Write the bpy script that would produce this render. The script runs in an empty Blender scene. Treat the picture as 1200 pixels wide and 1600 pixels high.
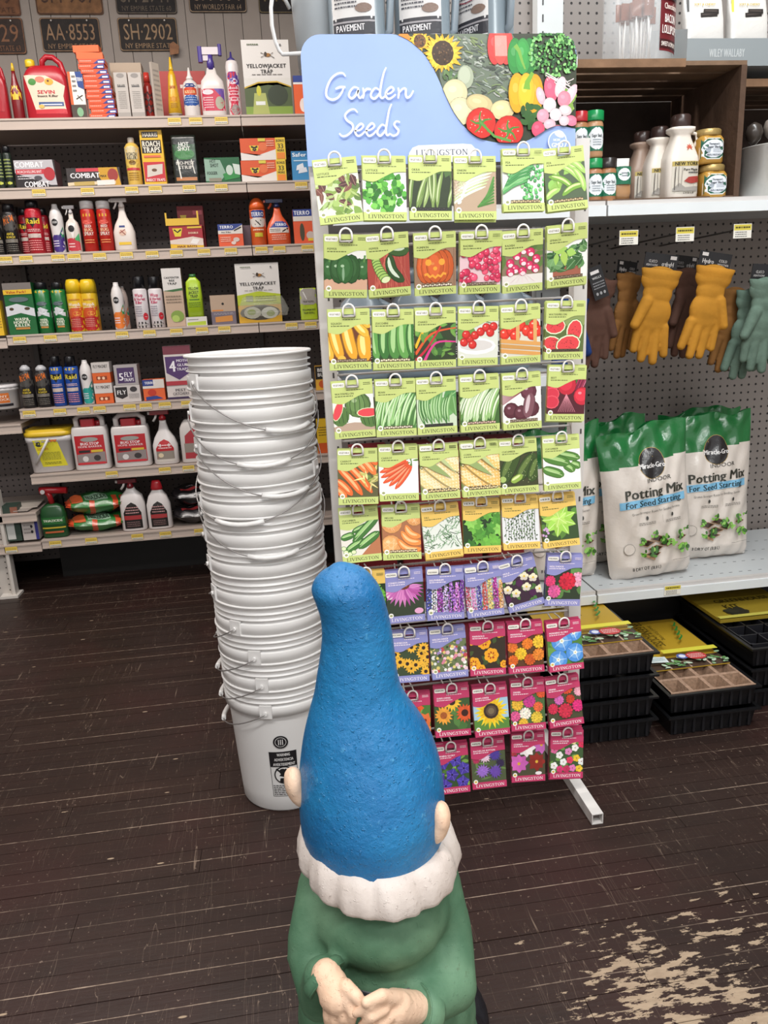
import bpy, bmesh, math, random
from mathutils import Vector, Matrix
# ---- camera, world, lights, exposure
S = bpy.context.scene
COL = S.collection
F, H = 1200.0, 1.3
YAW, PIT, ROL = math.radians(7.57), math.radians(14.95), math.radians(-2.815)
fw = Vector((math.sin(YAW)*math.cos(PIT), math.cos(YAW)*math.cos(PIT), -math.sin(PIT)))
_r = Vector((math.cos(YAW), -math.sin(YAW), 0)); _u = _r.cross(fw)
rt = math.cos(ROL)*_r + math.sin(ROL)*_u
up = -math.sin(ROL)*_r + math.cos(ROL)*_u
cam = bpy.data.cameras.new('camera'); cam.sensor_fit = 'HORIZONTAL'; cam.sensor_width = 36; cam.lens = 36*F/1200
cam.clip_start = .02
co = bpy.data.objects.new('camera', cam); COL.objects.link(co)
m4 = Matrix((rt, up, -fw)).transposed().to_4x4(); m4.translation = (0, 0, H); co.matrix_world = m4
S.camera = co
W = bpy.data.worlds.new('world'); S.world = W; W.use_nodes = True
W.node_tree.nodes['Background'].inputs[0].default_value = (1.0, .97, .95, 1)
W.node_tree.nodes['Background'].inputs[1].default_value = .62
def area(loc, sx, sy, power, col, rot=(0, 0, 0)):
    l = bpy.data.lights.new('ceiling_tube', 'AREA'); l.shape = 'RECTANGLE'; l.size = sx; l.size_y = sy
    l.energy = power; l.color = col
    o = bpy.data.objects.new('ceiling_tube', l); o.location = loc; o.rotation_euler = rot; COL.objects.link(o)
area((-.4, .1, 3.15), 2.4, .25, 54, (1, .985, .97))
area((1.3, 1.25, 3.15), .25, 2.4, 40, (.95, .99, 1))
area((-.9, 2.7, 3.15), 2.4, .25, 44, (1, .93, .88))
area((.9, -1.3, 3.0), 2.4, .3, 40, (.97, .99, 1))
S.view_settings.view_transform = 'Standard'; S.view_settings.look = 'None'
S.view_settings.gamma = 1; S.view_settings.use_curve_mapping = False; S.view_settings.exposure = .42
try: S.cycles.max_bounces = 6; S.cycles.caustics_reflective = False; S.cycles.caustics_refractive = False
except Exception: pass
# ---- measuring helpers: photograph pixel -> point in the shop
def ray(x, y): return fw + rt*((x-600)/F) - up*((y-800)/F)
def onY(x, y, Y): d = ray(x, y); return d*(Y/d.y) + Vector((0, 0, H))
def onZ(x, y, z): d = ray(x, y); return d*((z-H)/d.z) + Vector((0, 0, H))
def proj(P): d = Vector(P)-Vector((0, 0, H)); k = d.dot(fw); return 600+F*d.dot(rt)/k, 800-F*d.dot(up)/k
def px2x(px, z, Y):
    x = 0.0
    for _ in range(6): q = proj((x, Y, z))[0]; e = (proj((x+.01, Y, z))[0]-q)/.01; x += (px-q)/e
    return x
def dist(a, b): return (a-b).length
# ---- colours and materials
def lin(h, k=1.0):
    if not isinstance(h, str): return h
    h = h.lstrip('#')
    if len(h) == 3: h = ''.join(c*2 for c in h)
    out = []
    for i in (0, 2, 4):
        v = int(h[i:i+2], 16)/255
        out.append((v/12.92 if v <= .04045 else ((v+.055)/1.055)**2.4)*k)
    return (out[0], out[1], out[2], 1)
def jit(c, a, rnd=random):
    c = lin(c); k = 1+rnd.uniform(-a, a)
    return (min(1, c[0]*k*(1+rnd.uniform(-a, a)*.4)), min(1, c[1]*k), min(1, c[2]*k*(1+rnd.uniform(-a, a)*.4)), 1)
class NT:
    def __init__(s, name):
        s.m = bpy.data.materials.new(name); s.m.use_nodes = True; s.t = s.m.node_tree
        s.b = s.t.nodes['Principled BSDF']
    def n(s, typ, **kw):
        nd = s.t.nodes.new(typ)
        for k, v in kw.items():
            if k.startswith('i_'):
                k = k[2:]; k = int(k) if k.isdigit() else k.replace('_', ' ')
                if hasattr(v, 'is_output'): s.t.links.new(v, nd.inputs[k])
                else: nd.inputs[k].default_value = v
            else: setattr(nd, k, v)
        return nd
    def math(s, op, a, b=0.0, c=0.0):
        nd = s.n('ShaderNodeMath', operation=op)
        for i, v in enumerate((a, b, c)):
            if hasattr(v, 'is_output'): s.t.links.new(v, nd.inputs[i])
            else: nd.inputs[i].default_value = v
        return nd.outputs[0]
    def mix(s, f, a, b, typ='MIX'):
        nd = s.n('ShaderNodeMix', data_type='RGBA', blend_type=typ)
        for i, v in ((0, f), (6, a), (7, b)):
            if hasattr(v, 'is_output'): s.t.links.new(v, nd.inputs[i])
            else: nd.inputs[i].default_value = v
        return nd.outputs[2]
    def step(s, v, lo, hi):
        nd = s.n('ShaderNodeMapRange', interpolation_type='SMOOTHSTEP', i_0=v, i_1=lo, i_2=hi); return nd.outputs[0]
    def noise(s, vec, scale, detail=4, rough=.55):
        return s.n('ShaderNodeTexNoise', i_Vector=vec, i_Scale=scale, i_Detail=detail, i_Roughness=rough).outputs[0]
    def set(s, k, v):
        if hasattr(v, 'is_output'): s.t.links.new(v, s.b.inputs[k])
        else: s.b.inputs[k].default_value = v
    def bump(s, h, dist_=.002, st=.5):
        nd = s.n('ShaderNodeBump', i_Height=h, i_Distance=dist_, i_Strength=st); s.t.links.new(nd.outputs[0], s.b.inputs['Normal'])
    def pos(s): return s.n('ShaderNodeNewGeometry').outputs['Position']
    def obj(s): return s.n('ShaderNodeTexCoord').outputs['Object']
MATS = {}
def vmat(name, rough=.5, metal=0, nscale=0, namt=.0, bscale=0, bamt=0, trans=0, coat=0, spec=.5, sss=0):
    n = NT(name); c = n.n('ShaderNodeAttribute', attribute_name='Col').outputs['Color']
    if namt:
        v = n.noise(n.obj(), nscale, 5); f = n.n('ShaderNodeMapRange', i_0=v, i_1=.25, i_2=.75, i_3=1-namt, i_4=1+namt*.6).outputs[0]
        cc = n.n('ShaderNodeVectorMath', operation='SCALE'); n.t.links.new(c, cc.inputs[0]); n.t.links.new(f, cc.inputs['Scale']); c = cc.outputs[0]
    n.set('Base Color', c); n.set('Roughness', rough); n.set('Metallic', metal); n.set('Specular IOR Level', spec)
    if trans: n.set('Transmission Weight', trans); n.set('IOR', 1.45)
    if coat: n.set('Coat Weight', coat); n.set('Coat Roughness', .15)
    if bamt: n.bump(n.noise(n.obj(), bscale, 6), bamt, .6)
    MATS[name] = n.m; return n.m
vmat('print_paper', .42, spec=.45, bscale=60, bamt=.0006)
vmat('gloss_plastic', .28, spec=.5, nscale=9, namt=.04)
vmat('matte_plastic', .5, spec=.4, nscale=12, namt=.06)
vmat('white_pail', .38, spec=.45, nscale=4, namt=.03)
vmat('painted_metal', .45, spec=.4, nscale=6, namt=.06)
vmat('film', .22, spec=.6, coat=.25, bscale=22, bamt=.006)
vmat('fabric', .92, spec=.15, nscale=40, namt=.22, bscale=160, bamt=.0015)
vmat('leather', .8, spec=.2, nscale=18, namt=.2, bscale=90, bamt=.002)
vmat('steel', .36, metal=.5, nscale=30, namt=.1)
vmat('clear', .12, spec=.6); MATS['clear'].node_tree.nodes['Principled BSDF'].inputs['Alpha'].default_value = .2
vmat('old_wood', .75, spec=.25, nscale=9, namt=.45, bscale=50, bamt=.003)
vmat('peat', .95, spec=.1, nscale=90, namt=.35, bscale=200, bamt=.003)
vmat('rusty_plate', .6, spec=.3, nscale=28, namt=.45, bscale=90, bamt=.002)
vmat('light_wood', .6, nscale=20, namt=.15)
def peg(name, col):
    n = NT(name); p = n.pos(); sx = n.n('ShaderNodeSeparateXYZ', i_0=p); ds = []
    for o in (0, 2):
        v = n.math('DIVIDE', sx.outputs[o], .0305); v = n.math('FRACT', v); v = n.math('SUBTRACT', v, .5); ds.append(n.math('MULTIPLY', v, v))
    d = n.math('SQRT', n.math('ADD', ds[0], ds[1])); k = n.step(d, .115, .15)
    c = n.mix(k, (.012, .01, .01, 1), col); n.set('Base Color', c); n.set('Roughness', .6); n.bump(k, .004, 1)
    MATS[name] = n.m
peg('pegboard_left', lin('#6c6360')); peg('pegboard_right', lin('#8a827d'))
def floor_mat():
    n = NT('worn_floor_paint'); p = n.pos(); s = n.n('ShaderNodeSeparateXYZ', i_0=p); X, Y = s.outputs[0], s.outputs[1]
    oi = n.n('ShaderNodeObjectInfo').outputs['Random']
    st = n.n('ShaderNodeMapping', i_Vector=p, i_Scale=(1, 3.2, 1)).outputs[0]
    st2 = n.n('ShaderNodeMapping', i_Vector=p, i_Scale=(.22, 1.6, 1)).outputs[0]
    base = n.mix(n.noise(st2, 7, 6, .65), lin('#170f0d'), lin('#3b2923'))
    base = n.mix(n.math('MULTIPLY', oi, .4), base, lin('#241b19'))
    base = n.mix(n.step(n.noise(p, 2.2, 3), .45, .7), base, lin('#321e1b'))
    speck = n.step(n.noise(p, 120, 2, .5), .67, .74); base = n.mix(n.math('MULTIPLY', speck, .5), base, lin('#8d7a6c'))
    # worn-through patches: front right corner, thin out elsewhere
    reg = n.math('MULTIPLY', n.step(Y, 1.5, 1.12), n.step(X, .15, .7))
    reg = n.math('ADD', reg, n.math('MULTIPLY', n.step(Y, 1.06, .8), .7))
    reg = n.math('ADD', reg, n.math('MULTIPLY', n.step(X, 1.1, 1.7), .12))
    nz = n.noise(st, 16, 8, .68)
    nz = n.math('ADD', n.math('MULTIPLY', nz, .75), n.math('MULTIPLY', n.noise(st, 4, 3), .25))
    th = n.math('SUBTRACT', .675, n.math('MULTIPLY', reg, .165))
    worn = n.step(n.math('SUBTRACT', nz, th), -.004, .008)
    vo = n.n('ShaderNodeTexVoronoi', i_Vector=st, i_Scale=8.0)
    rndv = n.n('ShaderNodeSeparateXYZ', i_0=vo.outputs['Color']).outputs[0]
    spot = n.math('MULTIPLY', n.step(vo.outputs['Distance'], .085, .06), n.step(rndv, .7, .72))
    worn = n.math('MAXIMUM', worn, spot)
    # bare wood along the plank edges
    e = n.math('FRACT', n.math('DIVIDE', Y, .0835)); e = n.math('ABSOLUTE', n.math('SUBTRACT', e, .5)); 
    line = n.step(n.math('ADD', e, n.math('MULTIPLY', n.math('SUBTRACT', n.noise(p, 40, 3), .5), .04)), .482, .497)
    la = n.step(n.math('ADD', n.noise(n.n('ShaderNodeMapping', i_Vector=p, i_Scale=(.45, 12, 1)).outputs[0], 2.5, 5), 0), .42, .6)
    line = n.math('MULTIPLY', line, la)
    # fine scratches
    sc = []
    for a, sc_ in ((.9, 3.0), (-1.1, 3.6), (.2, 2.6)):
        w = n.n('ShaderNodeMapping', i_Vector=p, i_Rotation=(0, 0, a), i_Scale=(1, .06, 1)).outputs[0]
        q = n.noise(w, sc_*9, 2, .5); q = n.math('ABSOLUTE', n.math('SUBTRACT', q, .5)); q = n.step(q, .0022, .0)
        sc.append(n.math('MULTIPLY', q, n.step(n.noise(p, 2.7+sc_, 2), .46, .58)))
    scr = n.math('MULTIPLY', n.math('MAXIMUM', n.math('MAXIMUM', sc[0], sc[1]), sc[2]), .55)
    c = n.mix(scr, base, lin('#8a7768'))
    c = n.mix(n.math('MULTIPLY', line, .85), c, lin('#a08d7c'))
    c = n.mix(n.math('MULTIPLY', worn, .92), c, n.mix(n.noise(st, 30, 4), lin('#84705c'), lin('#b9a48b')))
    n.set('Base Color', c); n.set('Roughness', n.math('ADD', .44, n.math('MULTIPLY', worn, .3))); n.set('Specular IOR Level', .35)
    n.bump(n.noise(st2, 60, 5), .001, .5); MATS['floor'] = n.m
floor_mat()
def gnome_mat(name, c1, c2, c3, rough, bs, ba, spec=.5):
    n = NT(name); o = n.obj()
    c = n.mix(n.step(n.noise(o, 9, 5), .35, .7), lin(c1), lin(c2))
    c = n.mix(n.math('MULTIPLY', n.step(n.noise(o, 60, 4, .7), .62, .72), .55), c, lin(c3))
    n.set('Base Color', c); n.set('Roughness', rough); n.set('Specular IOR Level', spec)
    h = n.math('ADD', n.math('MULTIPLY', n.noise(o, bs, 8, .65), .7), n.math('MULTIPLY', n.step(n.noise(o, 170, 2), .62, .72), .25))
    n.bump(h, ba, .7); MATS[name] = n.m
gnome_mat('hat_paint', '#10659c', '#1a78ae', '#5aa6cf', .32, 60, .009)
gnome_mat('coat_paint', '#466a51', '#64866a', '#4f5f48', .62, 60, .002, .3)
gnome_mat('hair_paint', '#cfc5be', '#c4b8b0', '#a0938c', .6, 60, .003, .3)
gnome_mat('skin_paint', '#dcb89c', '#e4c7ae', '#a98265', .55, 60, .003, .35)
gnome_mat('black_paint', '#15151a', '#1f1f24', '#34343a', .4, 60, .002)
# ---- mesh builder with a colour per face
class MB:
    def __init__(s): s.v = []; s.f = []; s.c = []; s.s = []
    def add(s, vs, fs, col, smooth=False):
        o = len(s.v); s.v += [tuple(v) for v in vs]
        col = lin(col) if isinstance(col, str) else col
        for i, f in enumerate(fs):
            s.f.append(tuple(o+j for j in f)); s.c.append(lin(col[i]) if isinstance(col, list) else col); s.s.append(smooth)
        return s
    def box(s, x0, x1, y0, y1, z0, z1, col, ch=0):
        if ch:
            pts = [(x0+ch, y0), (x1-ch, y0), (x1, y0+ch), (x1, y1-ch), (x1-ch, y1), (x0+ch, y1), (x0, y1-ch), (x0, y0+ch)]
            return s.prism(pts, z0, z1, col)
        vs = [(x, y, z) for z in (z0, z1) for y in (y0, y1) for x in (x0, x1)]
        return s.add(vs, [(0, 2, 3, 1), (4, 5, 7, 6), (0, 1, 5, 4), (2, 6, 7, 3), (0, 4, 6, 2), (1, 3, 7, 5)], col)
    def prism(s, pts, z0, z1, col, T=None):
        n = len(pts); vs = [(x, y, z0) for x, y in pts]+[(x, y, z1) for x, y in pts]
        if T: vs = [T @ Vector(v) for v in vs]
        fs = [tuple(range(n-1, -1, -1)), tuple(range(n, 2*n))]+[(i, (i+1) % n, (i+1) % n+n, i+n) for i in range(n)]
        return s.add(vs, fs, col)
    def loft(s, rings, col, closed=True, caps=(1, 1), smooth=True):
        n = len(rings[0]); vs = [p for r in rings for p in r]; fs = []; cs = []
        m = n if closed else n-1
        for k in range(len(rings)-1):
            for i in range(m):
                fs.append((k*n+i, k*n+(i+1) % n, (k+1)*n+(i+1) % n, (k+1)*n+i)); cs.append(col[k] if isinstance(col, list) else col)
        s.add(vs, fs, [lin(c) for c in cs], smooth)
        o = len(s.v)-len(vs)
        if caps[0]: s.f.append(tuple(o+i for i in range(n-1, -1, -1))); s.c.append(lin(cs[0])); s.s.append(False)
        if caps[1]: s.f.append(tuple(o+(len(rings)-1)*n+i for i in range(n))); s.c.append(lin(cs[-1])); s.s.append(False)
        return s
    def lathe(s, prof, col, n=20, c=(0, 0), caps=(1, 1), smooth=True):
        return s.loft([[(c[0]+r*math.cos(2*math.pi*i/n), c[1]+r*math.sin(2*math.pi*i/n), z) for i in range(n)] for r, z in prof], col, caps=caps, smooth=smooth)
    def se(s, prof, col, n=2.0, seg=24, caps=(1, 1), smooth=True, c=(0, 0)):
        return s.loft([[(c[0]+p[1]*sgnpow(math.cos(2*math.pi*i/seg), 2/n)+(p[3] if len(p) > 3 else 0), c[1]+p[2]*sgnpow(math.sin(2*math.pi*i/seg), 2/n), p[0]) for i in range(seg)] for p in prof], col, caps=caps, smooth=smooth)
    def tube(s, path, r, col, n=6, caps=True):
        path = [Vector(p) for p in path]; rings = []; ref = None
        for i, p in enumerate(path):
            t = (path[min(i+1, len(path)-1)]-path[max(i-1, 0)]).normalized()
            if ref is None: ref = t.orthogonal().normalized()
            ref = (ref-t*ref.dot(t)).normalized(); b = t.cross(ref); rr = r[i] if isinstance(r, (list, tuple)) else r
            rings.append([p+ref*rr*math.cos(2*math.pi*k/n)+b*rr*math.sin(2*math.pi*k/n) for k in range(n)])
        return s.loft(rings, col, caps=(caps, caps))
    def build(s, name, mat, parent=None, loc=None):
        me = bpy.data.meshes.new(name); me.from_pydata(s.v, [], s.f)
        a = me.color_attributes.new('Col', 'FLOAT_COLOR', 'CORNER'); d = []
        for f, c in zip(s.f, s.c): d += list(c)*len(f)
        a.data.foreach_set('color', d); me.polygons.foreach_set('use_smooth', s.s)
        me.materials.append(MATS[mat] if isinstance(mat, str) else mat)
        return link(name, me, parent, loc)
def link(name, me, parent=None, loc=None):
    o = bpy.data.objects.new(name, me); COL.objects.link(o)
    if parent: o.parent = parent
    if loc is not None: o.location = loc
    return o
def sgnpow(a, p): return math.copysign(abs(a)**p, a)
def tag(o, label, cat, group=None, kind=None):
    o['label'] = label; o['category'] = cat
    if group: o['group'] = group
    if kind: o['kind'] = kind
    return o
def struct(o, label=None):
    o['kind'] = 'structure'
    if label: o['label'] = label
    return o
def empty(name, loc, label, cat, group=None, rz=0):
    o = bpy.data.objects.new(name, None); COL.objects.link(o); o.location = loc; o.rotation_euler = (0, 0, rz); o.empty_display_size = .01
    return tag(o, label, cat, group)
# ---- lettering
_tc = bpy.data.curves.new('lettering', 'FONT'); _to = bpy.data.objects.new('lettering', _tc); COL.objects.link(_to); _tc.resolution_u = 2
GL = {}
def glyph(ch, bold):
    if (ch, bold) not in GL:
        _tc.body = ch; _tc.offset = 0
        bpy.context.view_layer.update(); e = _to.evaluated_get(bpy.context.evaluated_depsgraph_get()); me = e.to_mesh()
        vs = [(v.co.x, v.co.y) for v in me.vertices]; me.calc_loop_triangles(); ts = [tuple(t.vertices) for t in me.loop_triangles]; e.to_mesh_clear()
        xs = [v[0] for v in vs] or [0]; GL[(ch, bold)] = (vs, ts, max(xs)+max(min(xs), .05))
    return GL[(ch, bold)]
# slab serif capitals: rectangles and thick strokes on a 0..1 high box (x0,y0,x1,y1,half width)
SER = {
 'L': (.62, [(.12, 0, .12, 1, .07), (0, .03, .6, .03, .035), (0, .97, .26, .97, .03), (.57, .03, .57, .26, .03)]),
 'I': (.3, [(.15, 0, .15, 1, .07), (0, .03, .3, .03, .03), (0, .97, .3, .97, .03)]),
 'V': (.8, [(.1, 1, .42, 0, .07), (.42, 0, .72, 1, .035), (0, .97, .26, .97, .03), (.58, .97, .84, .97, .03)]),
 'N': (.8, [(.12, 0, .12, 1, .035), (.12, 1, .7, 0, .07), (.7, 0, .7, 1, .035), (0, .03, .25, .03, .03), (0, .97, .18, .97, .03), (.58, .97, .82, .97, .03)]),
 'G': (.82, [(.72, .8, .55, .96, .04), (.55, .96, .28, .93, .045), (.28, .93, .1, .68, .07), (.1, .68, .1, .32, .08), (.1, .32, .28, .07, .07), (.28, .07, .55, .04, .04), (.55, .04, .7, .12, .045), (.7, 0, .7, .42, .06), (.52, .42, .82, .42, .03), (.74, .7, .74, 1, .025)]),
 'S': (.6, [(.52, .82, .38, .97, .035), (.38, .97, .16, .93, .045), (.16, .93, .1, .74, .06), (.1, .74, .45, .46, .075), (.45, .46, .52, .24, .06), (.52, .24, .4, .05, .05), (.4, .05, .16, .05, .04), (.16, .05, .07, .2, .035), (.06, 0, .06, .3, .025), (.54, .72, .54, 1, .025)]),
 'T': (.74, [(.36, 0, .36, 1, .07), (.2, .03, .54, .03, .03), (0, .97, .72, .97, .035), (.03, .97, .03, .72, .03), (.7, .97, .7, .72, .03)]),
 'O': (.82, [(.4, .97, .18, .88, .04), (.18, .88, .08, .62, .07), (.08, .62, .08, .38, .08), (.08, .38, .18, .12, .07), (.18, .12, .4, .03, .04), (.4, .03, .62, .12, .04), (.62, .12, .72, .38, .07), (.72, .38, .72, .62, .08), (.72, .62, .62, .88, .07), (.62, .88, .4, .97, .04)]),
}
class Canvas:
    """flat printing drawn as thin coloured polygons on a surface given by fn(u,v,lift)"""
    def __init__(s, mb, fn, clip=None, eps=.00008, seg=None):
        s.mb = mb; s.fn = fn; s.clip = clip; s.l = 1; s.eps = eps; s.seg = seg
    def tri(s, pts, col):
        if s.clip:
            x0, y0, x1, y1 = s.clip
            for ax, val, sg in ((0, x0, 1), (0, x1, -1), (1, y0, 1), (1, y1, -1)):
                out = []
                for i, p in enumerate(pts):
                    q = pts[i-1]; a = (p[ax]-val)*sg >= 0; b = (q[ax]-val)*sg >= 0
                    if a != b:
                        t = (val-q[ax])/(p[ax]-q[ax]); out.append((q[0]+(p[0]-q[0])*t, q[1]+(p[1]-q[1])*t))
                    if a: out.append(p)
                pts = out
                if len(pts) < 3: return
        if s.seg and len(pts) >= 3:
            st = [(pts[0], pts[i], pts[i+1]) for i in range(1, len(pts)-1)]
            while st:
                t = st.pop(); L = [(abs(t[i][0]-t[(i+1) % 3][0])+.5*abs(t[i][1]-t[(i+1) % 3][1]), i) for i in range(3)]; m, i = max(L)
                if m > s.seg:
                    a, b, c = t[i], t[(i+1) % 3], t[(i+2) % 3]; d = ((a[0]+b[0])/2, (a[1]+b[1])/2); st += [(a, d, c), (d, b, c)]
                else: s.mb.add([s.fn(x, y, s.l*s.eps) for x, y in t], [(0, 1, 2)], col)
            return
        s.mb.add([s.fn(x, y, s.l*s.eps) for x, y in pts], [tuple(range(len(pts)))], col)
    def poly(s, pts, col, fan=False):
        col = lin(col)
        if fan:
            cx = sum(p[0] for p in pts)/len(pts); cy = sum(p[1] for p in pts)/len(pts)
            for i in range(len(pts)): s.tri([(cx, cy), pts[i-1], pts[i]], col)
        else: s.tri(list(pts), col)
        s.l += 1
    def rect(s, x0, y0, x1, y1, col): s.poly([(x0, y0), (x1, y0), (x1, y1), (x0, y1)], col)
    def rrect(s, x0, y0, x1, y1, r, col):
        pts = []
        for cx, cy, a in ((x1-r, y0+r, -90), (x1-r, y1-r, 0), (x0+r, y1-r, 90), (x0+r, y0+r, 180)):
            for k in range(4): b = math.radians(a+30*k); pts.append((cx+r*math.cos(b), cy+r*math.sin(b)))
        s.poly(pts, col)
    def ell(s, cx, cy, rx, ry=None, col='#fff', rot=0, n=14):
        ry = ry or rx; c, d = math.cos(rot), math.sin(rot)
        s.poly([(cx+rx*math.cos(t)*c-ry*math.sin(t)*d, cy+rx*math.cos(t)*d+ry*math.sin(t)*c) for t in (2*math.pi*i/n for i in range(n))], col)
    def strip(s, path, w, col, step=True):
        """stroke; w a number or (start, end) half widths"""
        col = lin(col); n = len(path)-1; L = R = None
        for i, (x, y) in enumerate(path):
            a = path[max(i-1, 0)]; b = path[min(i+1, n)]; dx, dy = b[0]-a[0], b[1]-a[1]; q = math.hypot(dx, dy) or 1
            k = i/max(n, 1); ww = w if not isinstance(w, tuple) else (w[0]+(w[1]-w[0])*k if len(w) == 2 else w[0]*(1-k)*(1-k)+w[1]*2*k*(1-k)+w[2]*k*k)
            l, r = (x-dy/q*ww, y+dx/q*ww), (x+dy/q*ww, y-dx/q*ww)
            if L: s.tri([L, R, r, l], col)
            L, R = l, r
        if step: s.l += 1
    def text(s, t, cx, cy, h, col, bold=False, w=None, anchor='c', serif=False, slope=0, arc=0, sx=1.0, shear=0):
        """cx,cy = centre of the line (anchor c) or its left end (l); h = capital height"""
        if serif: g = [(SER.get(ch, (.4, []))) for ch in t]; tw = sum(a[0]+.1 for a in g); k = h; gap = .1
        else: g = [glyph(ch, bold) if ch != ' ' else ([], [], .28) for ch in t]; tw = sum(a[2] for a in g); k = h/.70; gap = 0
        kx = k*sx
        if w: kx = w/max(tw, .01)
        l0 = s.l; x = cx-(tw*kx/2 if anchor == 'c' else 0); x00 = x; y0 = cy-h/2; c = lin(col)
        def T(px, py): return (px+shear*(py-y0), py+slope*(px-cx)+arc*((px-cx)**2))
        for a in g:
            if serif:
                for x0_, y0_, x1_, y1_, hw in a[1]:
                    p = (x+x0_*kx, y0+y0_*k); q = (x+x1_*kx, y0+y1_*k); dx, dy = q[0]-p[0], q[1]-p[1]; L = math.hypot(dx, dy) or 1; nx, ny = -dy/L*hw*k*(kx/k if abs(dx) < abs(dy) else 1), dx/L*hw*k
                    s.tri([T(p[0]+nx, p[1]+ny), T(p[0]-nx, p[1]-ny), T(q[0]-nx, q[1]-ny), T(q[0]+nx, q[1]+ny)], c)
                x += (a[0]+gap)*kx
            else:
                for q in ((-.032, 0, .032) if bold else (0,)):
                    P = [T(x+(v[0]+q)*kx, y0+v[1]*k) for v in a[0]]
                    for tr in a[1]: s.tri([P[i] for i in tr], c)
                    s.l += .35
                x += a[2]*kx
            if not serif: s.l = l0
        s.l += 2
    def lines(s, x0, y0, x1, y1, n, col, rnd=None):
        """rows of tiny unreadable copy: short dashes"""
        rnd = rnd or random; c = lin(col); hh = (y1-y0)/n
        for i in range(n):
            y = y1-hh*(i+.5); x = x0
            while x < x1-.001*(x1-x0):
                L = rnd.uniform(.05, .16)*(x1-x0); s.tri([(x, y-hh*.2), (min(x+L, x1), y-hh*.2), (min(x+L, x1), y+hh*.2), (x, y+hh*.2)], c); x += L+.03*(x1-x0)
        s.l += 1
    def run(s, cmds, X0, Y0, X1, Y1):
        """small drawing language in 0..1 coordinates of the rectangle"""
        wx, wy = X1-X0, Y1-Y0; q = lambda x, y: (X0+x*wx, Y0+y*wy)
        for c in cmds:
            k = c[0]
            if k == 'r': s.rect(*q(c[1], c[2]), *q(c[3], c[4]), c[5])
            elif k == 'e': s.ell(*q(c[1], c[2]), c[3]*wx, c[4]*wy, c[5], c[6] if len(c) > 6 else 0)
            elif k == 'p': s.poly([q(*p) for p in c[1]], c[2], fan=len(c) > 3)
            elif k == 't': s.text(c[1], *q(c[2], c[3]), c[4]*wy, c[5], bold=True, w=(c[6]*wx if len(c) > 6 and c[6] else None), slope=(c[7] if len(c) > 7 else 0))
            elif k == 'l': s.lines(*q(c[1], c[2]), *q(c[3], c[4]), c[5], c[6], random.Random(5))
            elif k == 's': s.strip([q(*p) for p in c[1]], c[2]*wx, c[3])
# ---- sculpted forms: capsules and ellipsoids fused by a voxel remesh
def blob(name, elems, voxel, mat, col='#fff', smooth=4, parent=None, warp=None):
    bm = bmesh.new()
    for e in elems:
        if e[0] == 'e':
            r = e[2]; M = Matrix.Translation(e[1]) @ (e[3] if len(e) > 3 else Matrix.Identity(4)) @ Matrix.Diagonal((r[0], r[1], r[2], 1))
            bmesh.ops.create_uvsphere(bm, u_segments=20, v_segments=12, radius=1, matrix=M)
        else:
            _, p, q, r0, r1 = e[:5]; p, q = Vector(p), Vector(q); n = max(2, int((q-p).length/(min(r0, r1)*.45)))
            for i in range(n+1):
                t = i/n; bmesh.ops.create_uvsphere(bm, u_segments=12, v_segments=8, radius=r0+(r1-r0)*t, matrix=Matrix.Translation(p.lerp(q, t)))
    me = bpy.data.meshes.new(name); bm.to_mesh(me); bm.free()
    o = link(name, me); md = o.modifiers.new('r', 'REMESH'); md.mode = 'VOXEL'; md.voxel_size = voxel; md.use_smooth_shade = True
    if smooth: sm = o.modifiers.new('s', 'SMOOTH'); sm.iterations = smooth; sm.factor = .5
    bpy.context.view_layer.update(); dg = bpy.context.evaluated_depsgraph_get(); m2 = bpy.data.meshes.new_from_object(o.evaluated_get(dg), depsgraph=dg)
    o.modifiers.clear(); o.data = m2; bpy.data.meshes.remove(me); m2.name = name
    if warp:
        for v in m2.vertices: v.co = warp(v.co)
    a = m2.color_attributes.new('Col', 'FLOAT_COLOR', 'CORNER'); c = lin(col); a.data.foreach_set('color', list(c)*len(m2.loops))
    m2.materials.clear(); m2.materials.append(MATS[mat])
    m2.polygons.foreach_set('use_smooth', [True]*len(m2.polygons))
    if parent: o.parent = parent
    return o
RN = random.Random(7)
# ================================================================ THE ROOM
PW = .0835
fl = MB().box(-2.6, 4.2, -.6, 4.62, -.06, -.02, '#1b1513').build('floor', 'floor'); struct(fl, 'dark painted plank floor, worn through to bare wood in places')
r0 = int(-.6/PW)
for k in range(r0, int(4.6/PW)):
    y0 = k*PW+PW/2; xs = [-2.6]; x = -2.6+RN.uniform(.6, 2.4)
    while x < 3.6: xs.append(x); x += RN.uniform(1.8, 3.2)
    xs.append(4.2)
    for a, b in zip(xs, xs[1:]):
        t = RN.uniform(-.0008, 0)
        MB().box(a+.0006, b-.0006, y0+.0007, y0+PW-.0007, -.02, t, '#1b1513').build('floor_board', 'floor', fl)
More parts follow.
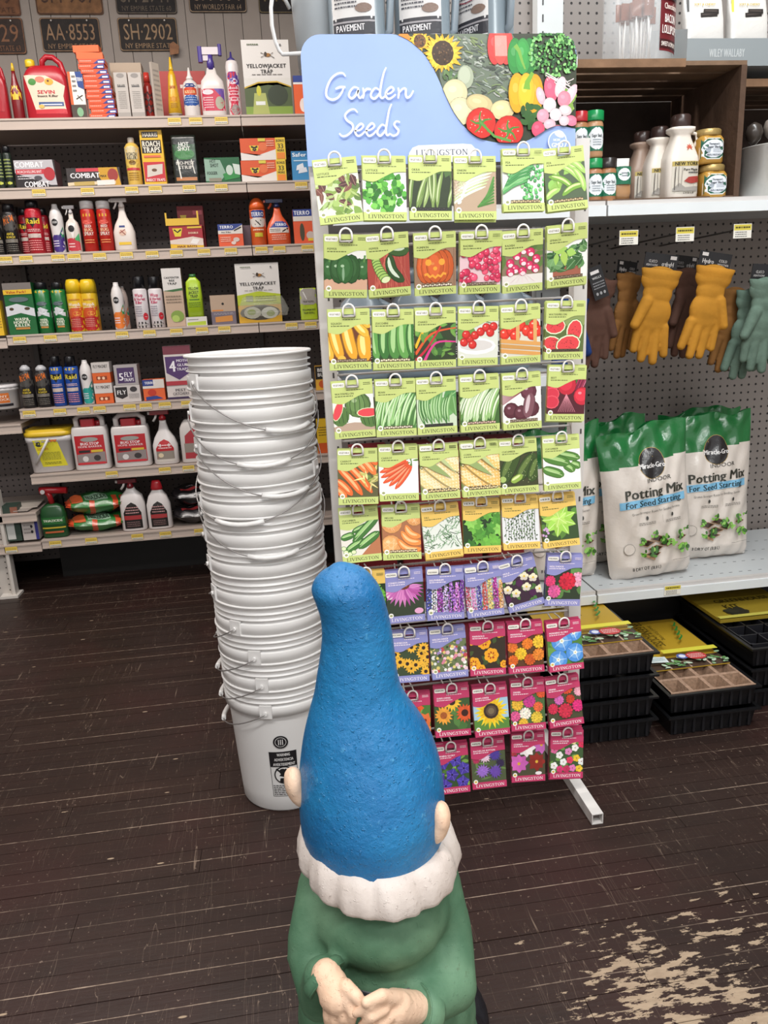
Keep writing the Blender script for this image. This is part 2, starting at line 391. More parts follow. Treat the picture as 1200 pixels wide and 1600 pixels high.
# painted beadboard wall high behind the left shelving
WY = 4.45
wb = MB().box(-2.66, 4.26, WY+.012, WY+.06, 0, 3.2, '#6f6862').build('wall_back', 'matte_plastic'); struct(wb, 'grey beadboard wall')
bw = .0925; x = -2.6
while x < 1.1:
    MB().box(x+.0015, x+bw-.0015, WY, WY+.012, 2.0, 3.2, jit('#9b9189', .03, RN)).build('wall_board', 'matte_plastic', wb); x += bw
wl = MB().box(-2.66, -2.6, -.6, 4.6, 0, 3.2, '#8d8580').build('wall_left', 'matte_plastic'); struct(wl)
wr = MB().box(4.2, 4.26, -.6, 4.6, 0, 3.2, '#a39c96').build('wall_right', 'matte_plastic'); struct(wr)
ce = MB().box(-2.66, 4.26, -1.8, 4.6, 3.22, 3.28, '#d9d4cf').build('ceiling', 'matte_plastic'); struct(ce)
# ---- licence plates
def plate(px0, px1, py0, py1, base, ink, big, small, label, tag_=None):
    a = onY(px0, py0, WY-.012); b = onY(px1, py1, WY-.012); w = b.x-a.x; h = a.z-b.z; cx, cz = (a.x+b.x)/2, (a.z+b.z)/2
    m = MB(); r = .012; pts = []
    for qx, qz, an in ((w/2-r, -h/2+r, -90), (w/2-r, h/2-r, 0), (-w/2+r, h/2-r, 90), (-w/2+r, -h/2+r, 180)):
        for k in range(4): t = math.radians(an+30*k); pts.append((qx+r*math.cos(t), qz+r*math.sin(t)))
    T = Matrix(((1, 0, 0, 0), (0, 0, 1, 0), (0, 1, 0, 0), (0, 0, 0, 1)))
    m.prism(pts, 0, .003, base, T); o = m.build('license_plate', 'rusty_plate', loc=(cx, WY-.008, cz)); tag(o, label, 'license plate', 'old license plates on the beadboard wall')
    m = MB(); rr = [(p[0]*.965, p[1]*.93) for p in pts]
    for i in range(len(pts)): p, q, u, v = rr[i-1], rr[i], pts[i], pts[i-1]; m.add([(p[0], -.0015, p[1]), (q[0], -.0015, q[1]), (u[0]*.99, -.001, u[1]*.98), (v[0]*.99, -.001, v[1]*.98)], [(0, 1, 2, 3)], ink)
    c = Canvas(m, lambda x, y, l: (x, -.001-l, y), eps=.0003); c.clip = (-w/2, -h/2, w/2, h/2)
    if big: c.text(big, 0, h*.08, h*.48, ink, w=w*.84)
    if small: c.text(small, 0, -h*.34, h*.15, ink, w=w*.82)
    m.build('raised_lettering', 'rusty_plate', o)
    for sx in (-.3, .3): MB().lathe([(.005, 0), (.005, .003), (.002, .005)], '#cfcac4', 8).build('screw', 'steel', o).matrix_basis = Matrix.Translation((sx*w, -.001, h*.41)) @ Matrix.Rotation(math.pi/2, 4, 'X')
    return o
plate(-58, 42, 27, 84, '#3d2f2a', '#8b6248', 'SH·29', 'NY EMPIRE STATE 63', 'dark license plate ending in 29, cut off at the left edge of the photo')
plate(60, 160, 27, 80, '#2b2523', '#9b7c60', 'AA·8553', 'NY EMPIRE STATE', 'dark license plate reading AA 8553')
plate(182, 280, 27, 79, '#2d2724', '#a4886a', 'SH·2902', 'NY EMPIRE STATE', 'dark license plate reading SH 2902 with a rusty paper tag on its corner')
plate(-70, 33, -32, 24, '#7a5238', '#593a2c', 'SH·9', 'EMPIRE STATE', 'brown license plate at the upper left corner of the photo')
plate(50, 162, -32, 22, '#86603f', '#4d362b', 'SH·907', '', 'light brown rusty license plate above the AA 8553 plate')
plate(176, 277, -32, 21, '#262222', '#6d6256', 'SH·2941', 'NY EMPIRE STATE 60', 'black license plate directly above the SH 2902 plate')
plate(291, 386, -36, 19, '#221c1c', '#a08a72', 'SH·184', "NY WORLD'S FAIR 64", "black license plate with WORLD'S FAIR 64 along its bottom")
plate(401, 490, -34, 20, '#231d1d', '#7e6f50', 'RK·97', '', 'dark license plate half hidden behind the white pail')
o = MB().prism([(-.022, -.028), (.02, -.022), (.026, .012), (.0, .032), (-.022, .02)], 0, .003, '#9a6c4c', Matrix(((1, 0, 0, 0), (0, 0, 1, 0), (0, 1, 0, 0), (0, 0, 0, 1)))).build('paper_tag', 'rusty_plate', loc=onY(272, 76, WY-.03)); tag(o, 'small rusty brown tag hanging over the corner of the SH 2902 plate', 'tag')
# ================================================================ LEFT GONDOLA SHELVING
LY = 3.80; LB = 4.24
ZS = [2.152, 1.876, 1.602, 1.254, .917, .602, .278]      # shelf tops
gl = empty('gondola_shelving', (-.6, 4.0, 0), 'beige metal gondola shelving with seven tiers of pest control products', 'shelving')
def G(mb, name, mat, par=gl): o = mb.build(name, mat, par); o.matrix_parent_inverse = Matrix.Translation(-Vector(par.location)) if par.type == 'EMPTY' else Matrix.Identity(4); return o
SX = [-2.35, -1.19, -.05, 1.12]
for a, b in zip(SX, SX[1:]): G(MB().box(a, b, LB, LB+.02, .05, 2.17, '#666'), 'back_panel', 'pegboard_left')
for x in SX: G(MB().box(x-.013, x+.013, LB-.03, LB, 0, 2.17, '#55504d'), 'upright', 'painted_metal')
for i, z in enumerate(ZS):
    for j, (a, b) in enumerate(zip(SX, SX[1:])):
        zz = z-(.012 if j == 0 else 0); dd = 0 if j else {4: -.055, 5: -.17}.get(i, 0); zz += dd
        m = MB(); xa, xb = a+.002, b-.002; lip = '#c2b3a8'
        m.box(xa, xb, LY+.012, LB-.03, zz-.022, zz, '#a1938a'); m.box(xa, xb, LY, LY+.012, zz-.044, zz+.001, lip); m.box(xa, xb, LY-.004, LY, zz-.044, zz-.037, lip); m.box(xa, xb, LY-.004, LY, zz-.007, zz+.001, lip)
        sh = G(m, 'shelf', 'painted_metal'); n = RN.randint(6, 8)
        tags = {0: [272, 305, 345], 1: [60, 136, 205, 242, 295, 345, 395, 470], 2: [8, 40, 90, 115, 155, 197, 237, 275, 318, 360, 388, 408, 436, 480], 3: [30, 78, 118, 190, 233, 275, 315, 350, 402, 455, 485], 4: [45, 93, 130, 155, 202, 227, 257, 292], 5: [174, 257, 294], 6: [17, 55, 86, 142, 214, 258, 312]}[i]
        for px in tags:
            X = px2x(px, zz, LY)
            if a+.03 < X < b-.03:
                t = MB(); t.box(X-.028, X+.028, LY-.0055, LY-.0045, zz-.036, zz-.008, '#e8c95a'); c = Canvas(t, lambda x, y, l: (x, LY-.0055-l, y), eps=.0003); c.lines(X-.024, zz-.024, X+.024, zz-.012, 2, '#8c7435', random.Random(px)); c.rect(X-.026, zz-.035, X+.026, zz-.025, '#e5e0d0'); c.lines(X-.024, zz-.034, X+.024, zz-.026, 1, '#777', random.Random(px+1))
                to = t.build('price_tag', 'print_paper', sh)
# toe kick, front upright and foot at the left
G(MB().box(-1.19, 1.12, LY+.26, LY+.28, 0, .23, '#1b1918'), 'kick_plate', 'painted_metal')
m = MB().box(-2.2, -1.36, 3.83, 3.85, .0, .535, '#c9c2ba'); G(m, 'perforated_end_panel', 'painted_metal')
m = MB()
for i in range(3):
    for j in range(17): x = -1.383-.045*i; z = .03+.029*j+(.014 if i % 2 else 0); m.lathe([(.0035, 0), (.0035, .001)], '#4a4542', 6); v = m.v[-12:]; m.v[-12:] = [(x+p[0], 3.829-p[2], z+p[1]) for p in v]
o = G(m, 'panel_holes', 'painted_metal'); o['kind'] = 'stuff'
G(MB().box(-1.42, -1.335, 3.78, 3.87, 0, .012, '#d8d2cb').box(-1.365, -1.35, 3.8, 3.85, .012, .535, '#d2cbc3'), 'foot_bracket', 'painted_metal')
# ================================================================ RIGHT GONDOLA (runs behind the seed rack too)
RY = 2.32; RB = 2.86
RX = [.2, 1.02, 2.35]
gr = empty('gondola_shelving', (1.2, 2.6, 0), 'white metal gondola shelving with grey pegboard, behind and right of the seed rack', 'shelving')
def G2(mb, name, mat, par=gr): o = mb.build(name, mat, par); o.matrix_parent_inverse = Matrix.Translation(-Vector(gr.location)); return o
for a, b in zip(RX, RX[1:]): G2(MB().box(a, b, RB, RB+.03, .05, 2.75, '#888'), 'back_panel', 'pegboard_right')
for x in (RX[1], RX[2]): G2(MB().box(x-.045, x+.045, RB-.05, RB, 0, 2.75, '#cfd3d3'), 'upright', 'painted_metal')
m = MB()
for k in range(46): m.box(RX[1]-.0285, RX[1]-.0235, RB-.0515, RB-.049, .35+.05*k, .372+.05*k, '#4c4c4e'); 
o = G2(m, 'upright_slots', 'painted_metal'); o['kind'] = 'stuff'
RZ = {0: (.335, 1.08, 1.571, 1.97), 1: (.335, 1.571)}
for j, (a, b) in enumerate(zip(RX, RX[1:])):
    for z in RZ[j]:
        m = MB(); xa, xb = a+.003, (b-.1 if j == 0 and z not in (.335, 1.571) else b-.003); c1 = '#cdd2d4'; m.box(xa, xb, RY+.014, RB-.05, z-.02, z, '#c4c8ca'); m.box(xa, xb, RY, RY+.014, z-.042, z+.001, '#c9c5c2')
        m.box(xa, xb, RY-.008, RY, z-.042, z-.012, '#dfe4e6')
        if z < .5 and j == 1:
            rr = random.Random(3)
            for r in range(4):
                for q in range(34): x = xa+.03+q*.037+rr.uniform(-.003, .003); y = RY+.05+r*.1; m.box(x, x+.012, y, y+.003, z, z+.0004, '#53575a')
        sh = G2(m, 'shelf', 'painted_metal')
def tag_on(par, X, Y, Z, w=.03, h=.03, rnd=1):
    t = MB(); t.box(X-w, X+w, Y-.0015, Y, Z-h, Z, '#e9e6dc'); c = Canvas(t, lambda x, y, l: (x, Y-.0015-l, y), eps=.0002); c.rect(X-w*.95, Z-h*.45, X+w*.95, Z-h*.05, '#d9c94f'); c.lines(X-w*.8, Z-h*.4, X+w*.8, Z-h*.1, 1, '#544c20', random.Random(rnd)); c.lines(X-w*.8, Z-h*.95, X+w*.5, Z-h*.5, 3, '#6a6a68', random.Random(rnd+1))
    return t
p = onY(1052, 902, RY-.01); G2(tag_on(None, p.x, RY-.009, .334, .03, .034), 'price_tag', 'print_paper')
# floor deck and dark kick behind the trays
G2(MB().box(RX[0], RX[2], 2.52, 2.54, 0, .29, '#1a1818'), 'kick_plate', 'painted_metal')
# ================================================================ SEED RACK
SY = 1.79                                    # plane of the two posts
rack = empty('seed_rack', (.42, SY, 0), 'white wire seed display rack on two square tube posts', 'display rack')
def GR(mb, name, mat='painted_metal', par=None):
    o = mb.build(name, mat, par or rack)
    if not par: o.matrix_parent_inverse = Matrix.Translation(-Vector(rack.location))
    return o
XL, XR = .128, .722
WT = '#d5d1cd'
for x, nm in ((XL, 'post'), (XR, 'post')):
    m = MB().box(x-.016, x+.016, SY-.016, SY+.016, .03, 1.64, WT)
    for z in [1.5-.17*k for k in range(9)]: m.box(x+.005, x+.009, SY-.0168, SY-.0158, z-.012, z, '#4b4847')
    GR(m, nm)
    m = MB(); w, y0, y1 = .015, 1.6, 2.02; t = .0025
    m.box(x-w, x+w, y0, y1, .03-t, .03, WT).box(x-w, x+w, y0, y1, 0, t, WT).box(x-w, x-w+t, y0, y1, t, .03-t, WT).box(x+w-t, x+w, y0, y1, t, .03-t, WT)
    m.box(x-w+t, x+w-t, y0+.02, y0+.022, t, .03-t, '#6e6460'); GR(m, 'foot')
# rows: photographed bottom corners (left x,y, right x,y) of the front packet of every pocket
ROWS = [
 [(502.7,352,566,345.4),(568.5,344.7,635.8,344.7),(640,342.8,706,342.8),(710,343.6,776,342.8),(785,331.8,851,330),(855,331.8,919,324.5)],
 [(508,465,572.4,465),(577,465,642,459),(648.7,462.7,712,458.3),(716.5,459.4,781.4,456.5),(783.6,459,847.8,452.8),(853.3,450.3,916.4,443)],
 [(516.4,579,579,576.6),(583.5,578,647,575.9),(650,575.5,711.8,573),(715.5,571.8,777,570),(781.5,570,845.7,565.6),(849.3,562,910.6,560.8)],
 [(524.8,686.6,586,681.8),(589.7,683,650,680),(653,680,714.4,676),(719,676,782,672),(785,672.7,847.5,668),(853,658,911.7,658)],
 [(530.5,789,589.6,787),(593.9,783.6,654,781),(658.7,781.8,718.6,777.5),(722.9,777.5,782.4,772.9),(783,772.9,842,768),(848.3,768,910,763)],
 [(537,881,596,875),(599.6,875.7,657.7,873),(664.8,875,724.7,867.8),(725,865,782.3,862.4),(786.6,860,844,856.4),(848,857.8,907.7,850.6)],
 [(545,976,603,972),(607.7,974.8,663,969),(668.4,969,723.5,965.2),(730,966,787.7,958.5),(799.3,957.3,848,942.7),(849,946.3,906,946.3)],
 [None,(615,1067.5,670,1063),(675.8,1062,731.7,1055.6),(734.5,1056.4,790.6,1052.8),(795.4,1052.8,849.8,1048),(857.8,1051,913,1044)],
 [None,(617,1164,674.4,1160),(680.7,1152.8,736,1147.7),(742,1152.8,798,1146),(799,1142,852,1137.8),(857.8,1137.8,913,1129)],
 [None,None,(680,1242.6,736,1236),(738,1233.5,792,1227.6),(798,1222.8,853,1219),(856,1217,912.4,1215)]]
LIME, GOLD, LAV, PINK = '#c4d17e', '#e8c262', '#8f90c6', '#c23a66'
def smooth(pts, k=5):
    out = []; n = len(pts)
    for i in range(n-1):
        p0, p1, p2, p3 = pts[max(i-1, 0)], pts[i], pts[i+1], pts[min(i+2, n-1)]
        for j in range(k):
            t = j/k; out.append(tuple(.5*(2*p1[a]+(p2[a]-p0[a])*t+(2*p0[a]-5*p1[a]+4*p2[a]-p3[a])*t*t+(3*p1[a]-p0[a]-3*p2[a]+p3[a])*t**3) for a in (0, 1)))
    out.append(pts[-1]); return out
# --- printed pictures, each drawn in a 1 x 1 field (u right, v up; v is stretched by the surface)
class Pic:
    def __init__(s, c, x0, y0, x1, y1, seed): s.c = c; s.b = (x0, y0, x1, y1); s.w = x1-x0; s.h = y1-y0; s.R = random.Random(seed); c.clip = s.b
    def q(s, u, v): return (s.b[0]+u*s.w, s.b[1]+v*s.w)        # square units: v runs 0..h/w
    def bg(s, col): s.c.rect(*s.b, col)
    def e(s, u, v, r, r2=None, col='#fff', rot=0, n=12): s.c.ell(*s.q(u, v), r*s.w, (r2 or r)*s.w, col, rot, n)
    def st(s, pts, w, col): s.c.strip([s.q(*p) for p in pts], tuple(a*s.w for a in w) if isinstance(w, tuple) else w*s.w, col)
    def leaf(s, u, v, L, a, w, col, vein=None):
        ca, sa = math.cos(a), math.sin(a); pts = []
        prof = ((0, 0), (.15, .55), (.35, 1), (.6, .85), (.85, .35), (1, 0))
        for t, k in prof: pts.append((u+L*t*ca-w*k*sa, v+L*t*sa+w*k*ca))
        for t, k in prof[-2:0:-1]: pts.append((u+L*t*ca+w*k*sa, v+L*t*sa-w*k*ca))
        s.c.poly([s.q(*p) for p in pts], col, fan=True)
        if vein: s.st([(u, v), (u+L*.92*ca, v+L*.92*sa)], w*.07, vein)
    def leaves(s, n, cols, L=.2, w=.06, u=(0, 1), v=(0, 1.1), vein=None, up_=None):
        for _ in range(n):
            a = s.R.uniform(0, 6.28) if up_ is None else math.pi/2+s.R.uniform(-up_, up_)
            s.leaf(s.R.uniform(*u), s.R.uniform(*v), L*s.R.uniform(.7, 1.3), a, w*s.R.uniform(.7, 1.3), jit(s.R.choice(cols), .18, s.R), vein)
    def pod(s, p0, p1, w, col, bend=.0, hi=None, n=8):
        dx, dy = p1[0]-p0[0], p1[1]-p0[1]; pts = [(p0[0]+dx*t-dy*bend*math.sin(t*3.14), p0[1]+dy*t+dx*bend*math.sin(t*3.14)) for t in (i/n for i in range(n+1))]
        c = lin(col); dk = tuple(x*.45 for x in c[:3])+(1,)
        for k, (ww, cc) in enumerate(((w*1.16, dk), (w, c), (w*.38, lin(hi) if hi else tuple(min(1, x*1.5+.05) for x in c[:3])+(1,)))):
            if k == 2: pts = [(a-w*.25, b+w*.3) for a, b in pts[1:-1]]
            m = len(pts)-1; wd = [ww*math.sqrt(max(.06, 1-abs(2*i/m-1)**3.2)) for i in range(m+1)]
            s.strip2(pts, wd, cc)
    def strip2(s, pts, wd, col):
        n = len(pts)-1; prev = None; col = lin(col)
        for i, (x, y) in enumerate(pts):
            a = pts[max(i-1, 0)]; b = pts[min(i+1, n)]; dx, dy = b[0]-a[0], b[1]-a[1]; q = math.hypot(dx, dy) or 1
            l = s.q(x-dy/q*wd[i], y+dx/q*wd[i]); r = s.q(x+dy/q*wd[i], y-dx/q*wd[i])
            if prev: s.c.tri([prev[0], prev[1], r, l], col)
            prev = (l, r)
        s.c.l += 1
    def ball(s, u, v, r, col, hi=None, r2=None):
        c = lin(col); s.e(u, v, r*1.06, (r2 or r)*1.06, tuple(x*.4 for x in c[:3])+(1,)); s.e(u, v, r, r2 or r, c, n=14)
        s.e(u-r*.12, v+r*.12, r*.72, (r2 or r)*.7, tuple(min(1, x*1.25+.01) for x in c[:3])+(1,)); s.e(u-r*.3, v+r*.35, r*.22, r*.16, lin(hi) if hi else tuple(min(1, x*1.3+.3) for x in c[:3])+(1,))
    def flower(s, u, v, r, n, col, cc, cr=.28, w=.3, a0=0, dark=None, rows=1, tip=None):
        for k in range(rows):
            rr = r*(1-k*.26)
            for i in range(n):
                a = a0+k*.3+6.283*i/n+s.R.uniform(-.06, .06); s.leaf(u, v, rr*s.R.uniform(.9, 1.06), a, r*w*(1-k*.2), jit(col if k % 2 == 0 else (tip or col), .12, s.R))
        if dark: s.e(u, v, r*cr*1.4, None, dark)
        s.e(u, v, r*cr, None, cc)
        for _ in range(5): s.e(u+s.R.uniform(-1, 1)*r*cr*.6, v+s.R.uniform(-1, 1)*r*cr*.6, r*cr*.2, None, jit(cc, .35, s.R), n=6)
    def pom(s, u, v, r, col, n=12):
        c = lin(col); dk = tuple(x*.45 for x in c[:3])+(1,)
        for k, q in enumerate((1, .76, .52, .3)):
            s.e(u, v, r*q, None, dk if k % 2 == 0 else c, n=10)
            m = max(4, int(n*q))
            for i in range(m): a = 6.283*i/m+k; s.e(u+r*q*.86*math.cos(a), v+r*q*.86*math.sin(a), r*.19, None, jit(c, .22, s.R), n=6)
def P_mix(p): p.bg('#dfe3d0'); p.leaves(46, ['#7f9c4a', '#a6bd6a', '#5f7d3a', '#c2cf98'], .3, .07, (.0, .9), (.05, .75)); p.leaves(11, ['#5b3330', '#7b4a40', '#48292a'], .26, .07, (.1, .9), (.2, .95), '#a47a6a'); p.leaves(8, ['#b6cb80'], .3, .03, (.2, .8), (.1, .6))
def P_lettuce(p):
    p.bg('#f0f1ea')
    for i in range(150):
        a = p.R.uniform(0, 6.28); r = .44*math.sqrt(p.R.random()); x, y = .5+r*math.cos(a), .5+r*.95*math.sin(a); p.leaf(x, y, .15, p.R.uniform(0, 6.28), .07, jit(p.R.choice(['#3f8f2c', '#7cc552', '#2a6b20', '#a2de78', '#57a83c']), .2, p.R))
def P_okra(p):
    p.bg('#2d3a22'); p.leaves(8, ['#4b6a36'], .3, .1, v=(.8, 1.2))
    for i in range(9): x = .02+i*.115; p.pod((x+.1*math.sin(i*2), .08), (x+.12+.14*math.sin(i), .95+.12*math.sin(i*3)), .045, p.R.choice(['#7f9a52', '#93ab66', '#6c8743']), .04*(-1)**i, '#c2cf9d')
    p.bgseed('#3b3a36')
def _bgseed(p, col='#c9b48a'):
    p.c.rect(*p.q(.18, .0), *p.q(.9, .075), '#5a4a38' if col != '#3b3a36' else '#22211f')
    for i in range(13): p.e(.21+i*.055, .035+.012*(i % 2), .026, .02, jit(col, .2, p.R), n=7)
Pic.bgseed = _bgseed
def P_onion(p):
    p.bg('#b79f86')
    for i in range(11): a = .25+i*.08; p.pod((-.1+i*.03, .12+i*.09-.2*(i > 6)), (.75+.04*i, .55+i*.075), .03, p.R.choice(['#e9ead0', '#dfe6c4', '#c6d6a0']), .05, '#ffffff')
    for i in range(9): p.st([(.95, .2+i*.07), (.55+.03*i, .1+i*.03)], .02, jit('#4d8a3c', .2, p.R))
    for i in range(26): p.st([(p.R.uniform(0, .3), p.R.uniform(.3, .75)), (p.R.uniform(-.1, .15), p.R.uniform(.1, .9))], .004, '#d9c5ad')
    for i in range(6): p.e(.12+.04*i, .2+.08*i, .06, .035, '#f1eede', .6)
def P_pea(p):
    p.bg('#e9efe4'); 
    for i in range(60): p.ball(p.R.uniform(.45, 1), p.R.uniform(.08, .85), .038, p.R.choice(['#4da55a', '#6fbf6c', '#3b8f4a']))
    for i in range(9): p.pod((-.05+.05*i, .2+i*.09), (.6+.04*i, .5+.08*i), .05, p.R.choice(['#5aa561', '#7fc07a', '#469150']), .1, '#b9e0b0')
    for i in range(4):
        for k in range(6): p.ball(.15+.08*k, .72+.04*k+i*.02-.1*(i % 2), .028, '#7fce78')
    p.bgseed()
def P_snap(p):
    p.bg('#53644a'); p.leaves(8, ['#8ab85a'], .3, .1)
    for x0, y0, x1, y1 in ((.05, .95, .35, .3), (.15, .9, .95, .35), (.3, .95, .9, .55), (.1, .6, .7, .25), (.5, .95, 1, .6), (.4, .15, 1, .35), (.7, .75, .95, .2), (0, .1, .35, .3)): p.pod((x0, y0), (x1, y1), .065, p.R.choice(['#8fbb52', '#a5cc6a', '#7aa843']), .12, '#cfe89a')
    p.bgseed()
def P_bell(p):
    p.bg('#e7e6e0'); p.c.rect(*p.q(0, -.1), *p.q(1, .28), '#d3a98d')
    for u, k in ((.12, .85), (.92, .85), (.48, 1.15)):
        for du in (-.13, .13, 0): p.ball(u+du*k, .46, .17*k, jit('#2d5a2a', .15, p.R), '#a9c6a0', .27*k)
        p.st([(u, .72*k), (u+.02, .9*k)], .022, '#5b8a46')
    p.e(.44, .35, .03, .16, '#86a884')
def P_jal(p):
    p.bg('#a8463c')
    for i in range(22): p.st([(p.R.uniform(0, 1), 0), (p.R.uniform(0, 1), 1.2)], .006, jit('#c96a58', .15, p.R))
    p.pod((.45, .95), (1.0, .82), .12, '#3c5c2c', -.1, '#c4d3b8'); p.pod((.55, .75), (.85, .12), .11, '#2f4f27', -.18, '#d5e2cc')
    for i in range(10): t = i/9; p.e(.2+.22*t*t, .75-.55*t, .1+.03*t, .055+.02*t, '#3f6d2a', .3); p.e(.2+.22*t*t, .745-.55*t, .085+.03*t, .042+.02*t, '#a8c86a', .3)
    p.e(.42, .19, .1, .07, '#dfe9b8', .3)
def P_pumpkin(p):
    p.bg('#9c7b62')
    for i in range(6): p.st([(i*.19, 0), (i*.19, 1.2)], .005, '#6e5241')
    for du in (-.24, .24, -.13, .13, 0): p.ball(.5+du, .46, .2, '#c75b28', '#e08a48', .36)
    p.st([(.5, .8), (.47, .95)], .035, '#6d6a3a'); y = '#f3a63c'
    for sx in (-1, 1): p.e(.5+sx*.16, .56, .075, .075, y)
    p.e(.5, .42, .05, .045, y); z = [(.24+.065*i, .3-.07*math.sin(i/8*3.14)+(.03 if i % 2 else -.02)) for i in range(9)]; p.st(z, .028, y)
    p.bgseed('#e5dcc8')
def P_radish(p):
    p.bg('#e8c6cb')
    for i in range(60): p.ball(p.R.uniform(0, 1), p.R.uniform(.05, 1), p.R.uniform(.06, .085), jit(p.R.choice(['#d3385c', '#e0506e', '#c22a50']), .1, p.R), '#ffd6dd')
    p.bgseed('#9a8878')
def P_radw(p):
    p.bg('#8c7b62'); p.leaves(14, ['#5f7c3c'], .35, .08, v=(.6, 1.2)); p.c.rect(*p.q(0, 0), *p.q(1, .22), '#e6e0da')
    for u, v in ((.2, .5), (.36, .66), (.52, .78), (.7, .72), (.84, .56), (.52, .52), (.68, .42), (.32, .36), (.5, .3), (.82, .34), (.2, .3)): p.ball(u, v, .1, '#c92f5c', '#ffd0dc'); p.e(u+.01, v-.05, .06, .045, '#f4e3e6')
    for i in range(5): p.st([(.5, .3), (.2+.15*i, .05)], .005, '#f0d8dc')
def P_spin(p): p.bg('#f2f2ec'); p.c.rect(*p.q(.15, .05), *p.q(.85, .3), '#a5634e'); p.leaves(44, ['#3f6b3a', '#5b8a50', '#2c5230', '#79a568'], .26, .09, (.05, .95), (.25, .75), '#8fb585'); p.leaves(4, ['#a9cf62'], .3, .08, (.1, .5), (.6, .75)); p.bgseed('#8d7a68')
def P_squash(p):
    p.bg('#6b3a24')
    for x0, y0, x1, y1, w in ((.05, .05, .0, .6, .09), (.3, .05, .1, 1, .12), (.62, .05, .42, .95, .13), (.9, .02, .85, .7, .16), (.95, .6, .62, .98, .1), (1, .8, .8, 1.05, .08)): p.pod((x0, y0), (x1, y1), w, p.R.choice(['#e8a52c', '#efb53c']), .04, '#ffe08c')
    p.e(.3, .08, .1, .08, '#f0ba48'); p.bgseed('#a8937c')
def P_zuc(p):
    p.bg('#2b4a28')
    for x0, x1, w in ((.12, .02, .1), (.3, .35, .13), (.55, .6, .15), (.8, .75, .14), (.98, .95, .1)): p.pod((x0, .05), (x1, 1.0), w, p.R.choice(['#4f8a40', '#3b7434', '#63a04e']), .05, '#a8d08c')
    p.bgseed('#efe2c0')
def P_chard(p):
    p.bg('#2f3d24'); p.leaves(26, ['#3d6630', '#5b8a3e', '#28451f'], .3, .08)
    for pts, c in (((.0, .3), (.3, .8), (.9, 1.0)), '#f0b82c'), (((.0, .15), (.4, .62), (1, .75)), '#d9582c'), (((.2, -.05), (.5, .4), (1, .42)), '#d83c8a'), (((0, .0), (.3, .3), (.7, .9)), '#c3243c'): p.st(smooth(list(pts)), (.035, .015), c)
    p.leaves(10, ['#6fa048'], .22, .04)
def P_cherry(p):
    p.bg('#d9dccf'); p.leaves(6, ['#6f9a50'], .3, .12, (0, .5), (.6, .9)); p.e(.45, .28, .5, .2, '#f4f2ee'); p.e(.45, .3, .42, .13, '#d4d0cc'); p.st(smooth([(.1, .5), (.5, .85), (.9, .8)]), .012, '#4f6b34')
    for u, v in ((.15, .38), (.3, .46), (.42, .54), (.56, .62), (.7, .72), (.88, .74), (.36, .32), (.8, .6), (.2, .56)): p.ball(u, v, .1, '#c0241e', '#ffb0a0')
def P_basket(p):
    p.bg('#d8d4c4'); p.leaves(8, ['#7d9a58'], .3, .1, v=(.6, 1.1))
    for u, v in ((.1, .55), (.28, .62), (.5, .72), (.66, .6), (.84, .72), (.8, .5), (.95, .58), (.36, .5)): p.ball(u, v, .13, '#d3301f', '#ffc0a8')
    for x in (.38, .82): p.c.rect(*p.q(x, .3), *p.q(x+.09, 1.1), '#d9a768')
    for i in range(3): p.c.poly([p.q(*a) for a in ((0, .34-.12*i), (1, .22-.12*i), (1, .31-.12*i), (0, .44-.12*i))], jit('#d29a55', .1, p.R)); 
def P_melon4(p):
    p.bg('#5d6b38'); p.e(.75, .8, .3, .25, '#8a9a5c'); p.e(.3, .1, .5, .2, '#6e3f30')
    for u, v, a, r in ((.25, .62, .1, .25), (.75, .5, 1.4, .27), (.2, .2, -.3, .24), (.6, .18, .2, .3)):
        p.e(u, v, r*1.12, r*.82, '#4e7a3c', a); p.e(u, v, r*1.06, r*.77, '#e9edc9', a); p.e(u, v, r*.96, r*.66, '#dd4448', a)
        for i in range(14): b = p.R.uniform(0, 6.28); k = p.R.uniform(.2, .6)*r; p.e(u+k*math.cos(b), v+k*math.sin(b)*.8, .012, .008, '#331a1a', n=5)
    p.bgseed('#3a302a')
def P_melon(p):
    p.bg('#efece4'); p.e(.5, .0, .6, .2, '#b9a08c')
    p.ball(.62, .62, .3, '#5d7d42', '#9db585'); 
    for i in range(6): p.st(smooth([(.34+.1*i, .4), (.3+.12*i, .65), (.42+.07*i, .88)]), .008, '#2e4526')
    for u, v, a, r in ((.12, .5, 1.2, .26), (.85, .42, .0, .28)):
        p.e(u+.06, v-.14, r*.95, r*.8, '#55773c', a)
        for i in range(4): p.st([(u-.15+.12*i, v-.02), (u-.08+.1*i, v-.3)], .008, '#2e4a26')
        p.e(u, v, r, r*.42, '#dfe6b8', a); p.e(u, v, r*.92, r*.36, '#e04850', a)
def P_bean(p):
    p.bg('#4e7a40')
    for i in range(26): x = p.R.uniform(-.3, 1); p.pod((x, p.R.uniform(-.1, .2)), (x+.35+p.R.uniform(-.1, .1), p.R.uniform(.8, 1.2)), .026, p.R.choice(['#8cc070', '#a8d88c', '#6aa552', '#b9e0a0']), .05, '#e0f4cc')
    p.bgseed('#e5d8c2')
def P_bean2(p):
    p.bg('#c9d8bc'); p.leaves(7, ['#4f8a4a', '#6aa25c'], .6, .22, v=(.3, 1.1), vein='#8fbf80')
    for i in range(11): p.pod((.2+.06*i, .05+.05*(i % 3)), (.1+.08*i, .75+.04*(i % 4)), .035, p.R.choice(['#5d9150', '#7cad68', '#4a7c40']), .1, '#b9dca4')
    p.bgseed('#3b3a36')
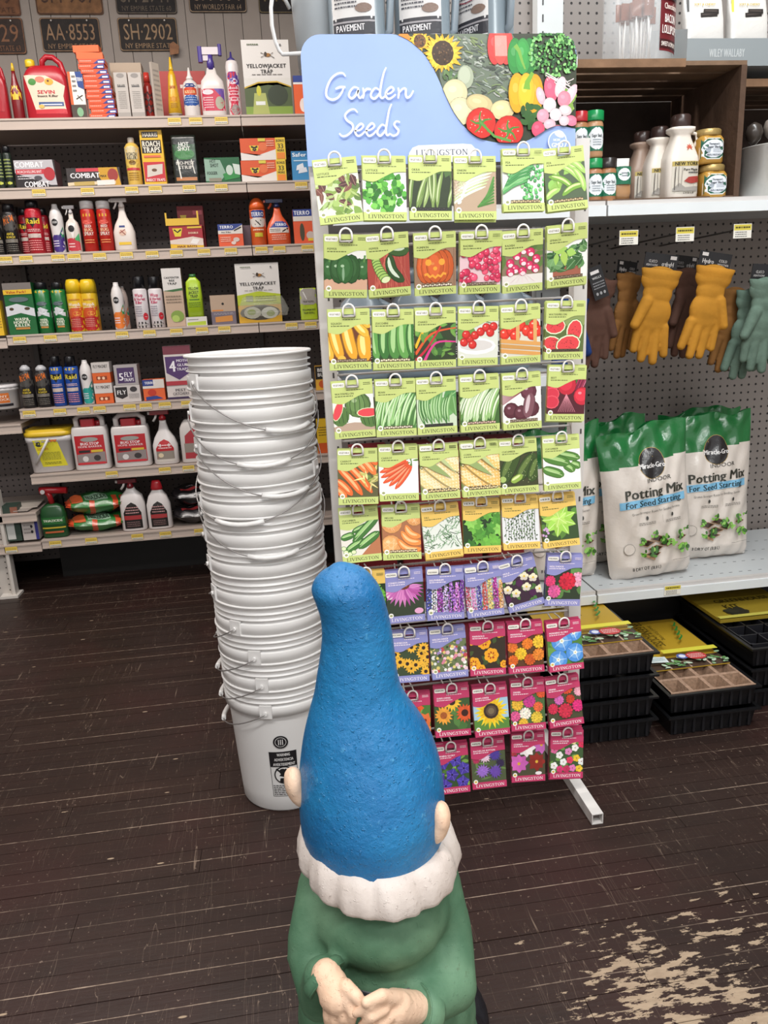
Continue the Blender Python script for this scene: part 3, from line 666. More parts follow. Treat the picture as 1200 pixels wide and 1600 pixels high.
def P_bean3(p):
    p.bg('#41662f')
    for i in range(13): p.pod((-.15+.08*i, .0+.06*(i % 3)), (.35+.07*i, .9+.05*(i % 4)), .055, p.R.choice(['#7ea860', '#9cc47c', '#658f4a', '#c6dcae']), .09, '#e6f2d6')
    p.bgseed('#d8b8a8')
def P_beet(p):
    p.bg('#ece7e4'); 
    for i in range(14): p.st([(-.1, .4+.04*i), (.5, .75+.02*i)], .01, jit('#8a2c44', .2, p.R))
    for u, v in ((.22, .3), (.75, .32), (.48, .22)): p.ball(u, v, .19, '#55232f', '#a8828c')
    p.ball(.68, .75, .2, '#5e2a38', '#c9b0b6'); p.pod((.62, .1), (.74, .7), .13, '#7c4f58', 0, '#cdb8bc'); p.bgseed('#9a8a7a')
def P_beetr(p):
    p.bg('#521a26')
    for i in range(16): p.st([(.3+.04*i, .6), (.55+.04*i, 1.2)], .012, p.R.choice(['#8a2048', '#b33a5c', '#4e7a3a', '#c86a88']))
    p.ball(.5, .72, .24, '#c02338', '#f08a94'); p.ball(.92, .45, .22, '#c8283c', '#f08a94')
    for a in (.75, .5, .3): p.e(.12, a, .2, .17, '#e05260'); p.e(.12, a, .17, .14, '#cf3448')
    for i in range(10): p.st([(.5, .5), (.3+.05*i, .05)], .005, '#d88a98')
def P_carrot(p):
    p.bg('#5d5a38'); p.leaves(24, ['#8aa050', '#d6c678', '#6e8a42'], .25, .03, (.55, 1), (.3, 1.1))
    for i in range(7): p.pod((.0+.13*i-.15, .1+.1*(i)-.2), (.3+.14*i, .25+.12*i-.6*(i < 4)*0), .001, '#e0682a')
    for x0, y0, x1, y1 in ((-.05, .45, .35, .05), (0, .75, .6, .05), (.15, .9, .85, .1), (.4, .98, .75, .6), (.55, 1, .95, .55), (.75, 1.05, 1, .8), (-.1, .25, .2, .0)): p.pod((x0, y0), (x1, y1), .085, p.R.choice(['#e56c30', '#ee7c3c']), .04, '#ffb880')
    p.leaves(16, ['#e6d992', '#b9b860'], .25, .02, (.6, .9), (.3, .6))
def P_carrot2(p):
    p.bg('#f1efe9'); p.leaves(16, ['#5f8a3c'], .25, .02, (.75, .95), (.75, 1.0))
    for x0, y0, x1, y1 in ((.02, .55, .75, .8), (.05, .42, .75, .75), (.1, .28, .78, .72), (.25, .2, .8, .7), (.4, .12, .84, .68), (.12, .65, .7, .84)): p.pod((x1, y1), (x0, y0), .055, '#e2572e', .02, '#ff9c74')
def P_corn(p, c1='#efd694', c2='#f5e8c4'):
    p.bg('#7f8a54')
    for x0, y0, x1, y1, w in ((-.1, .55, .7, -.1, .2), (0, 1.0, 1.05, .1, .22), (.45, 1.1, 1.15, .55, .2)):
        p.pod((x0, y0), (x1, y1), w, c1, 0, c2)
        L = math.hypot(x1-x0, y1-y0); dx, dy = (x1-x0)/L, (y1-y0)/L
        for r in range(-3, 4):
            for k in range(int(L/.055)): t = .05+k*.055; s_ = r*w*.27; p.e(x0+dx*t-dy*s_, y0+dy*t+dx*s_, .022, .018, jit(c2 if (r+k) % 2 else c1, .1, p.R), n=6)
    p.leaf(-.1, .95, 1.1, -.6, .09, '#93a768'); p.leaf(.3, 1.1, .9, -.8, .05, '#b9c68c'); p.bgseed('#e9d39a')
def P_corn2(p): P_corn(p, '#efc673', '#f8e3b6')
def P_cuked(p):
    p.bg('#3c3f22')
    for x0, y0, x1, y1, w in ((.05, .1, .5, .95, .17), (.45, .15, .95, .8, .15), (.8, .1, 1.05, .7, .14), (.55, .9, 1.05, 1.05, .12)):
        p.pod((x0, y0), (x1, y1), w, '#39501f', .02, '#647a3c')
        for i in range(16): t = p.R.random(); p.e(x0+(x1-x0)*t+p.R.uniform(-.1, .1), y0+(y1-y0)*t+p.R.uniform(-.08, .08), .009, None, '#c2cc94', n=5)
    p.pod((.28, .12), (.58, .28), .08, '#8fae48', 0, '#d5e09a'); p.e(.06, .2, .09, .08, '#a5bd68')
def P_cuke(p):
    p.bg('#eeece6')
    for x0, y0, x1, y1, w in ((.35, .78, 1.0, .62, .1), (.75, .5, 1.02, .4, .09), (.55, .5, .85, .3, .1), (-.02, .4, .55, .2, .11), (0, .72, .72, .5, .12)): p.pod((x0, y0), (x1, y1), w, '#4f7f33', 0, '#9fc47c'); p.st([(x0+.05, y0), (x1-.05, y1)], .008, '#b9d296')
def P_cuke2(p):
    p.bg('#e2ddd2'); p.c.poly([p.q(*a) for a in ((.4, -.1), (1.1, -.1), (1.1, .6))], '#b5734c')
    for x0, y0, x1, y1, w in ((.3, .6, .8, .78, .07), (.0, .45, .35, .55, .08), (.1, .12, .6, .4, .09), (.3, .35, 1.02, .98, .1), (.42, .18, 1.0, .55, .1)): p.pod((x0, y0), (x1, y1), w, '#3f7430', .0, '#9cc87c'); p.st([(x0+.05, y0+.03), (x1-.04, y1-.02)], .006, '#cfe2ac')
    for u, v in ((.1, .1), (.2, .05), (.3, .09), (.05, .2)): p.e(u, v, .07, .06, '#4c8038'); p.e(u, v, .058, .048, '#dde9b8')
def P_cant(p):
    p.bg('#a86c48')
    for u, v, r in ((.25, .78, .27), (.85, .9, .22), (.22, .2, .26)):
        p.ball(u, v, r, '#dd9a5c', '#f6cf9c')
        for i in range(7): b = p.R.uniform(0, 6); p.st([(u+r*.8*math.cos(b), v+r*.8*math.sin(b)), (u-r*.7*math.cos(b+.6), v-r*.7*math.sin(b+.6))], .004, '#f3cfa0')
    for x0, y0, x1, y1 in ((.4, .35, 1.0, .08), (.5, .55, 1.05, .25), (.62, .7, 1.0, .4)): p.pod((x0, y0), (x1, y1), .085, '#ee8e45', -.2, '#ffc48c')
    p.bgseed('#e6cfa6')
def P_dill(p):
    p.bg('#dfe3da')
    for i in range(150): x = p.R.uniform(0, 1); y = p.R.uniform(.05, 1); p.st([(x, y), (x+p.R.uniform(-.2, .2), y+p.R.uniform(.02, .18))], .007, p.R.choice(['#3f6a3c', '#5b8a55', '#7fa87c', '#2f5030', '#a8c6a4']))
def P_parsley(p):
    p.bg('#1f3a18')
    for i in range(34):
        u, v = p.R.uniform(0, 1), p.R.uniform(0, 1.1); c = p.R.choice(['#4e9132', '#6cb040', '#397526', '#8ac85a'])
        for k in range(7): p.leaf(u, v, .19, k*.9+i, .06, jit(c, .15, p.R))
def P_thyme(p):
    p.bg('#dedfe0')
    for i in range(12):
        x = .1+.07*i; q = [(x+.1*(i-6)*.02, .05), (x, .5), (x+p.R.uniform(-.1, .1), .9+p.R.uniform(-.1, .2))]; p.st(q, .005, '#4b5a34')
        for k in range(12): t = k/12; p.leaf(x+p.R.uniform(-.03, .03), .1+.85*t, .06, p.R.uniform(0, 6), .016, p.R.choice(['#3f5a2c', '#587a3c', '#2d4421']))
    for i in range(14): p.e(p.R.uniform(.1, .9), p.R.uniform(.5, 1.1), .016, None, '#f0eef0', n=6)
def P_basil(p):
    p.bg('#324a24'); p.leaves(14, ['#7faa48', '#557f30'], .35, .1); 
    for k in range(9): p.leaf(.5, .55, .48, k*.7+.3, .13, jit('#9fcf52', .14, p.R), '#d6eb9c')
    for k in range(5): p.leaf(.5, .57, .26, k*1.25+.6, .08, jit('#b9e06a', .1, p.R), '#e2f2ac')
    for i in range(9): p.e(p.R.uniform(0, .2), p.R.uniform(.05, .35), .035, None, '#c6a0c8', n=7)
def P_cone(p):
    p.bg('#35402e'); p.e(.1, .6, .1, .14, '#e8c8dc'); p.e(.85, .1, .12, .08, '#e6a8cc'); 
    for k in range(15): a = math.pi+.05+k*math.pi/14*.98; p.leaf(.47+.1*math.cos(a), .78, .42+.14*abs(math.sin(a)), a, .055, jit(p.R.choice(['#cf6fb8', '#b854a0', '#dd88c8']), .1, p.R), '#a04890')
    p.e(.47, .8, .17, .1, '#6b3320'); p.e(.47, .84, .13, .07, '#a8562c')
    for i in range(22): p.e(.47+p.R.uniform(-.13, .13), .84+p.R.uniform(-.06, .05), .014, None, '#d87a3c', n=5)
def spikes(p, cols, wide=.07, ys=1.0, n=7):
    for i in range(n):
        x = .06+i*.9/(n-1); c = cols[i % len(cols)]; h = ys*p.R.uniform(.8, 1.05)
        for k in range(int(h/.045)):
            y = k*.045; w = wide*(1-max(0, y/h-.55)*1.5)
            for j in (-1, 0, 1): p.e(x+j*w*.75+p.R.uniform(-.016, .016), y+p.R.uniform(-.01, .01), .025, .022, jit(c, .5, p.R), n=6)
            p.e(x+p.R.uniform(-.04, .04), y, .014, None, jit('#f0e4f2', .2, p.R) if k % 2 else jit('#3a2a4a', .3, p.R), n=5)
def P_delph(p): p.bg('#3d4a34'); spikes(p, ['#5a5ec0', '#e5e0f0', '#a84cb0', '#cbb4e0', '#b06cc8', '#d58adc', '#8c50b8'])
def P_lupine(p): p.bg('#c3cfdc'); p.leaves(10, ['#7d9a68'], .2, .05, v=(0, .3)); spikes(p, ['#c23c58', '#d884b8', '#5a4ca8', '#d8584c', '#e8c86c', '#b03c98', '#e8b070'], .06, .95)
def P_viola(p):
    p.bg('#3a2436'); p.leaves(18, ['#4f7a3a'], .2, .05)
    for u, v in ((.2, .7), (.45, .85), (.85, .95), (.3, .3), (.62, .4), (.85, .6), (.1, .45), (.62, .7), (.95, .25)):
        for k in range(5): p.e(u+.07*math.cos(k*1.256), v+.07*math.sin(k*1.256), .06, .05, '#efe9c8' if k < 3 else '#d9cfc0')
        p.e(u, v, .03, None, '#e8c84a')
    for u, v in ((.45, .55), (.75, .2), (.05, .2)): p.e(u, v, .1, .1, '#4c1f4a')
def P_holly(p):
    p.bg('#2c3a26'); p.leaves(12, ['#5d8a48'], .3, .1)
    for u, v, r, c in ((.3, .85, .17, '#eadf9c'), (.9, .55, .2, '#eda4be'), (.12, .5, .15, '#e23f74'), (.25, .22, .18, '#df5c9a'), (.6, .5, .24, '#d2243e')): p.pom(u, v, r, c)
def P_rud(p):
    p.bg('#3b4a30')
    for i in range(15): u, v = p.R.uniform(0, 1), p.R.uniform(.0, 1.05); p.flower(u, v, .17, 11, '#efb63a', '#33201a', .3, .22)
def P_wild(p):
    p.bg('#6d7a52')
    for i in range(150): p.e(p.R.uniform(0, 1), p.R.uniform(0, 1.1), p.R.uniform(.03, .065), None, jit(p.R.choice(['#f2efe8', '#d8869c', '#e8d47c', '#9a86bc', '#f0c8d0', '#55683c', '#b8484c', '#3a4a2a']), .12, p.R), n=6)
def P_mari(p):
    p.bg('#33271c'); p.leaves(10, ['#3f5228'], .2, .06)
    for u, v, r in ((.4, .72, .2), (.6, .36, .22), (.1, .15, .2), (.85, 1.0, .18), (.3, .0, .14), (.95, .1, .12), (.05, .75, .1)):
        for k in range(7): a = k*.9; p.e(u+r*.55*math.cos(a), v+r*.55*math.sin(a), r*.42, None, '#f0a822', n=8); p.e(u+r*.35*math.cos(a), v+r*.35*math.sin(a), r*.16, None, '#a8401c', n=7)
        p.e(u, v, r*.2, None, '#f6c03c')
def P_mari2(p):
    p.bg('#5c3a1c')
    for u, v, r, c in ((.15, .9, .15, '#d8641c'), (.5, .95, .15, '#e06c20'), (.85, 1.0, .18, '#d4541c'), (.12, .55, .15, '#e8762a'), (.35, .35, .17, '#f0c02c'), (.55, .62, .16, '#e87c24'), (.88, .65, .18, '#f2c234'), (.12, .18, .15, '#e06820'), (.6, .18, .16, '#cf5a1e'), (.85, .3, .17, '#e8862c')): p.pom(u, v, r, c)
def P_glory(p):
    p.bg('#4f8038'); p.leaves(10, ['#6fa04a', '#35602a'], .4, .16)
    for u, v, r in ((.78, .85, .22), (.42, .66, .3), (.78, .3, .26), (.28, .15, .26)):
        p.e(u, v, r*1.03, None, '#2f62a8', n=16); p.e(u, v, r, None, '#4f92dc', n=16); p.e(u, v, r*.62, None, '#77b0ea', n=14)
        for k in range(5): p.st([(u, v), (u+r*.9*math.cos(k*1.256), v+r*.9*math.sin(k*1.256))], (.014, .004), '#cfe4f6')
        p.e(u, v, r*.22, None, '#eef4ee'); p.e(u, v, r*.07, None, '#d8c06a')
def P_nast(p): p.bg('#4b7a34'); p.leaves(8, ['#6fa048'], .3, .12); [p.flower(u, v, .22, 6, c, '#7a2a18', .2, .4) for u, v, c in ((.6, .8, '#e2582c'), (.85, .45, '#e8743c'), (.3, .4, '#d83c2c'), (.9, .1, '#ee8844'), (.2, .9, '#d8482c'))]
def P_sunm(p):
    p.bg('#3d5a30'); p.leaves(10, ['#4f7a3c'], .4, .13)
    for u, v, r, c, cc in ((.1, .9, .18, '#a02c24', '#2b1712'), (.5, .78, .27, '#f3c23a', '#33201a'), (.25, .42, .28, '#eda23a', '#a85a28'), (.85, .45, .28, '#dd5a2c', '#3a1c14')): p.flower(u, v, r, 15, c, cc, .36, .17, rows=2)
def P_sun(p): p.bg('#a9cbe0'); p.c.rect(*p.q(0, 0), *p.q(1, .3), '#5a8a3c'); p.flower(.5, .52, .5, 22, '#f5d52a', '#3b2a22', .44, .12, rows=2, tip='#e9b822'); p.e(.5, .52, .15, None, '#5c4a3c'); p.e(.5, .52, .09, None, '#7a6a50')
def P_zin(p, sd=0):
    p.bg('#4a6a3a'); cs = ['#e8b83a', '#df5c92', '#c83c8a', '#e0582c', '#f4ecdc', '#d8384c', '#e86a3c', '#c86ad0', '#e0c040']
    pts = ((.2, .55, .17), (.55, .62, .18), (.42, .28, .17), (.8, .45, .14), (.75, .15, .17), (.12, .22, .15), (.9, .85, .15), (.62, .95, .14), (.28, .92, .14), (.35, .02, .14), (.05, .85, .1))
    for i, (u, v, r) in enumerate(pts): p.pom(u, v, r, cs[(i*2+sd) % 9])
def P_zin2(p):
    p.bg('#4a4a30')
    for i, (u, v, r, c) in enumerate(((.18, .8, .12, '#d84a2c'), (.4, .82, .11, '#e8862c'), (.62, .88, .17, '#e2502c'), (.88, 1.0, .16, '#dd5a8a'), (.95, .75, .14, '#eda8b8'), (.35, .58, .14, '#d86ab8'), (.68, .56, .13, '#c83a24'), (.15, .35, .15, '#cf2c4c'), (.5, .25, .21, '#d02c48'), (.88, .35, .17, '#da2c78'))): p.pom(u, v, r, c)
def P_glory2(p):
    p.bg('#35502c'); p.leaves(20, ['#7fa848', '#4f7a34'], .2, .05)
    for u, v in ((.25, .7), (.62, .75), (.12, .3), (.5, .35), (.85, .5), (.8, .12), (.3, .05)):
        for k in range(5): p.leaf(u, v, .2, k*1.256+u*5, .1, jit('#4a3aa0', .2, p.R), '#7a6ad0')
        p.e(u, v, .03, None, '#1c1038')
    p.e(.2, .85, .05, None, '#e8a0c8')
def P_bach(p):
    p.bg('#4f5a3c'); p.leaves(12, ['#6a8a4a'], .3, .03)
    for u, v, r, c in ((.15, .65, .14, '#b8305c'), (.4, .72, .2, '#eac8dc'), (.7, .75, .2, '#4f3c98'), (.85, .5, .15, '#33264a'), (.32, .32, .22, '#9a6cc8'), (.68, .28, .22, '#6a48a8')): p.flower(u, v, r, 14, c, c, .4, .14, rows=2)
def P_cos(p): p.bg('#4c4a34'); [p.flower(u, v, r, 8, c, '#d8a83a', .16, .36) for u, v, r, c in ((.9, .85, .26, '#c86ab8'), (.05, .7, .16, '#a83040'), (.45, .78, .28, '#f1ede8'), (.75, .38, .28, '#8c2820'), (.22, .35, .3, '#cf62b4'))]; p.e(.8, .05, .1, .05, '#f0e8e8')
def P_four(p):
    p.bg('#3d5a34'); p.leaves(14, ['#6a9a4a'], .2, .06)
    for i, (u, v) in enumerate(((.12, .65), (.3, .8), (.5, .95), (.7, .9), (.85, 1.05), (.28, .5), (.55, .6), (.75, .7), (.95, .8), (.12, .2), (.4, .3), (.6, .35), (.8, .4), (.95, .3), (.3, .1), (.68, .12), (.88, .1), (.5, .1))):
        c = ['#e06a9c', '#f2f0ea', '#f0ce3c', '#efe0a0', '#d82c54', '#f4f2ee', '#e08abf', '#f4f0ea', '#d83058', '#f6f4f0', '#f2f0ec', '#df3c64', '#eec438', '#f0f0ea', '#d83a74', '#e07ab8', '#f0c83a', '#c83060'][i]
        for k in range(5): p.e(u+.06*math.cos(k*1.256), v+.06*math.sin(k*1.256), .055, .05, jit(c, .08, p.R), n=8)
        p.e(u, v, .018, None, '#8a4a3c', n=6)
KINDS = [
 [('lettuce', 'VEGETABLE', P_mix, 'mixed green and dark red salad leaves'), ('lettuce', 'VEGETABLE', P_lettuce, 'a round head of bright green curly lettuce'), ('okra', 'VEGETABLE', P_okra, 'upright okra pods'), ('onion', 'VEGETABLE', P_onion, 'white bunching onions with roots'), ('pea', 'VEGETABLE', P_pea, 'opened pods with round green peas'), ('pea', 'VEGETABLE', P_snap, 'long flat snap pea pods')],
 [('pepper', 'VEGETABLE', P_bell, 'dark green bell peppers'), ('pepper', 'VEGETABLE', P_jal, 'sliced and whole jalapenos on red wood'), ('pumpkin', 'VEGETABLE', P_pumpkin, 'a carved glowing orange pumpkin'), ('radish', 'VEGETABLE', P_radish, 'a heap of all red radishes'), ('radish', 'VEGETABLE', P_radw, 'a bunch of pink and white radishes'), ('spinach', 'VEGETABLE', P_spin, 'spinach leaves in a red basket')],
 [('squash', 'VEGETABLE', P_squash, 'yellow summer squash'), ('zucchini', 'VEGETABLE', P_zuc, 'dark green zucchini standing upright'), ('chard', 'VEGETABLE', P_chard, 'rainbow coloured chard stems'), ('tomato', 'VEGETABLE', P_cherry, 'cherry tomatoes in a white bowl'), ('tomato', 'VEGETABLE', P_basket, 'tomatoes in a woven wooden basket'), ('watermelon', 'VEGETABLE', P_melon4, 'four cut watermelon rounds')],
 [('watermelon', 'VEGETABLE', P_melon, 'a whole watermelon and two halves'), ('bean', 'VEGETABLE', P_bean, 'thin pale slanting beans'), ('bean', 'VEGETABLE', P_bean2, 'green beans lying on broad leaves'), ('bean', 'VEGETABLE', P_bean3, 'wide flat mottled bean pods'), ('beet', 'VEGETABLE', P_beet, 'dark brown red beet roots on white'), ('beet', 'VEGETABLE', P_beetr, 'bright red sliced beets')],
 [('carrot', 'VEGETABLE', P_carrot, 'thick orange carrots side by side'), ('carrot', 'VEGETABLE', P_carrot2, 'a fan of thin carrots on white'), ('corn', 'VEGETABLE', P_corn, 'pale bicolour corn cobs in green husk'), ('corn', 'VEGETABLE', P_corn2, 'golden yellow corn cobs'), ('cucumber', 'VEGETABLE', P_cuked, 'dark warty pickling cucumbers'), ('cucumber', 'VEGETABLE', P_cuke, 'a pile of smooth cucumbers on white')],
 [('cucumber', 'VEGETABLE', P_cuke2, 'striped cucumbers beside cut rounds'), ('melon', 'VEGETABLE', P_cant, 'cantaloupes with curved orange slices'), ('dill', 'HERB', P_dill, 'feathery dill fronds'), ('parsley', 'HERB', P_parsley, 'dense flat parsley leaves'), ('thyme', 'HERB', P_thyme, 'sparse thyme sprigs on pale ground'), ('basil', 'HERB', P_basil, 'a star of large light green basil leaves')],
 [('parsley', 'HERB', P_parsley, 'yellow banner mostly hidden by the blue hat'), ('coneflower', 'PERENNIAL', P_cone, 'one drooping pink coneflower'), ('delphinium', 'PERENNIAL', P_delph, 'blue, white and purple delphinium spikes'), ('lupine', 'PERENNIAL', P_lupine, 'pointed multicoloured lupines on pale sky'), ('viola', 'PERENNIAL', P_viola, 'cream and purple violas, hanging crooked'), ('hollyhock', 'PERENNIAL', P_holly, 'red, pink and cream hollyhocks')],
 [None, ('rudbeckia', 'PERENNIAL', P_rud, 'black eyed yellow daisies'), ('wildflower', 'PERENNIAL', P_wild, 'a crowd of tiny mixed wildflowers'), ('marigold', 'ANNUAL', P_mari, 'yellow marigolds with rust centres'), ('marigold', 'ANNUAL', P_mari2, 'ball shaped orange and yellow marigolds'), ('morning glory', 'ANNUAL', P_glory, 'four large sky blue morning glories')],
 [None, ('nasturtium', 'ANNUAL', P_nast, 'red orange nasturtiums cut off by the blue hat'), ('sunflower', 'ANNUAL', P_sunm, 'yellow, orange and rusty sunflowers'), ('sunflower', 'ANNUAL', P_sun, 'one huge yellow sunflower head'), ('zinnia', 'ANNUAL', P_zin, 'yellow, pink and orange ball zinnias'), ('zinnia', 'ANNUAL', P_zin2, 'crimson and orange zinnias')],
 [None, None, ('morning glory', 'ANNUAL', P_glory2, 'deep violet morning glories'), ('bachelor button', 'ANNUAL', P_bach, 'fringed purple and pink bachelor buttons'), ('cosmos', 'ANNUAL', P_cos, 'white, pink and dark red cosmos'), ("four o'clock", 'ANNUAL', P_four, 'many small white, yellow and pink blooms')]]
PH_ = .1265; PWD = .0905
ordn = ['top', 'second', 'third', 'fourth', 'fifth', 'sixth', 'seventh', 'eighth', 'ninth', 'bottom']
def packet(kind, band, fn, hc, seed):
    """paper seed packet, origin at the middle of its bottom edge, slot for the hook near its top"""
    m = MB(); w, h, t = PWD/2, PH_, .0022; hx, z0, z1 = .0145, h*.868, h*.925
    xs = [-w, -hx, hx, w]; zs = [0, z0, z1, h]; edge = lin(hc, .75)
    for i in range(3):
        for k in range(3):
            if i == 1 and k == 1: continue
            for y, c in ((-t/2, hc), (t/2, '#d9d4c6')): m.add([(xs[i], y, zs[k]), (xs[i+1], y, zs[k]), (xs[i+1], y, zs[k+1]), (xs[i], y, zs[k+1])], [(0, 1, 2, 3)], c)
    for a, b in (((-w, 0), (w, 0)), ((w, 0), (w, h)), ((w, h), (-w, h)), ((-w, h), (-w, 0)), ((-hx, z0), (hx, z0)), ((hx, z0), (hx, z1)), ((hx, z1), (-hx, z1)), ((-hx, z1), (-hx, z0))):
        m.add([(a[0], -t/2, a[1]), (b[0], -t/2, b[1]), (b[0], t/2, b[1]), (a[0], t/2, a[1])], [(0, 1, 2, 3)], edge)
    c = Canvas(m, lambda x, y, l: (x, -t/2-l, y), eps=.00001)
    b0, b1 = h*.13, h*.75
    p = Pic(c, -w, b0, w, b1, seed); fn(p); c.clip = (-w, 0, w, h); c.l += 1
    # banner with a wavy lower edge, kept clear of the slot
    wav = smooth([(-w, h*.63), (-w*.5, h*.60), (0, h*.68), (w*.45, h*.745), (w, h*.755)], 4)
    for a, b in zip(wav, wav[1:]): c.tri([a, b, (b[0], z0), (a[0], z0)], lin(hc))
    c.l += 1
    fx = h*.9
    c.rrect(-w*.97, h*.888, -w*.36, h*.967, .003, '#f2efe6'); c.text(band, -w*.66, h*.927, h*.034, '#4a4a3a', True, w=w*.5)
    ink = '#4a5528' if hc in (LIME, GOLD) else '#f6e9ef'
    c.lines(w*.55, h*.905, w*.9, h*.96, 2, ink, random.Random(seed)); c.lines(-w*.3, h*.822, w*.55, h*.85, 1, ink, random.Random(seed+1))
    c.text(kind.upper(), -w*.86, h*.775, h*.034, ink, True, anchor='l', sx=.95); c.lines(-w*.86, h*.715, w*.02, h*.75, 1, ink, random.Random(seed+2))
    c.rect(-w, 0, w, h*.13, hc); c.ell(-w*.8, h*.15, w*.13, w*.13, '#f4f2ea'); c.ell(-w*.8, h*.15, w*.08, w*.06, '#9aa06a' if hc != PINK else '#d8b84a')
    c.text('LIVINGSTON', w*.04, h*.062, h*.06, '#35361f' if hc in (LIME, GOLD) else '#fbf2f4', serif=True, w=w*1.66, sx=1)
    return m
hook_me = None
def make_hook():
    m = MB(); r = .0019
    for s in (-1, 1): m.tube([(s*.0075, 0, .0), (s*.011, -.03, 0), (s*.0115, -.096, 0), (s*.0125, -.1, .003)], r, '#d8d4d0')
    m.tube([(s*.0125, -.1, z) for s, z in ((-1, .0), (-1, .012))]+[(-.0125*math.cos(a), -.1, .012+.0135*math.sin(a)) for a in (math.pi*i/8 for i in range(1, 8))]+[(.0125, -.1, .012), (.0125, -.1, 0)], r*1.15, '#efebe8')
    m.tube([(0.0125, -.1, 0), (-.0125, -.1, 0)], r, '#bdb8b4'); return m
BACK = [[2, 3, 3, 2, 3, 4], [2, 3, 3, 4, 3, 4], [3, 3, 3, 3, 4, 3], [2, 3, 3, 4, 5, 3], [3, 3, 3, 4, 3, 3], [4, 3, 3, 3, 3, 3], [2, 3, 2, 4, 4, 3], [0, 3, 3, 3, 4, 4], [0, 3, 3, 5, 3, 3], [0, 0, 4, 2, 3, 5]]
hookz = []
for r, row in enumerate(ROWS):
    want = (99.7, 97, 93.5, 90, 85.5, 85, 80, 79, 79.5, 79)[r]; zz = []; p0 = onY(row[3][0], row[3][1], 1.685); best = None
    for dg in range(-14, 15):                       # lean of the row that gives the measured packet height
        tl = math.radians(dg); hgt = proj(p0)[1]-proj(p0+Vector((0, -math.sin(tl), math.cos(tl)))*PH_)[1]
        if best is None or abs(hgt-want) < best[0]: best = (abs(hgt-want), tl)
    tilt = best[1]
    for c_, q in enumerate(row):
        if not q: continue
        Yp = 1.685
        a = onY(q[0], q[1], Yp); b = onY(q[2], q[3], Yp); mid = (a+b)/2; rol = math.atan2(a.z-b.z, b.x-a.x)
        kind, band, fn, desc = KINDS[r][c_]; hc = GOLD if (r == 5 and c_ >= 2) or (r == 6 and c_ == 0) else LIME if r < 6 else LAV if r == 6 or (r == 7 and c_ < 3) else PINK
        mb = packet(kind, band, fn, hc, r*17+c_)
        top = Vector((mid.x, Yp, mid.z+PH_*math.cos(tilt)))
        rot = Matrix.Rotation(rol, 4, 'Y') @ Matrix.Rotation(tilt, 4, 'X')
        # the packets lean back at the bottom: pivot at the slot
        o = mb.build('seed_packet', 'print_paper'); Mx = Matrix.Translation((mid.x, Yp, mid.z)) @ Matrix.Rotation(rol, 4, 'Y') @ Matrix.Rotation(tilt, 4, 'X')
        o.matrix_world = Mx
        hue = {LIME: 'lime green', GOLD: 'golden yellow', LAV: 'lavender', PINK: 'crimson pink'}[hc]
        tag(o, '%s-topped %s seed packet picturing %s' % (hue, kind, desc), 'seed packet', '%s row of seed packets' % ordn[r])
        rr = random.Random(r*31+c_); slot = Mx @ Vector((0, 0, PH_*.9))
        for k in range(BACK[r][c_]):
            d = bpy.data.objects.new('seed_packet', o.data); COL.objects.link(d)
            d.matrix_world = Matrix.Translation((rr.uniform(-.0012, .0012)+.0006*k, .0042*(k+1), rr.uniform(-.0012, .002)-(.004 if rr.random() < .12 else 0))) @ Mx @ Matrix.Rotation(rr.uniform(-.006, .006), 4, 'Y')
            tag(d, 'spare %s packet behind the one picturing %s' % (kind, ' '.join(desc.split()[:8])), 'seed packet', 'spare %s packets behind row %s' % (kind, ordn[r]))
        hm = hook_me
        if hm is None: ho = make_hook().build('hook', 'painted_metal', rack); hook_me = ho.data
        else: ho = link('hook', hm, rack)
        hp = Vector((slot.x, slot.y+.094, slot.z-.0015)); ho.location = hp-Vector(rack.location); zz.append(hp.z)
    hookz.append(sum(zz)/len(zz)); 
    z = hookz[-1]; m = MB()
    # wire rail pair: slightly sloping with the row as hung
    m.tube([(XL, 1.78, z), (XR, 1.78, z)], .0028, '#c9c5c2'); m.tube([(XL, 1.784, z+.022), (XR, 1.784, z+.022)], .0028, '#c9c5c2'); GR(m, 'rail')
for k in range(4): pass
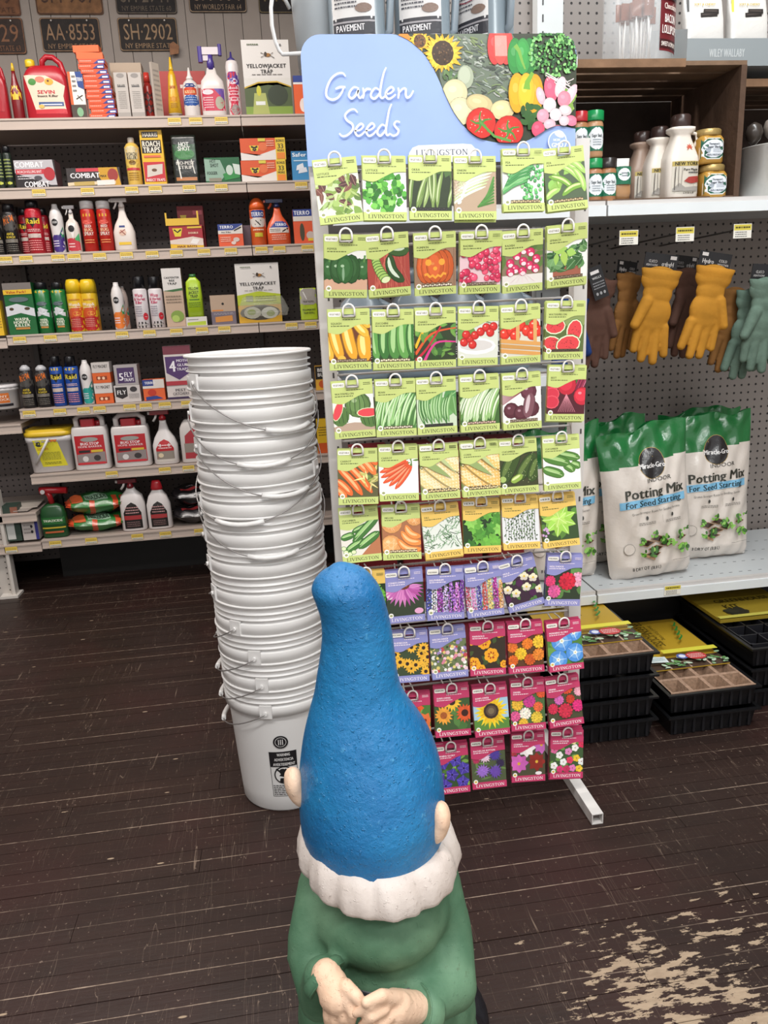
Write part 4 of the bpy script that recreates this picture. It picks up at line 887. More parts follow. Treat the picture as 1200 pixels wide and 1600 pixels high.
# --- header board
def header():
    Y = SY-.035; tl, bl, br = onY(471, 54, Y), onY(486, 255, Y), onY(905, 240, Y)
    x0, x1 = onY(474, 150, Y).x, onY(900, 150, Y).x; z1 = (onY(520, 56, Y).z+onY(860, 50, Y).z)/2; z0 = onY(487, 252, Y).z-.01
    w, h = x1-x0, z1-z0; r = .042; T = Matrix(((1, 0, 0, 0), (0, 0, 1, 0), (0, 1, 0, 0), (0, 0, 0, 1)))
    pts = [(x0, z0), (x1, z0)]+[(x1-r+r*math.cos(t), z1-r+r*math.sin(t)) for t in (math.pi/2*i/7 for i in range(8))]+[(x0+r-r*math.cos(t), z1-r+r*math.sin(t)) for t in (math.pi/2*(1-i/7) for i in range(8))]
    m = MB(); m.prism(pts, Y, Y+.004, '#9db6ec', T)
    o = m.build('header_sign', 'painted_metal', rack); o.matrix_parent_inverse = Matrix.Translation(-Vector(rack.location)); o['label'] = 'blue sign board reading Garden Seeds'
    m = MB(); cv = Canvas(m, lambda x, y, l: (x, Y-l, y), eps=.000006)
    # trace coordinates: measured on the enlarged photograph, turned into points of the board
    def hp(x, y): p = onY(460+x*.375, y*.375, Y); return (p.x, p.z)
    def H(pts): return [hp(*p) for p in pts]
    sc = w/1140
    edge = smooth([(405, 138), (470, 165), (530, 215), (570, 270), (600, 330), (630, 400), (665, 470), (710, 530), (760, 572), (830, 592), (900, 597), (960, 590), (1010, 565), (1060, 535), (1110, 525), (1172, 537)], 3)
    E = H(edge)
    class HP:
        """keeps what is printed inside the picture part of the board"""
        pass
    ez = lambda x: None
    def inside(x, z):
        # board outline
        if x > x1 or z > z1: return False
        if x > x1-r and z > z1-r and math.hypot(x-(x1-r), z-(z1-r)) > r: return False
        for (ax, az), (bx, bz) in zip(E, E[1:]):
            if min(ax, bx) <= x <= max(ax, bx) and ax != bx:
                zz = az+(bz-az)*(x-ax)/(bx-ax)
                return z > zz
        return x > E[0][0] and z < z1
    base_add = cv.tri
    # background of the picture: clipped polygon in vertical strips
    Ec = [(max(x0, min(x1, a)), min(z1, b)) for a, b in E]
    def topz(x): return z1-r+math.sqrt(max(0, r*r-(x-(x1-r))**2)) if x > x1-r else z1
    S_ = []
    for a, b in zip(Ec, Ec[1:]):
        n = max(1, int((b[0]-a[0])/.012))
        for i in range(n):
            xa, xb = a[0]+(b[0]-a[0])*i/n, a[0]+(b[0]-a[0])*(i+1)/n; S_.append((xa, a[1]+(b[1]-a[1])*i/n, xb, a[1]+(b[1]-a[1])*(i+1)/n))
    def clipsub(pts, hs):
        for (px, pz, nx, nz) in hs:
            out = []
            for i, p in enumerate(pts):
                q = pts[i-1]; da = (p[0]-px)*nx+(p[1]-pz)*nz; db = (q[0]-px)*nx+(q[1]-pz)*nz
                if (da >= 0) != (db >= 0): t = db/(db-da); out.append((q[0]+(p[0]-q[0])*t, q[1]+(p[1]-q[1])*t))
                if da >= 0: out.append(p)
            pts = out
            if len(pts) < 3: return []
        return pts
    def tri(pts, col):
        xs = [p[0] for p in pts]; lo, hi = min(xs), max(xs); zs = [p[1] for p in pts]
        if all(inside(*p) for p in pts) and hi < x1-r and min(zs) > hp(0, 400)[1] and lo > hp(660, 0)[0]: return base_add(pts, col)
        for xa, za, xb, zb in S_:
            if xb <= lo or xa >= hi: continue
            dx, dz = xb-xa, zb-za; ta, tb = topz(xa), topz(xb)
            q = clipsub(pts, [(xa, 0, 1, 0), (xb, 0, -1, 0), (xa, za, -dz, dx), (xa, ta, (tb-ta), -dx)])
            if q: base_add(q, col)
    cv.tri = tri
    def el(x, y, rx, ry, col, rot=0, n=14): a = hp(x, y); cv.ell(a[0], a[1], rx*sc, ry*sc, col, -rot, n)
    def stt(pts, w_, col): cv.strip(H(pts), tuple(k*sc for k in w_) if isinstance(w_, tuple) else w_*sc, col)
    cv.poly([(x0+.15, z0), (x1, z0), (x1, z1), (x0+.15, z1)], '#39402f')
    R_ = random.Random(4)
    # crinkled cabbage leaf in the middle, glare painted in as pale grey strokes
    el(770, 270, 165, 190, '#6d7a68', .3, 24)
    for i in range(230):
        x, y = R_.uniform(650, 910), R_.uniform(150, 430); a = R_.uniform(-.5, .9); L = R_.uniform(8, 20)
        stt([(x-L*math.cos(a), y-L*math.sin(a)), (x, y+R_.uniform(-4, 4)), (x+L*math.cos(a), y+L*math.sin(a))], R_.uniform(1.5, 4), jit(R_.choice(['#8f978d', '#4f574f', '#a9b0a6', '#6c7468', '#3f463e', '#7f9060']), .15, R_))
    def fl(x, y, R0, cc, n=20, col='#eeb62c'):
        for k in range(2):
            for i in range(n):
                a = 6.283*i/n+k*.17+R_.uniform(-.06, .06); r1 = R0*(1-.2*k)*R_.uniform(.9, 1.08); w_ = R0*.13
                P_ = [(x, y), (x+r1*.6*math.cos(a)-w_*math.sin(a), y+r1*.6*math.sin(a)+w_*math.cos(a)), (x+r1*math.cos(a), y+r1*math.sin(a)), (x+r1*.6*math.cos(a)+w_*math.sin(a), y+r1*.6*math.sin(a)-w_*math.cos(a))]
                cv.poly(H(P_), jit(col if k == 0 else '#f7cf45', .12, R_))
        el(x, y, R0*.52, R0*.52, cc); 
        for _ in range(40): a, q = R_.uniform(0, 6.28), R0*.48*math.sqrt(R_.random()); el(x+q*math.cos(a), y+q*math.sin(a), 3.4, 3.4, jit(R_.choice(['#5a3d26', '#33221a', '#7a5c3c']), .2, R_), n=5)
    el(455, 160, 26, 20, '#e58a2a'); fl(522, 172, 48, '#7a4a20', 14); fl(617, 222, 88, '#43301f')
    for i in range(26): x, y = R_.uniform(620, 720), R_.uniform(290, 350); el(x, y, 12, 6, jit('#5c7a4c', .3, R_), R_.uniform(0, 3), 7)
    el(712, 322, 34, 44, '#a9b39a'); el(708, 315, 24, 32, '#bdc6ae')
    def ball(x, y, rx, ry, c, rot=0):
        l = lin(c); el(x, y, rx*1.03, ry*1.03, tuple(v*.45 for v in l[:3])+(1,), rot, 18); el(x, y, rx, ry, l, rot, 20); el(x-rx*.1, y-ry*.12, rx*.75, ry*.72, tuple(min(.85, v*1.15) for v in l[:3])+(1,), rot, 16); el(x-rx*.2, y-ry*.3, rx*.35, ry*.25, tuple(min(.9, v*1.25+.05) for v in l[:3])+(1,), rot, 10)
    ball(668, 388, 52, 50, '#d9cfa4'); ball(690, 465, 50, 52, '#dcd3aa'); ball(770, 432, 56, 34, '#cdbd8c', .2); ball(865, 460, 50, 37, '#d9cb98')
    for dx, c in ((-22, '#cf3d3a'), (26, '#d6453f'), (2, '#e05248')): ball(855+dx, 195, 30, 66, c)
    for i in range(10): stt([(835+5*i, 150), (838+5*i, 235)], 1.5, '#f3b9b0')
    for dx, c in ((-32, '#2f8a3c'), (28, '#2b7f38'), (0, '#3a9a46')): ball(950+dx, 236, 32, 66, c)
    el(985, 230, 6, 40, '#a8dfa6'); stt([(918, 190), (935, 215), (948, 260), (960, 290)], (9, 3), '#7fb04a')
    for i in range(330):
        a, q = R_.uniform(0, 6.28), math.sqrt(R_.random()); x, y = 1085+110*q*math.cos(a), 222+100*q*math.sin(a); el(x, y, R_.uniform(4, 11), R_.uniform(3, 7), jit(R_.choice(['#3c8038', '#5aa24c', '#2a5f2c', '#7cc066', '#8fce7c', '#22502a']), .15, R_), R_.uniform(0, 3), 6)
    for dx, dy, c in ((-38, 0, '#e3a51e'), (36, 4, '#e0a01c'), (0, 0, '#f0b92c')): ball(963+dx, 390+dy, 36, 74, c)
    stt([(965, 375), (968, 345), (990, 305)], (15, 7), '#7ab03c')
    for i in range(26): x, y = R_.uniform(945, 1040), R_.uniform(440, 540); el(x, y, 20, 11, jit('#35602c', .25, R_), R_.uniform(0, 3), 8)
    for i in range(12): x, y = R_.uniform(1120, 1165), R_.uniform(380, 460); el(x, y, 20, 10, jit('#8fb552', .2, R_), R_.uniform(0, 3), 8)
    for x, y, rx, ry, c, ro in ((1065, 375, 28, 48, '#dc5f7c', -.2), (1105, 365, 22, 40, '#e3c9ce', .3), (1023, 402, 18, 34, '#dcb8c2', -.3), (1145, 400, 20, 48, '#eec2cc', .6), (1120, 415, 28, 30, '#e8899c', .3), (1060, 440, 28, 28, '#e0cfd3', 0), (1125, 462, 28, 20, '#dcc6ca', .2), (1032, 485, 26, 26, '#e59aac', 0), (1085, 480, 26, 24, '#e2d0d5', 0), (1150, 505, 26, 20, '#e27c96', .3), (1120, 505, 22, 20, '#dcc2c9', 0), (1060, 520, 26, 20, '#dab4c0', 0), (1012, 540, 28, 30, '#d9506e', 0), (1095, 545, 28, 20, '#e07c94', 0)): ball(x, y, rx, ry, c, ro)
    for i in range(9): a = .35*i; stt([(1090+40*math.cos(a), 345-20*math.sin(a)), (1100+60*math.cos(a+.5), 335+30*math.sin(a*2)), (1130+30*math.cos(a*3), 330+50*math.sin(a))], 1.6, '#f3e4e4')
    for cx, cy, R0 in ((775, 515, 62), (890, 548, 62)):
        ball(cx, cy, R0, R0*.93, '#cf2f26')
        for i in range(16): a = R_.uniform(0, 6.28); q = R0*R_.uniform(.2, .8); el(cx+q*math.cos(a), cy+q*math.sin(a), 2.4, 2.4, '#f4b8ac', n=5)
        for k in range(5): a = k*1.256+.6; stt([(cx, cy), (cx+R0*.35*math.cos(a), cy+R0*.35*math.sin(a)), (cx+R0*.75*math.cos(a+.3), cy+R0*.75*math.sin(a+.3))], (6, 2), '#4f8a3c')
    stt([(770, 510), (830, 570), (900, 590)], 5, '#5f9a48')
    cv.tri = base_add
    # white script lettering, traced as brush strokes
    W_ = '#f6f7fb'
    G_ = [[(212, 322), (200, 308), (175, 312), (150, 335), (133, 375), (134, 405), (155, 418), (180, 410), (198, 385), (204, 366)], [(170, 374), (190, 366), (212, 366)],
     [(268, 372), (248, 366), (232, 382), (226, 402), (238, 413), (254, 400), (266, 376), (264, 398), (272, 412), (284, 400)], [(284, 368), (288, 390), (284, 414)], [(286, 392), (300, 374), (318, 376)],
     [(352, 378), (336, 370), (320, 388), (318, 406), (332, 414), (348, 400), (356, 384)], [(381, 284), (370, 310), (359, 360), (355, 398), (364, 412), (378, 402)],
     [(380, 396), (400, 390), (412, 376), (402, 366), (386, 378), (378, 398), (388, 414), (404, 410), (420, 396)], [(430, 368), (434, 388), (430, 414)], [(432, 394), (448, 374), (462, 374), (462, 396), (468, 410), (482, 402), (494, 380)],
     [(262, 472), (248, 458), (226, 464), (210, 484), (218, 504), (240, 520), (242, 542), (222, 564), (200, 570), (186, 558)], [(250, 548), (272, 544), (286, 528), (276, 518), (260, 532), (252, 552), (262, 568), (278, 564), (292, 550)],
     [(296, 548), (318, 542), (332, 528), (322, 516), (306, 530), (298, 550), (308, 568), (326, 562), (340, 546)], [(380, 530), (364, 522), (348, 540), (344, 558), (356, 568), (370, 556), (380, 540)], [(403, 436), (393, 462), (384, 512), (379, 550), (386, 566), (398, 558)],
     [(438, 512), (424, 508), (414, 520), (422, 534), (432, 546), (426, 562), (410, 568), (398, 560)]]
    for g in G_: cv.strip(H(smooth(g, 4)), (2.6*sc, 6*sc, 3*sc), W_)
    # name plate and the leaf seal
    pl = H([(476, 720), (476, 640), (490, 618), (515, 608), (700, 601), (735, 604), (755, 625), (758, 720)]); cv.clip = (x0, z0+.001, x1, z1); cv.poly(pl, '#eef0f4'); 
    a = hp(614, 637); cv.text('LIVINGSTON', a[0], a[1], 22*sc, '#54586a', serif=True, w=222*sc)
    cx, cy = 1092, 592; cv.ell(*hp(cx, cy), 42*sc, 42*sc, '#e9edf8', n=24); cv.ell(*hp(cx, cy), 37*sc, 37*sc, '#9db6ec', n=24)
    a = hp(cx, cy+14); cv.text('GMO', a[0], a[1], 17*sc, '#f6f8ff', True, w=52*sc); a = hp(cx-3, cy-7); cv.text('NON', a[0], a[1], 10*sc, '#f6f8ff', True, w=30*sc)
    Pth = smooth([(1080, 552), (1095, 545), (1112, 550), (1122, 566), (1112, 576), (1094, 572), (1082, 562), (1080, 552)], 3); cv.poly(H(Pth), '#eef2fb', True)
    m.build('printed_sign', 'print_gloss', o)
vmat('print_gloss', .3, spec=.5, bscale=25, bamt=.0008)
header()
# ================================================================ GOODS ON AND AROUND THE RIGHT GONDOLA
def superY(wx, wy, x, n): k = min(1, abs(x/wx)); return -wy*(1-k**n)**(1/n)
def interp(prof, z, i):
    for a, b in zip(prof, prof[1:]):
        if a[0] <= z <= b[0] and b[0] > a[0]: t = (z-a[0])/(b[0]-a[0]); return a[i]+(b[i]-a[i])*t
    return prof[0][i] if z < prof[0][0] else prof[-1][i]
def label_on(root, prof, n, z0, z1, cover, cmds, seg=.02, xo=0, eps=.0004, name='printed_label', mat='print_paper', half=None):
    """wraps a printed label round the front of a body made with MB.se(prof, n)"""
    m = MB(); wl = half or interp(prof, (z0+z1)/2, 1)*cover
    def fn(x, y, l):
        wx, wy = interp(prof, y, 1), interp(prof, y, 2); x2 = max(-wx*.985, min(wx*.985, x)); return (x2+xo, superY(wx, wy, x2, n)-l-.0004, y)
    c = Canvas(m, fn, (-wl, z0, wl, z1), eps, seg=seg); c.run(cmds, -wl, z0, wl, z1)
    return m.build(name, mat, root)
def S_at(o, px, z, Y, dx=0): o.location = (px2x(px, z, Y)+dx, Y, z); return o
# grey detergent jugs, upper row seen from their bases, and the row behind the packets
def jug_grey(loc, label, group, word):
    prof = [(0, .072, .062), (.012, .082, .068), (.04, .082, .068), (.045, .079, .066), (.17, .079, .066), (.235, .06, .05), (.262, .03, .03), (.285, .028, .028)]
    o = MB().se(prof, '#79858d', 3.0, 28).build('detergent_jug', 'gloss_plastic', loc=loc); tag(o, label, 'jug', group)
    MB().lathe([(.031, .285), (.033, .29), (.032, .325), (.026, .33)], '#5d676e', 18).build('cap', 'gloss_plastic', o)
    MB().tube([(.055, 0, .235), (.088, 0, .22), (.096, 0, .16), (.09, 0, .075), (.07, 0, .06)], .011, '#8b97a0', 8).build('handle', 'gloss_plastic', o)
    label_on(o, prof, 3.0, .05, .165, .74, [('r', 0, 0, 1, 1, '#e6e4e2'), ('r', 0, 0, 1, .42, '#3a3a40'), ('t', word, .42, .2, .14, '#f0eef0', .7), ('r', .0, .3, 1, .34, '#a8a4a8'), ('e', .75, .6, .2, .1, '#8a7468'), ('l', .06, .6, .6, .95, 4, '#55555c'), ('r', 0, .0, 1, .03, '#f0f0f0'), ('s', [(0, .9), (.4, .8), (1, .88)], .01, '#a04050')])
    return o
for i, (px, d) in enumerate(((562, 'leftmost'), (662, 'middle'), (758, 'rightmost'))):
    o = jug_grey((px2x(px, 1.97, 2.43), 2.43, 1.972), 'grey plastic jug above the sign, %s of the three' % d, 'grey jugs above the sign', 'PAVEMENT'); o.rotation_euler[2] = (-.3, -.3, -.95)[i]
for i, px in enumerate((570, 648, 716, 786)):
    o = jug_grey((px2x(px, 1.08, 2.45), 2.45, 1.082), 'grey jug behind the rack seen between the second and third packet rows, %s' % ('leftmost', 'second from left', 'third from left', 'rightmost')[i], 'grey jugs behind the packets', 'CLEANER')
# clear white pail with a looped handle at the left of the jugs
x = px2x(494, 1.97, 2.5); prof = [(0, .06, .06), (.2, .07, .07), (.215, .076, .076)]
o = MB().se(prof, '#b9c0c4', 2, 28).build('plastic_pail', 'matte_plastic', loc=(x+.01, 2.5, 1.972)); tag(o, 'pale grey plastic pail with a hanging white loop handle left of the grey jugs', 'pail')
MB().tube([(-.075, -.01, .16)]+[(-.1-.03*math.sin(t), -.05, .12-.09*math.cos(t)*1.0) for t in (2.9, 2.4, 1.9, 1.4, .9, .5, .2)]+[(-.03, -.07, .03), (.05, -.06, .04)], .0055, '#e9e9e8', 8).build('handle', 'gloss_plastic', o)
# cartons behind the rack
for i, (px, z, Y, w, h, c, nm) in enumerate(((556, 1.08, 2.66, .1, .3, '#7a4a3a', 'brown'), (588, 1.08, 2.66, .1, .33, '#a03a30', 'red'))):
    pass
for i in range(4):
    w = .125; x = .29+i*.145; m = MB().box(-w/2, w/2, -.09, .09, 0, .52, '#7a1c24', .004); c = Canvas(m, lambda a, b, l: (a, -.09-l, b), eps=.0003); c.run([('r', .1, .5, .9, .8, '#8f2a30'), ('l', .15, .12, .85, .35, 4, '#b06a68'), ('r', .1, .9, .9, .93, '#c9b4a8')], -w/2, 0, w/2, .52)
    o = m.build('carton', 'print_paper', loc=(x, 2.47, .336)); tag(o, 'tall dark red carton behind the lower packets, %s of four' % ('leftmost', 'second from left', 'third from left', 'rightmost')[i], 'box', 'dark red cartons behind the rack')
for i in range(2):
    o = MB().se([(0, .13, .17), (.02, .135, .175), (.24, .15, .19)], '#5f1620', 5, 32).build('storage_tote', 'matte_plastic', loc=(.29+i*.318, 2.24, .0)); tag(o, 'maroon plastic tote on the floor behind the rack, %s of two' % ('left', 'right')[i], 'tote', 'maroon totes behind the rack')
    MB().se([(.24, .157, .197), (.262, .157, .197), (.27, .14, .18)], '#6b1b26', 5, 32).build('lid', 'matte_plastic', o)
# ---- wooden crates on the upper shelf
def crate(x0, x1, y0, y1, z0, z1, label):
    o = empty('wooden_crate', (x0, y0, z0), label, 'crate'); t = .018; W_, D_, H_ = x1-x0, y1-y0, z1-z0
    wc = ['#6b5546', '#5a4638', '#7a6351']
    def b(nm, *a): MB().box(*a[:6], jit(RN.choice(wc), .12, RN) if len(a) < 7 else a[6]).build(nm, 'old_wood', o)
    for xa in (0, W_-t): b('side_board', xa, xa+t, .0, D_, 0, H_)
    for k in range(4): b('back_slat', t, W_-t, D_-.012, D_, .008+k*(H_-.008)/4, (H_-.008)/4*(k+1)+.0075, '#3d3029')
    n = 5
    for k in range(n): b('top_slat', 0, W_ if k else W_*.999, k*D_/n+.001, (k+1)*D_/n-.016, H_, H_+.012)
    for k in range(3): b('bottom_slat', t, W_-t, k*D_/3+.001, (k+1)*D_/3-.008, 0, .008)
    b('top_rail', .0, W_*.66, -.0145, -.001, H_-.008, H_+.014, '#8a6b52')
    return o
cz1 = onY(1160, 101, 2.36).z
cx1 = onY(1168, 101, 2.36).x
crate(.87, cx1, 2.36, 2.79, 1.573, cz1, 'old brown wooden crate on its side, holding syrup jugs and jars')
crate(cx1+.012, cx1+.65, 2.46, 2.79, 1.573, cz1-.03, 'dark wooden crate at the right edge behind the steel bucket')
# spice jars
def jar_spice(px, z, Y, lid, fill, label, h=.125, r=.027, group='spice jars in the crate'):
    o = MB().lathe([(r*.92, 0), (r, .006), (r, h*.72), (r*.9, h*.78)], fill, 18).build('spice_jar', 'gloss_plastic', loc=(px2x(px, z, Y), Y, z)); tag(o, label, 'jar', group)
    MB().lathe([(r*1.03, h*.78), (r*1.05, h*.8), (r*1.05, h*.99), (r*.96, h)], lid, 18).build('lid', 'gloss_plastic', o)
    pr = [(0, r, r), (h, r, r)]
    label_on(o, pr, 2, h*.14, h*.66, .95, [('r', 0, 0, 1, 1, '#1d6a4c'), ('e', .5, .5, .48, .46, '#e7ebee'), ('t', 'Sugar Shack', .5, .62, .13, '#3f4a50', .6), ('l', .25, .2, .75, .5, 3, '#7f8a92')], seg=.012)
    return o
zs = 1.573
jar_spice(904, zs+.1265, 2.40, '#b0242c', '#a9764f', 'red lidded spice jar beside the sign, upper of its stack', .13)
jar_spice(904, zs, 2.40, '#17884c', '#b98c66', 'spice jar beneath the red lidded one at the edge of the sign')
jar_spice(927, zs+.1265, 2.39, '#178a4c', '#b98c66', 'green lidded spice jar standing on the other green lidded jar', .13)
jar_spice(926, zs, 2.39, '#178a4c', '#b07a56', 'green lidded spice jar at the bottom beside the top row packet')
jar_spice(948, zs, 2.385, '#2a2422', '#a8754f', 'spice jar with a dark lid, between green lid and plastic bag', .125, .026)
m = MB(); m.se([(0, .024, .014), (.03, .028, .018), (.07, .026, .012), (.1, .022, .006), (.125, .024, .002)], ['#a97f55', '#a97f55', '#c9c4be', '#dad6d2'], 2.5, 16); o = m.build('sugar_bag', 'film', loc=(px2x(970, zs, 2.385), 2.385, zs)); tag(o, 'small clear bag of maple sugar with a green and white label', 'bag')
label_on(o, [(0, .026, .02), (.125, .026, .02)], 3, .05, .1, .95, [('r', 0, 0, 1, 1, '#1d6a4c'), ('e', .5, .55, .4, .36, '#e7ebee'), ('l', .3, .4, .7, .7, 2, '#6b767c')])
# syrup jugs
def syrup(px, Y, label, k=1.0, col='#e6ddd2'):
    P = [(0, .045, .034), (.006, .048, .037), (.1, .048, .037), (.112, .046, .036), (.16, .026, .023), (.17, .025, .022), (.178, .036, .03), (.186, .036, .03)]
    P = [(a*k, b*k, c*k) for a, b, c in P]
    o = MB().se(P, col, 3.2, 30).build('syrup_jug', 'gloss_plastic', loc=(px2x(px, zs, Y), Y, zs)); tag(o, label, 'jug', 'cream syrup jugs in the crate')
    MB().lathe([(.024*k, .186*k), (.026*k, .19*k), (.026*k, .215*k), (.022*k, .219*k)], '#3a2a26', 18).build('cap', 'gloss_plastic', o)
    MB().tube([(.03*k, 0, .175*k), (.046*k, 0, .172*k), (.05*k, 0, .155*k), (.038*k, 0, .135*k)], .005*k, col, 8).build('handle', 'gloss_plastic', o)
    label_on(o, P, 3.2, .012*k, .1*k, .9, [('r', .08, .05, 1, .98, '#cfc8bb'), ('r', .08, .84, 1, .98, '#b9a55c'), ('t', 'NEW YORK', .55, .91, .1, '#2a2522', .8), ('t', 'Pure Maple', .68, .74, .07, '#33302c', .5), ('l', .6, .6, .95, .7, 1, '#444'), ('p', [(.45, .4), (.6, .52), (.95, .55), (1, .38), (.7, .33)], '#a03a34'), ('p', [(.1, .2), (.3, .35), (.5, .22), (.95, .25), (.95, .12), (.1, .12)], '#9a958e'), ('s', [(.15, .15), (.17, .82)], .012, '#4a443e'), ('s', [(.27, .25), (.26, .82)], .008, '#6a645e'), ('s', [(.36, .3), (.38, .8)], .006, '#6a645e'), ('t', 'SYRUP', .62, .06, .06, '#4a4238', .4)])
    m = MB(); c = Canvas(m, lambda x, y, l: (x, superY(interp(P, y, 1), interp(P, y, 2), x, 3.2)-l-.0005, y), eps=.0003)
    cx, cy, r = .012*k, .133*k, .011*k
    for i in range(7): a = math.pi/2+(i-3)*.72; c.poly([(cx, cy), (cx+r*.5*math.cos(a-.3), cy+r*.5*math.sin(a-.3)), (cx+r*math.cos(a), cy+r*math.sin(a)), (cx+r*.5*math.cos(a+.3), cy+r*.5*math.sin(a+.3))], '#c2543a')
    m.build('maple_leaf', 'print_paper', o); return o
syrup(1000, 2.50, 'brownish syrup jug farthest left and back in the crate', 1.0, '#a08878'); syrup(1026, 2.455, 'cream syrup jug standing in the middle of the three', 1.02); syrup(1058, 2.405, 'largest cream syrup jug in front with NEW YORK on its label', 1.12)
def mustard(px, z, Y, label):
    P = [(0, .036, .036), (.006, .04, .04), (.07, .04, .04), (.08, .034, .034)]
    o = MB().se(P, '#b5893c', 4, 28).build('mustard_jar', 'gloss_plastic', loc=(px2x(px, z, Y), Y, z)); tag(o, label, 'jar', 'mustard jars in the crate')
    MB().lathe([(.037, .08), (.039, .083), (.039, .097), (.036, .1)], '#b59a60', 22).build('lid', 'steel', o)
    label_on(o, P, 4, .012, .072, .97, [('r', 0, 0, 1, 1, '#e8e8e4'), ('r', .02, .05, .98, .95, '#1d5c46'), ('e', .5, .5, .47, .43, '#e3e8f0'), ('t', "Thompson's", .5, .72, .1, '#434a55', .45), ('t', 'Sugar Shack', .5, .58, .11, '#434a55', .55), ('t', 'MAPLE MUSTARD', .5, .2, .09, '#555c66', .6), ('l', .45, .32, .8, .5, 3, '#8a929c'), ('e', .25, .42, .1, .1, '#9aa4ae')])
    return o
mustard(1108, zs, 2.40, 'mustard jar at the bottom beside the crate wall'); mustard(1103, zs+.1015, 2.405, 'mustard jar on top of the other mustard jar')
# steel bucket with tools at the right edge
o = MB().lathe([(.095, 0), (.1, .004), (.108, .15), (.112, .152), (.108, .154), (.096, .15), (.094, .01)], '#d8d4ce', 40, caps=(1, 1)).build('steel_bucket', 'steel', loc=(px2x(1160, zs, 2.42)+.108, 2.43, zs)); tag(o, 'brushed steel bucket standing at the right edge of the photo', 'bucket')
bx = o.location.x
for i, (dx, dy, L, a) in enumerate(((-.06, -.02, .17, -.3), (-.03, .0, .19, .1), (0.01, -.03, .18, .25))):
    m = MB(); m.tube([(0, 0, 0), (math.sin(a)*L*.6, 0, L*.9)], .005, '#55504a', 8); q = Vector((math.sin(a)*L*.6, 0, L*.9)); m.lathe([(.004, q.z-.01), (.02, q.z+.008), (.026, q.z+.028), (.02, q.z+.048), (.004, q.z+.058)], ('#3a332e', '#8a7f76', '#c9c0b0')[i], 14, c=(q.x, 0))
    u = m.build('kitchen_utensil', 'gloss_plastic', loc=(bx+dx, 2.43+dy, zs+.012)); tag(u, ('dark whisk leaning left in the steel bucket', 'round glass spoon sticking out of the steel bucket', 'cream spoon at the right of the steel bucket')[i], 'utensil', 'utensils in the steel bucket')
# ---- on top of the crate
zt = cz1+.013
xj = px2x(996, zt, 2.47); o = MB().lathe([(.098, 0), (.104, .006), (.104, .3), (.1, .302), (.1, .008), (.09, .004)], '#e6eaec', 36).build('lollipop_jar', 'clear', loc=(xj, 2.475, zt)); tag(o, 'clear plastic tub of lollipops with white sticks on the crate', 'jar')
rr = random.Random(6)
for i in range(17):
    a = rr.uniform(0, 6.28); q = .075*math.sqrt(rr.random()); x, y = q*math.cos(a), q*math.sin(a)*.8; l = rr.uniform(-.28, .28); L = .13
    u = empty('lollipop', (xj+x*.8, 2.475+y*.8, zt+.008), 'bacon lollipop on a white paper stick inside the clear tub', 'candy', 'lollipops in the clear tub')
    MB().tube([(0, 0, 0), (l*L*.35, 0, L)], .0022, '#f2f0ee', 6).build('stick', 'print_paper', u)
    MB().box(l*L*.35-.014, l*L*.35+.014, -.004, .004, L, L+.045, '#8a4a30', .003).build('candy_block', 'film', u)
P = [(0, .105, .105), (.3, .105, .105)]
m = MB(); c = Canvas(m, lambda x, y, l: (x, superY(.1052, .1052, x, 2)-l, y), (.018, .03, .092, .2), .0004, seg=.015); c.run([('r', 0, 0, 1, 1, '#6b1f26'), ('r', 0, .86, 1, 1, '#c98a5c'), ('r', 0, .04, 1, .18, '#3d1216'), ('t', 'SWEET & SMOKY', .5, .11, .07, '#f0e6e0', .85), ('t', 'BACON', .5, .5, .13, '#f3eae6', .6), ('t', 'LOLLIPOPS', .5, .33, .13, '#f3eae6', .85), ('t', 'Chocolate', .5, .68, .09, '#e8d8d0', .7), ('r', .12, .78, .88, .85, '#2f2326')], .018, .03, .092, .2)
lb = m.build('printed_label', 'print_paper', o)
# grey display tray with licorice bags
x0 = px2x(1072, zt, 2.42); x1 = x0+.46; m = MB(); g = '#8b9295'
m.box(x0, x1, 2.42, 2.423, zt, zt+.075, g).box(x0, x1, 2.69, 2.693, zt, zt+.12, g).box(x0, x1, 2.423, 2.69, zt, zt+.003, g).box(x1-.003, x1, 2.423, 2.69, zt, zt+.1, g)
m.add([(x0, 2.42, zt), (x0-.045, 2.6, zt), (x0-.045, 2.6, zt+.15), (x0, 2.42, zt+.1)], [(0, 1, 2, 3)], '#a3a9ab')
c = Canvas(m, lambda x, y, l: (x, 2.42-l, y), eps=.0003); c.text('WILEY WALLABY', x0+.13, zt+.036, .022, '#b9bec0', True, w=.115)
o = m.build('display_tray', 'print_paper'); tag(o, 'grey cardboard display tray holding white licorice bags on the crate', 'box')
for i in range(3):
    w, h = .062, .22; m = MB().se([(0, w, .012), (.02, w, .022), (h*.6, w, .022), (h-.02, w, .008), (h, w, .004)], '#cfccc8', 6, 28); 
    o = m.build('licorice_bag', 'film', loc=(x0+.075+i*.145, 2.46, zt+.004)); tag(o, 'white bag of black licorice in the grey tray, %s' % ('leftmost', 'second from left', 'rightmost')[i], 'bag', 'licorice bags on the crate'); o.rotation_euler = (-.12, 0, 0)
    cm = [('r', 0, 0, .06, 1, '#e0c53c' if i else '#333'), ('t', 'CLASSIC BLACK', .5, .47, .035, '#3a3a3a', .6), ('t', 'SOFT & CHEWY', .5, .86, .035, '#c0a850', .6)]
    for k in range(4): yy = .56+.06*k; cm += [('s', [(.2+.08*k, yy), (.75+.04*k, yy+.06-.02*k)], .06, '#2a2523'), ('s', [(.24+.08*k, yy+.01), (.7+.04*k, yy+.065-.02*k)], .01, '#5a504c')]
    label_on(o, [(0, w, .02), (h, w, .015)], 6, .02, h-.02, .92, cm)
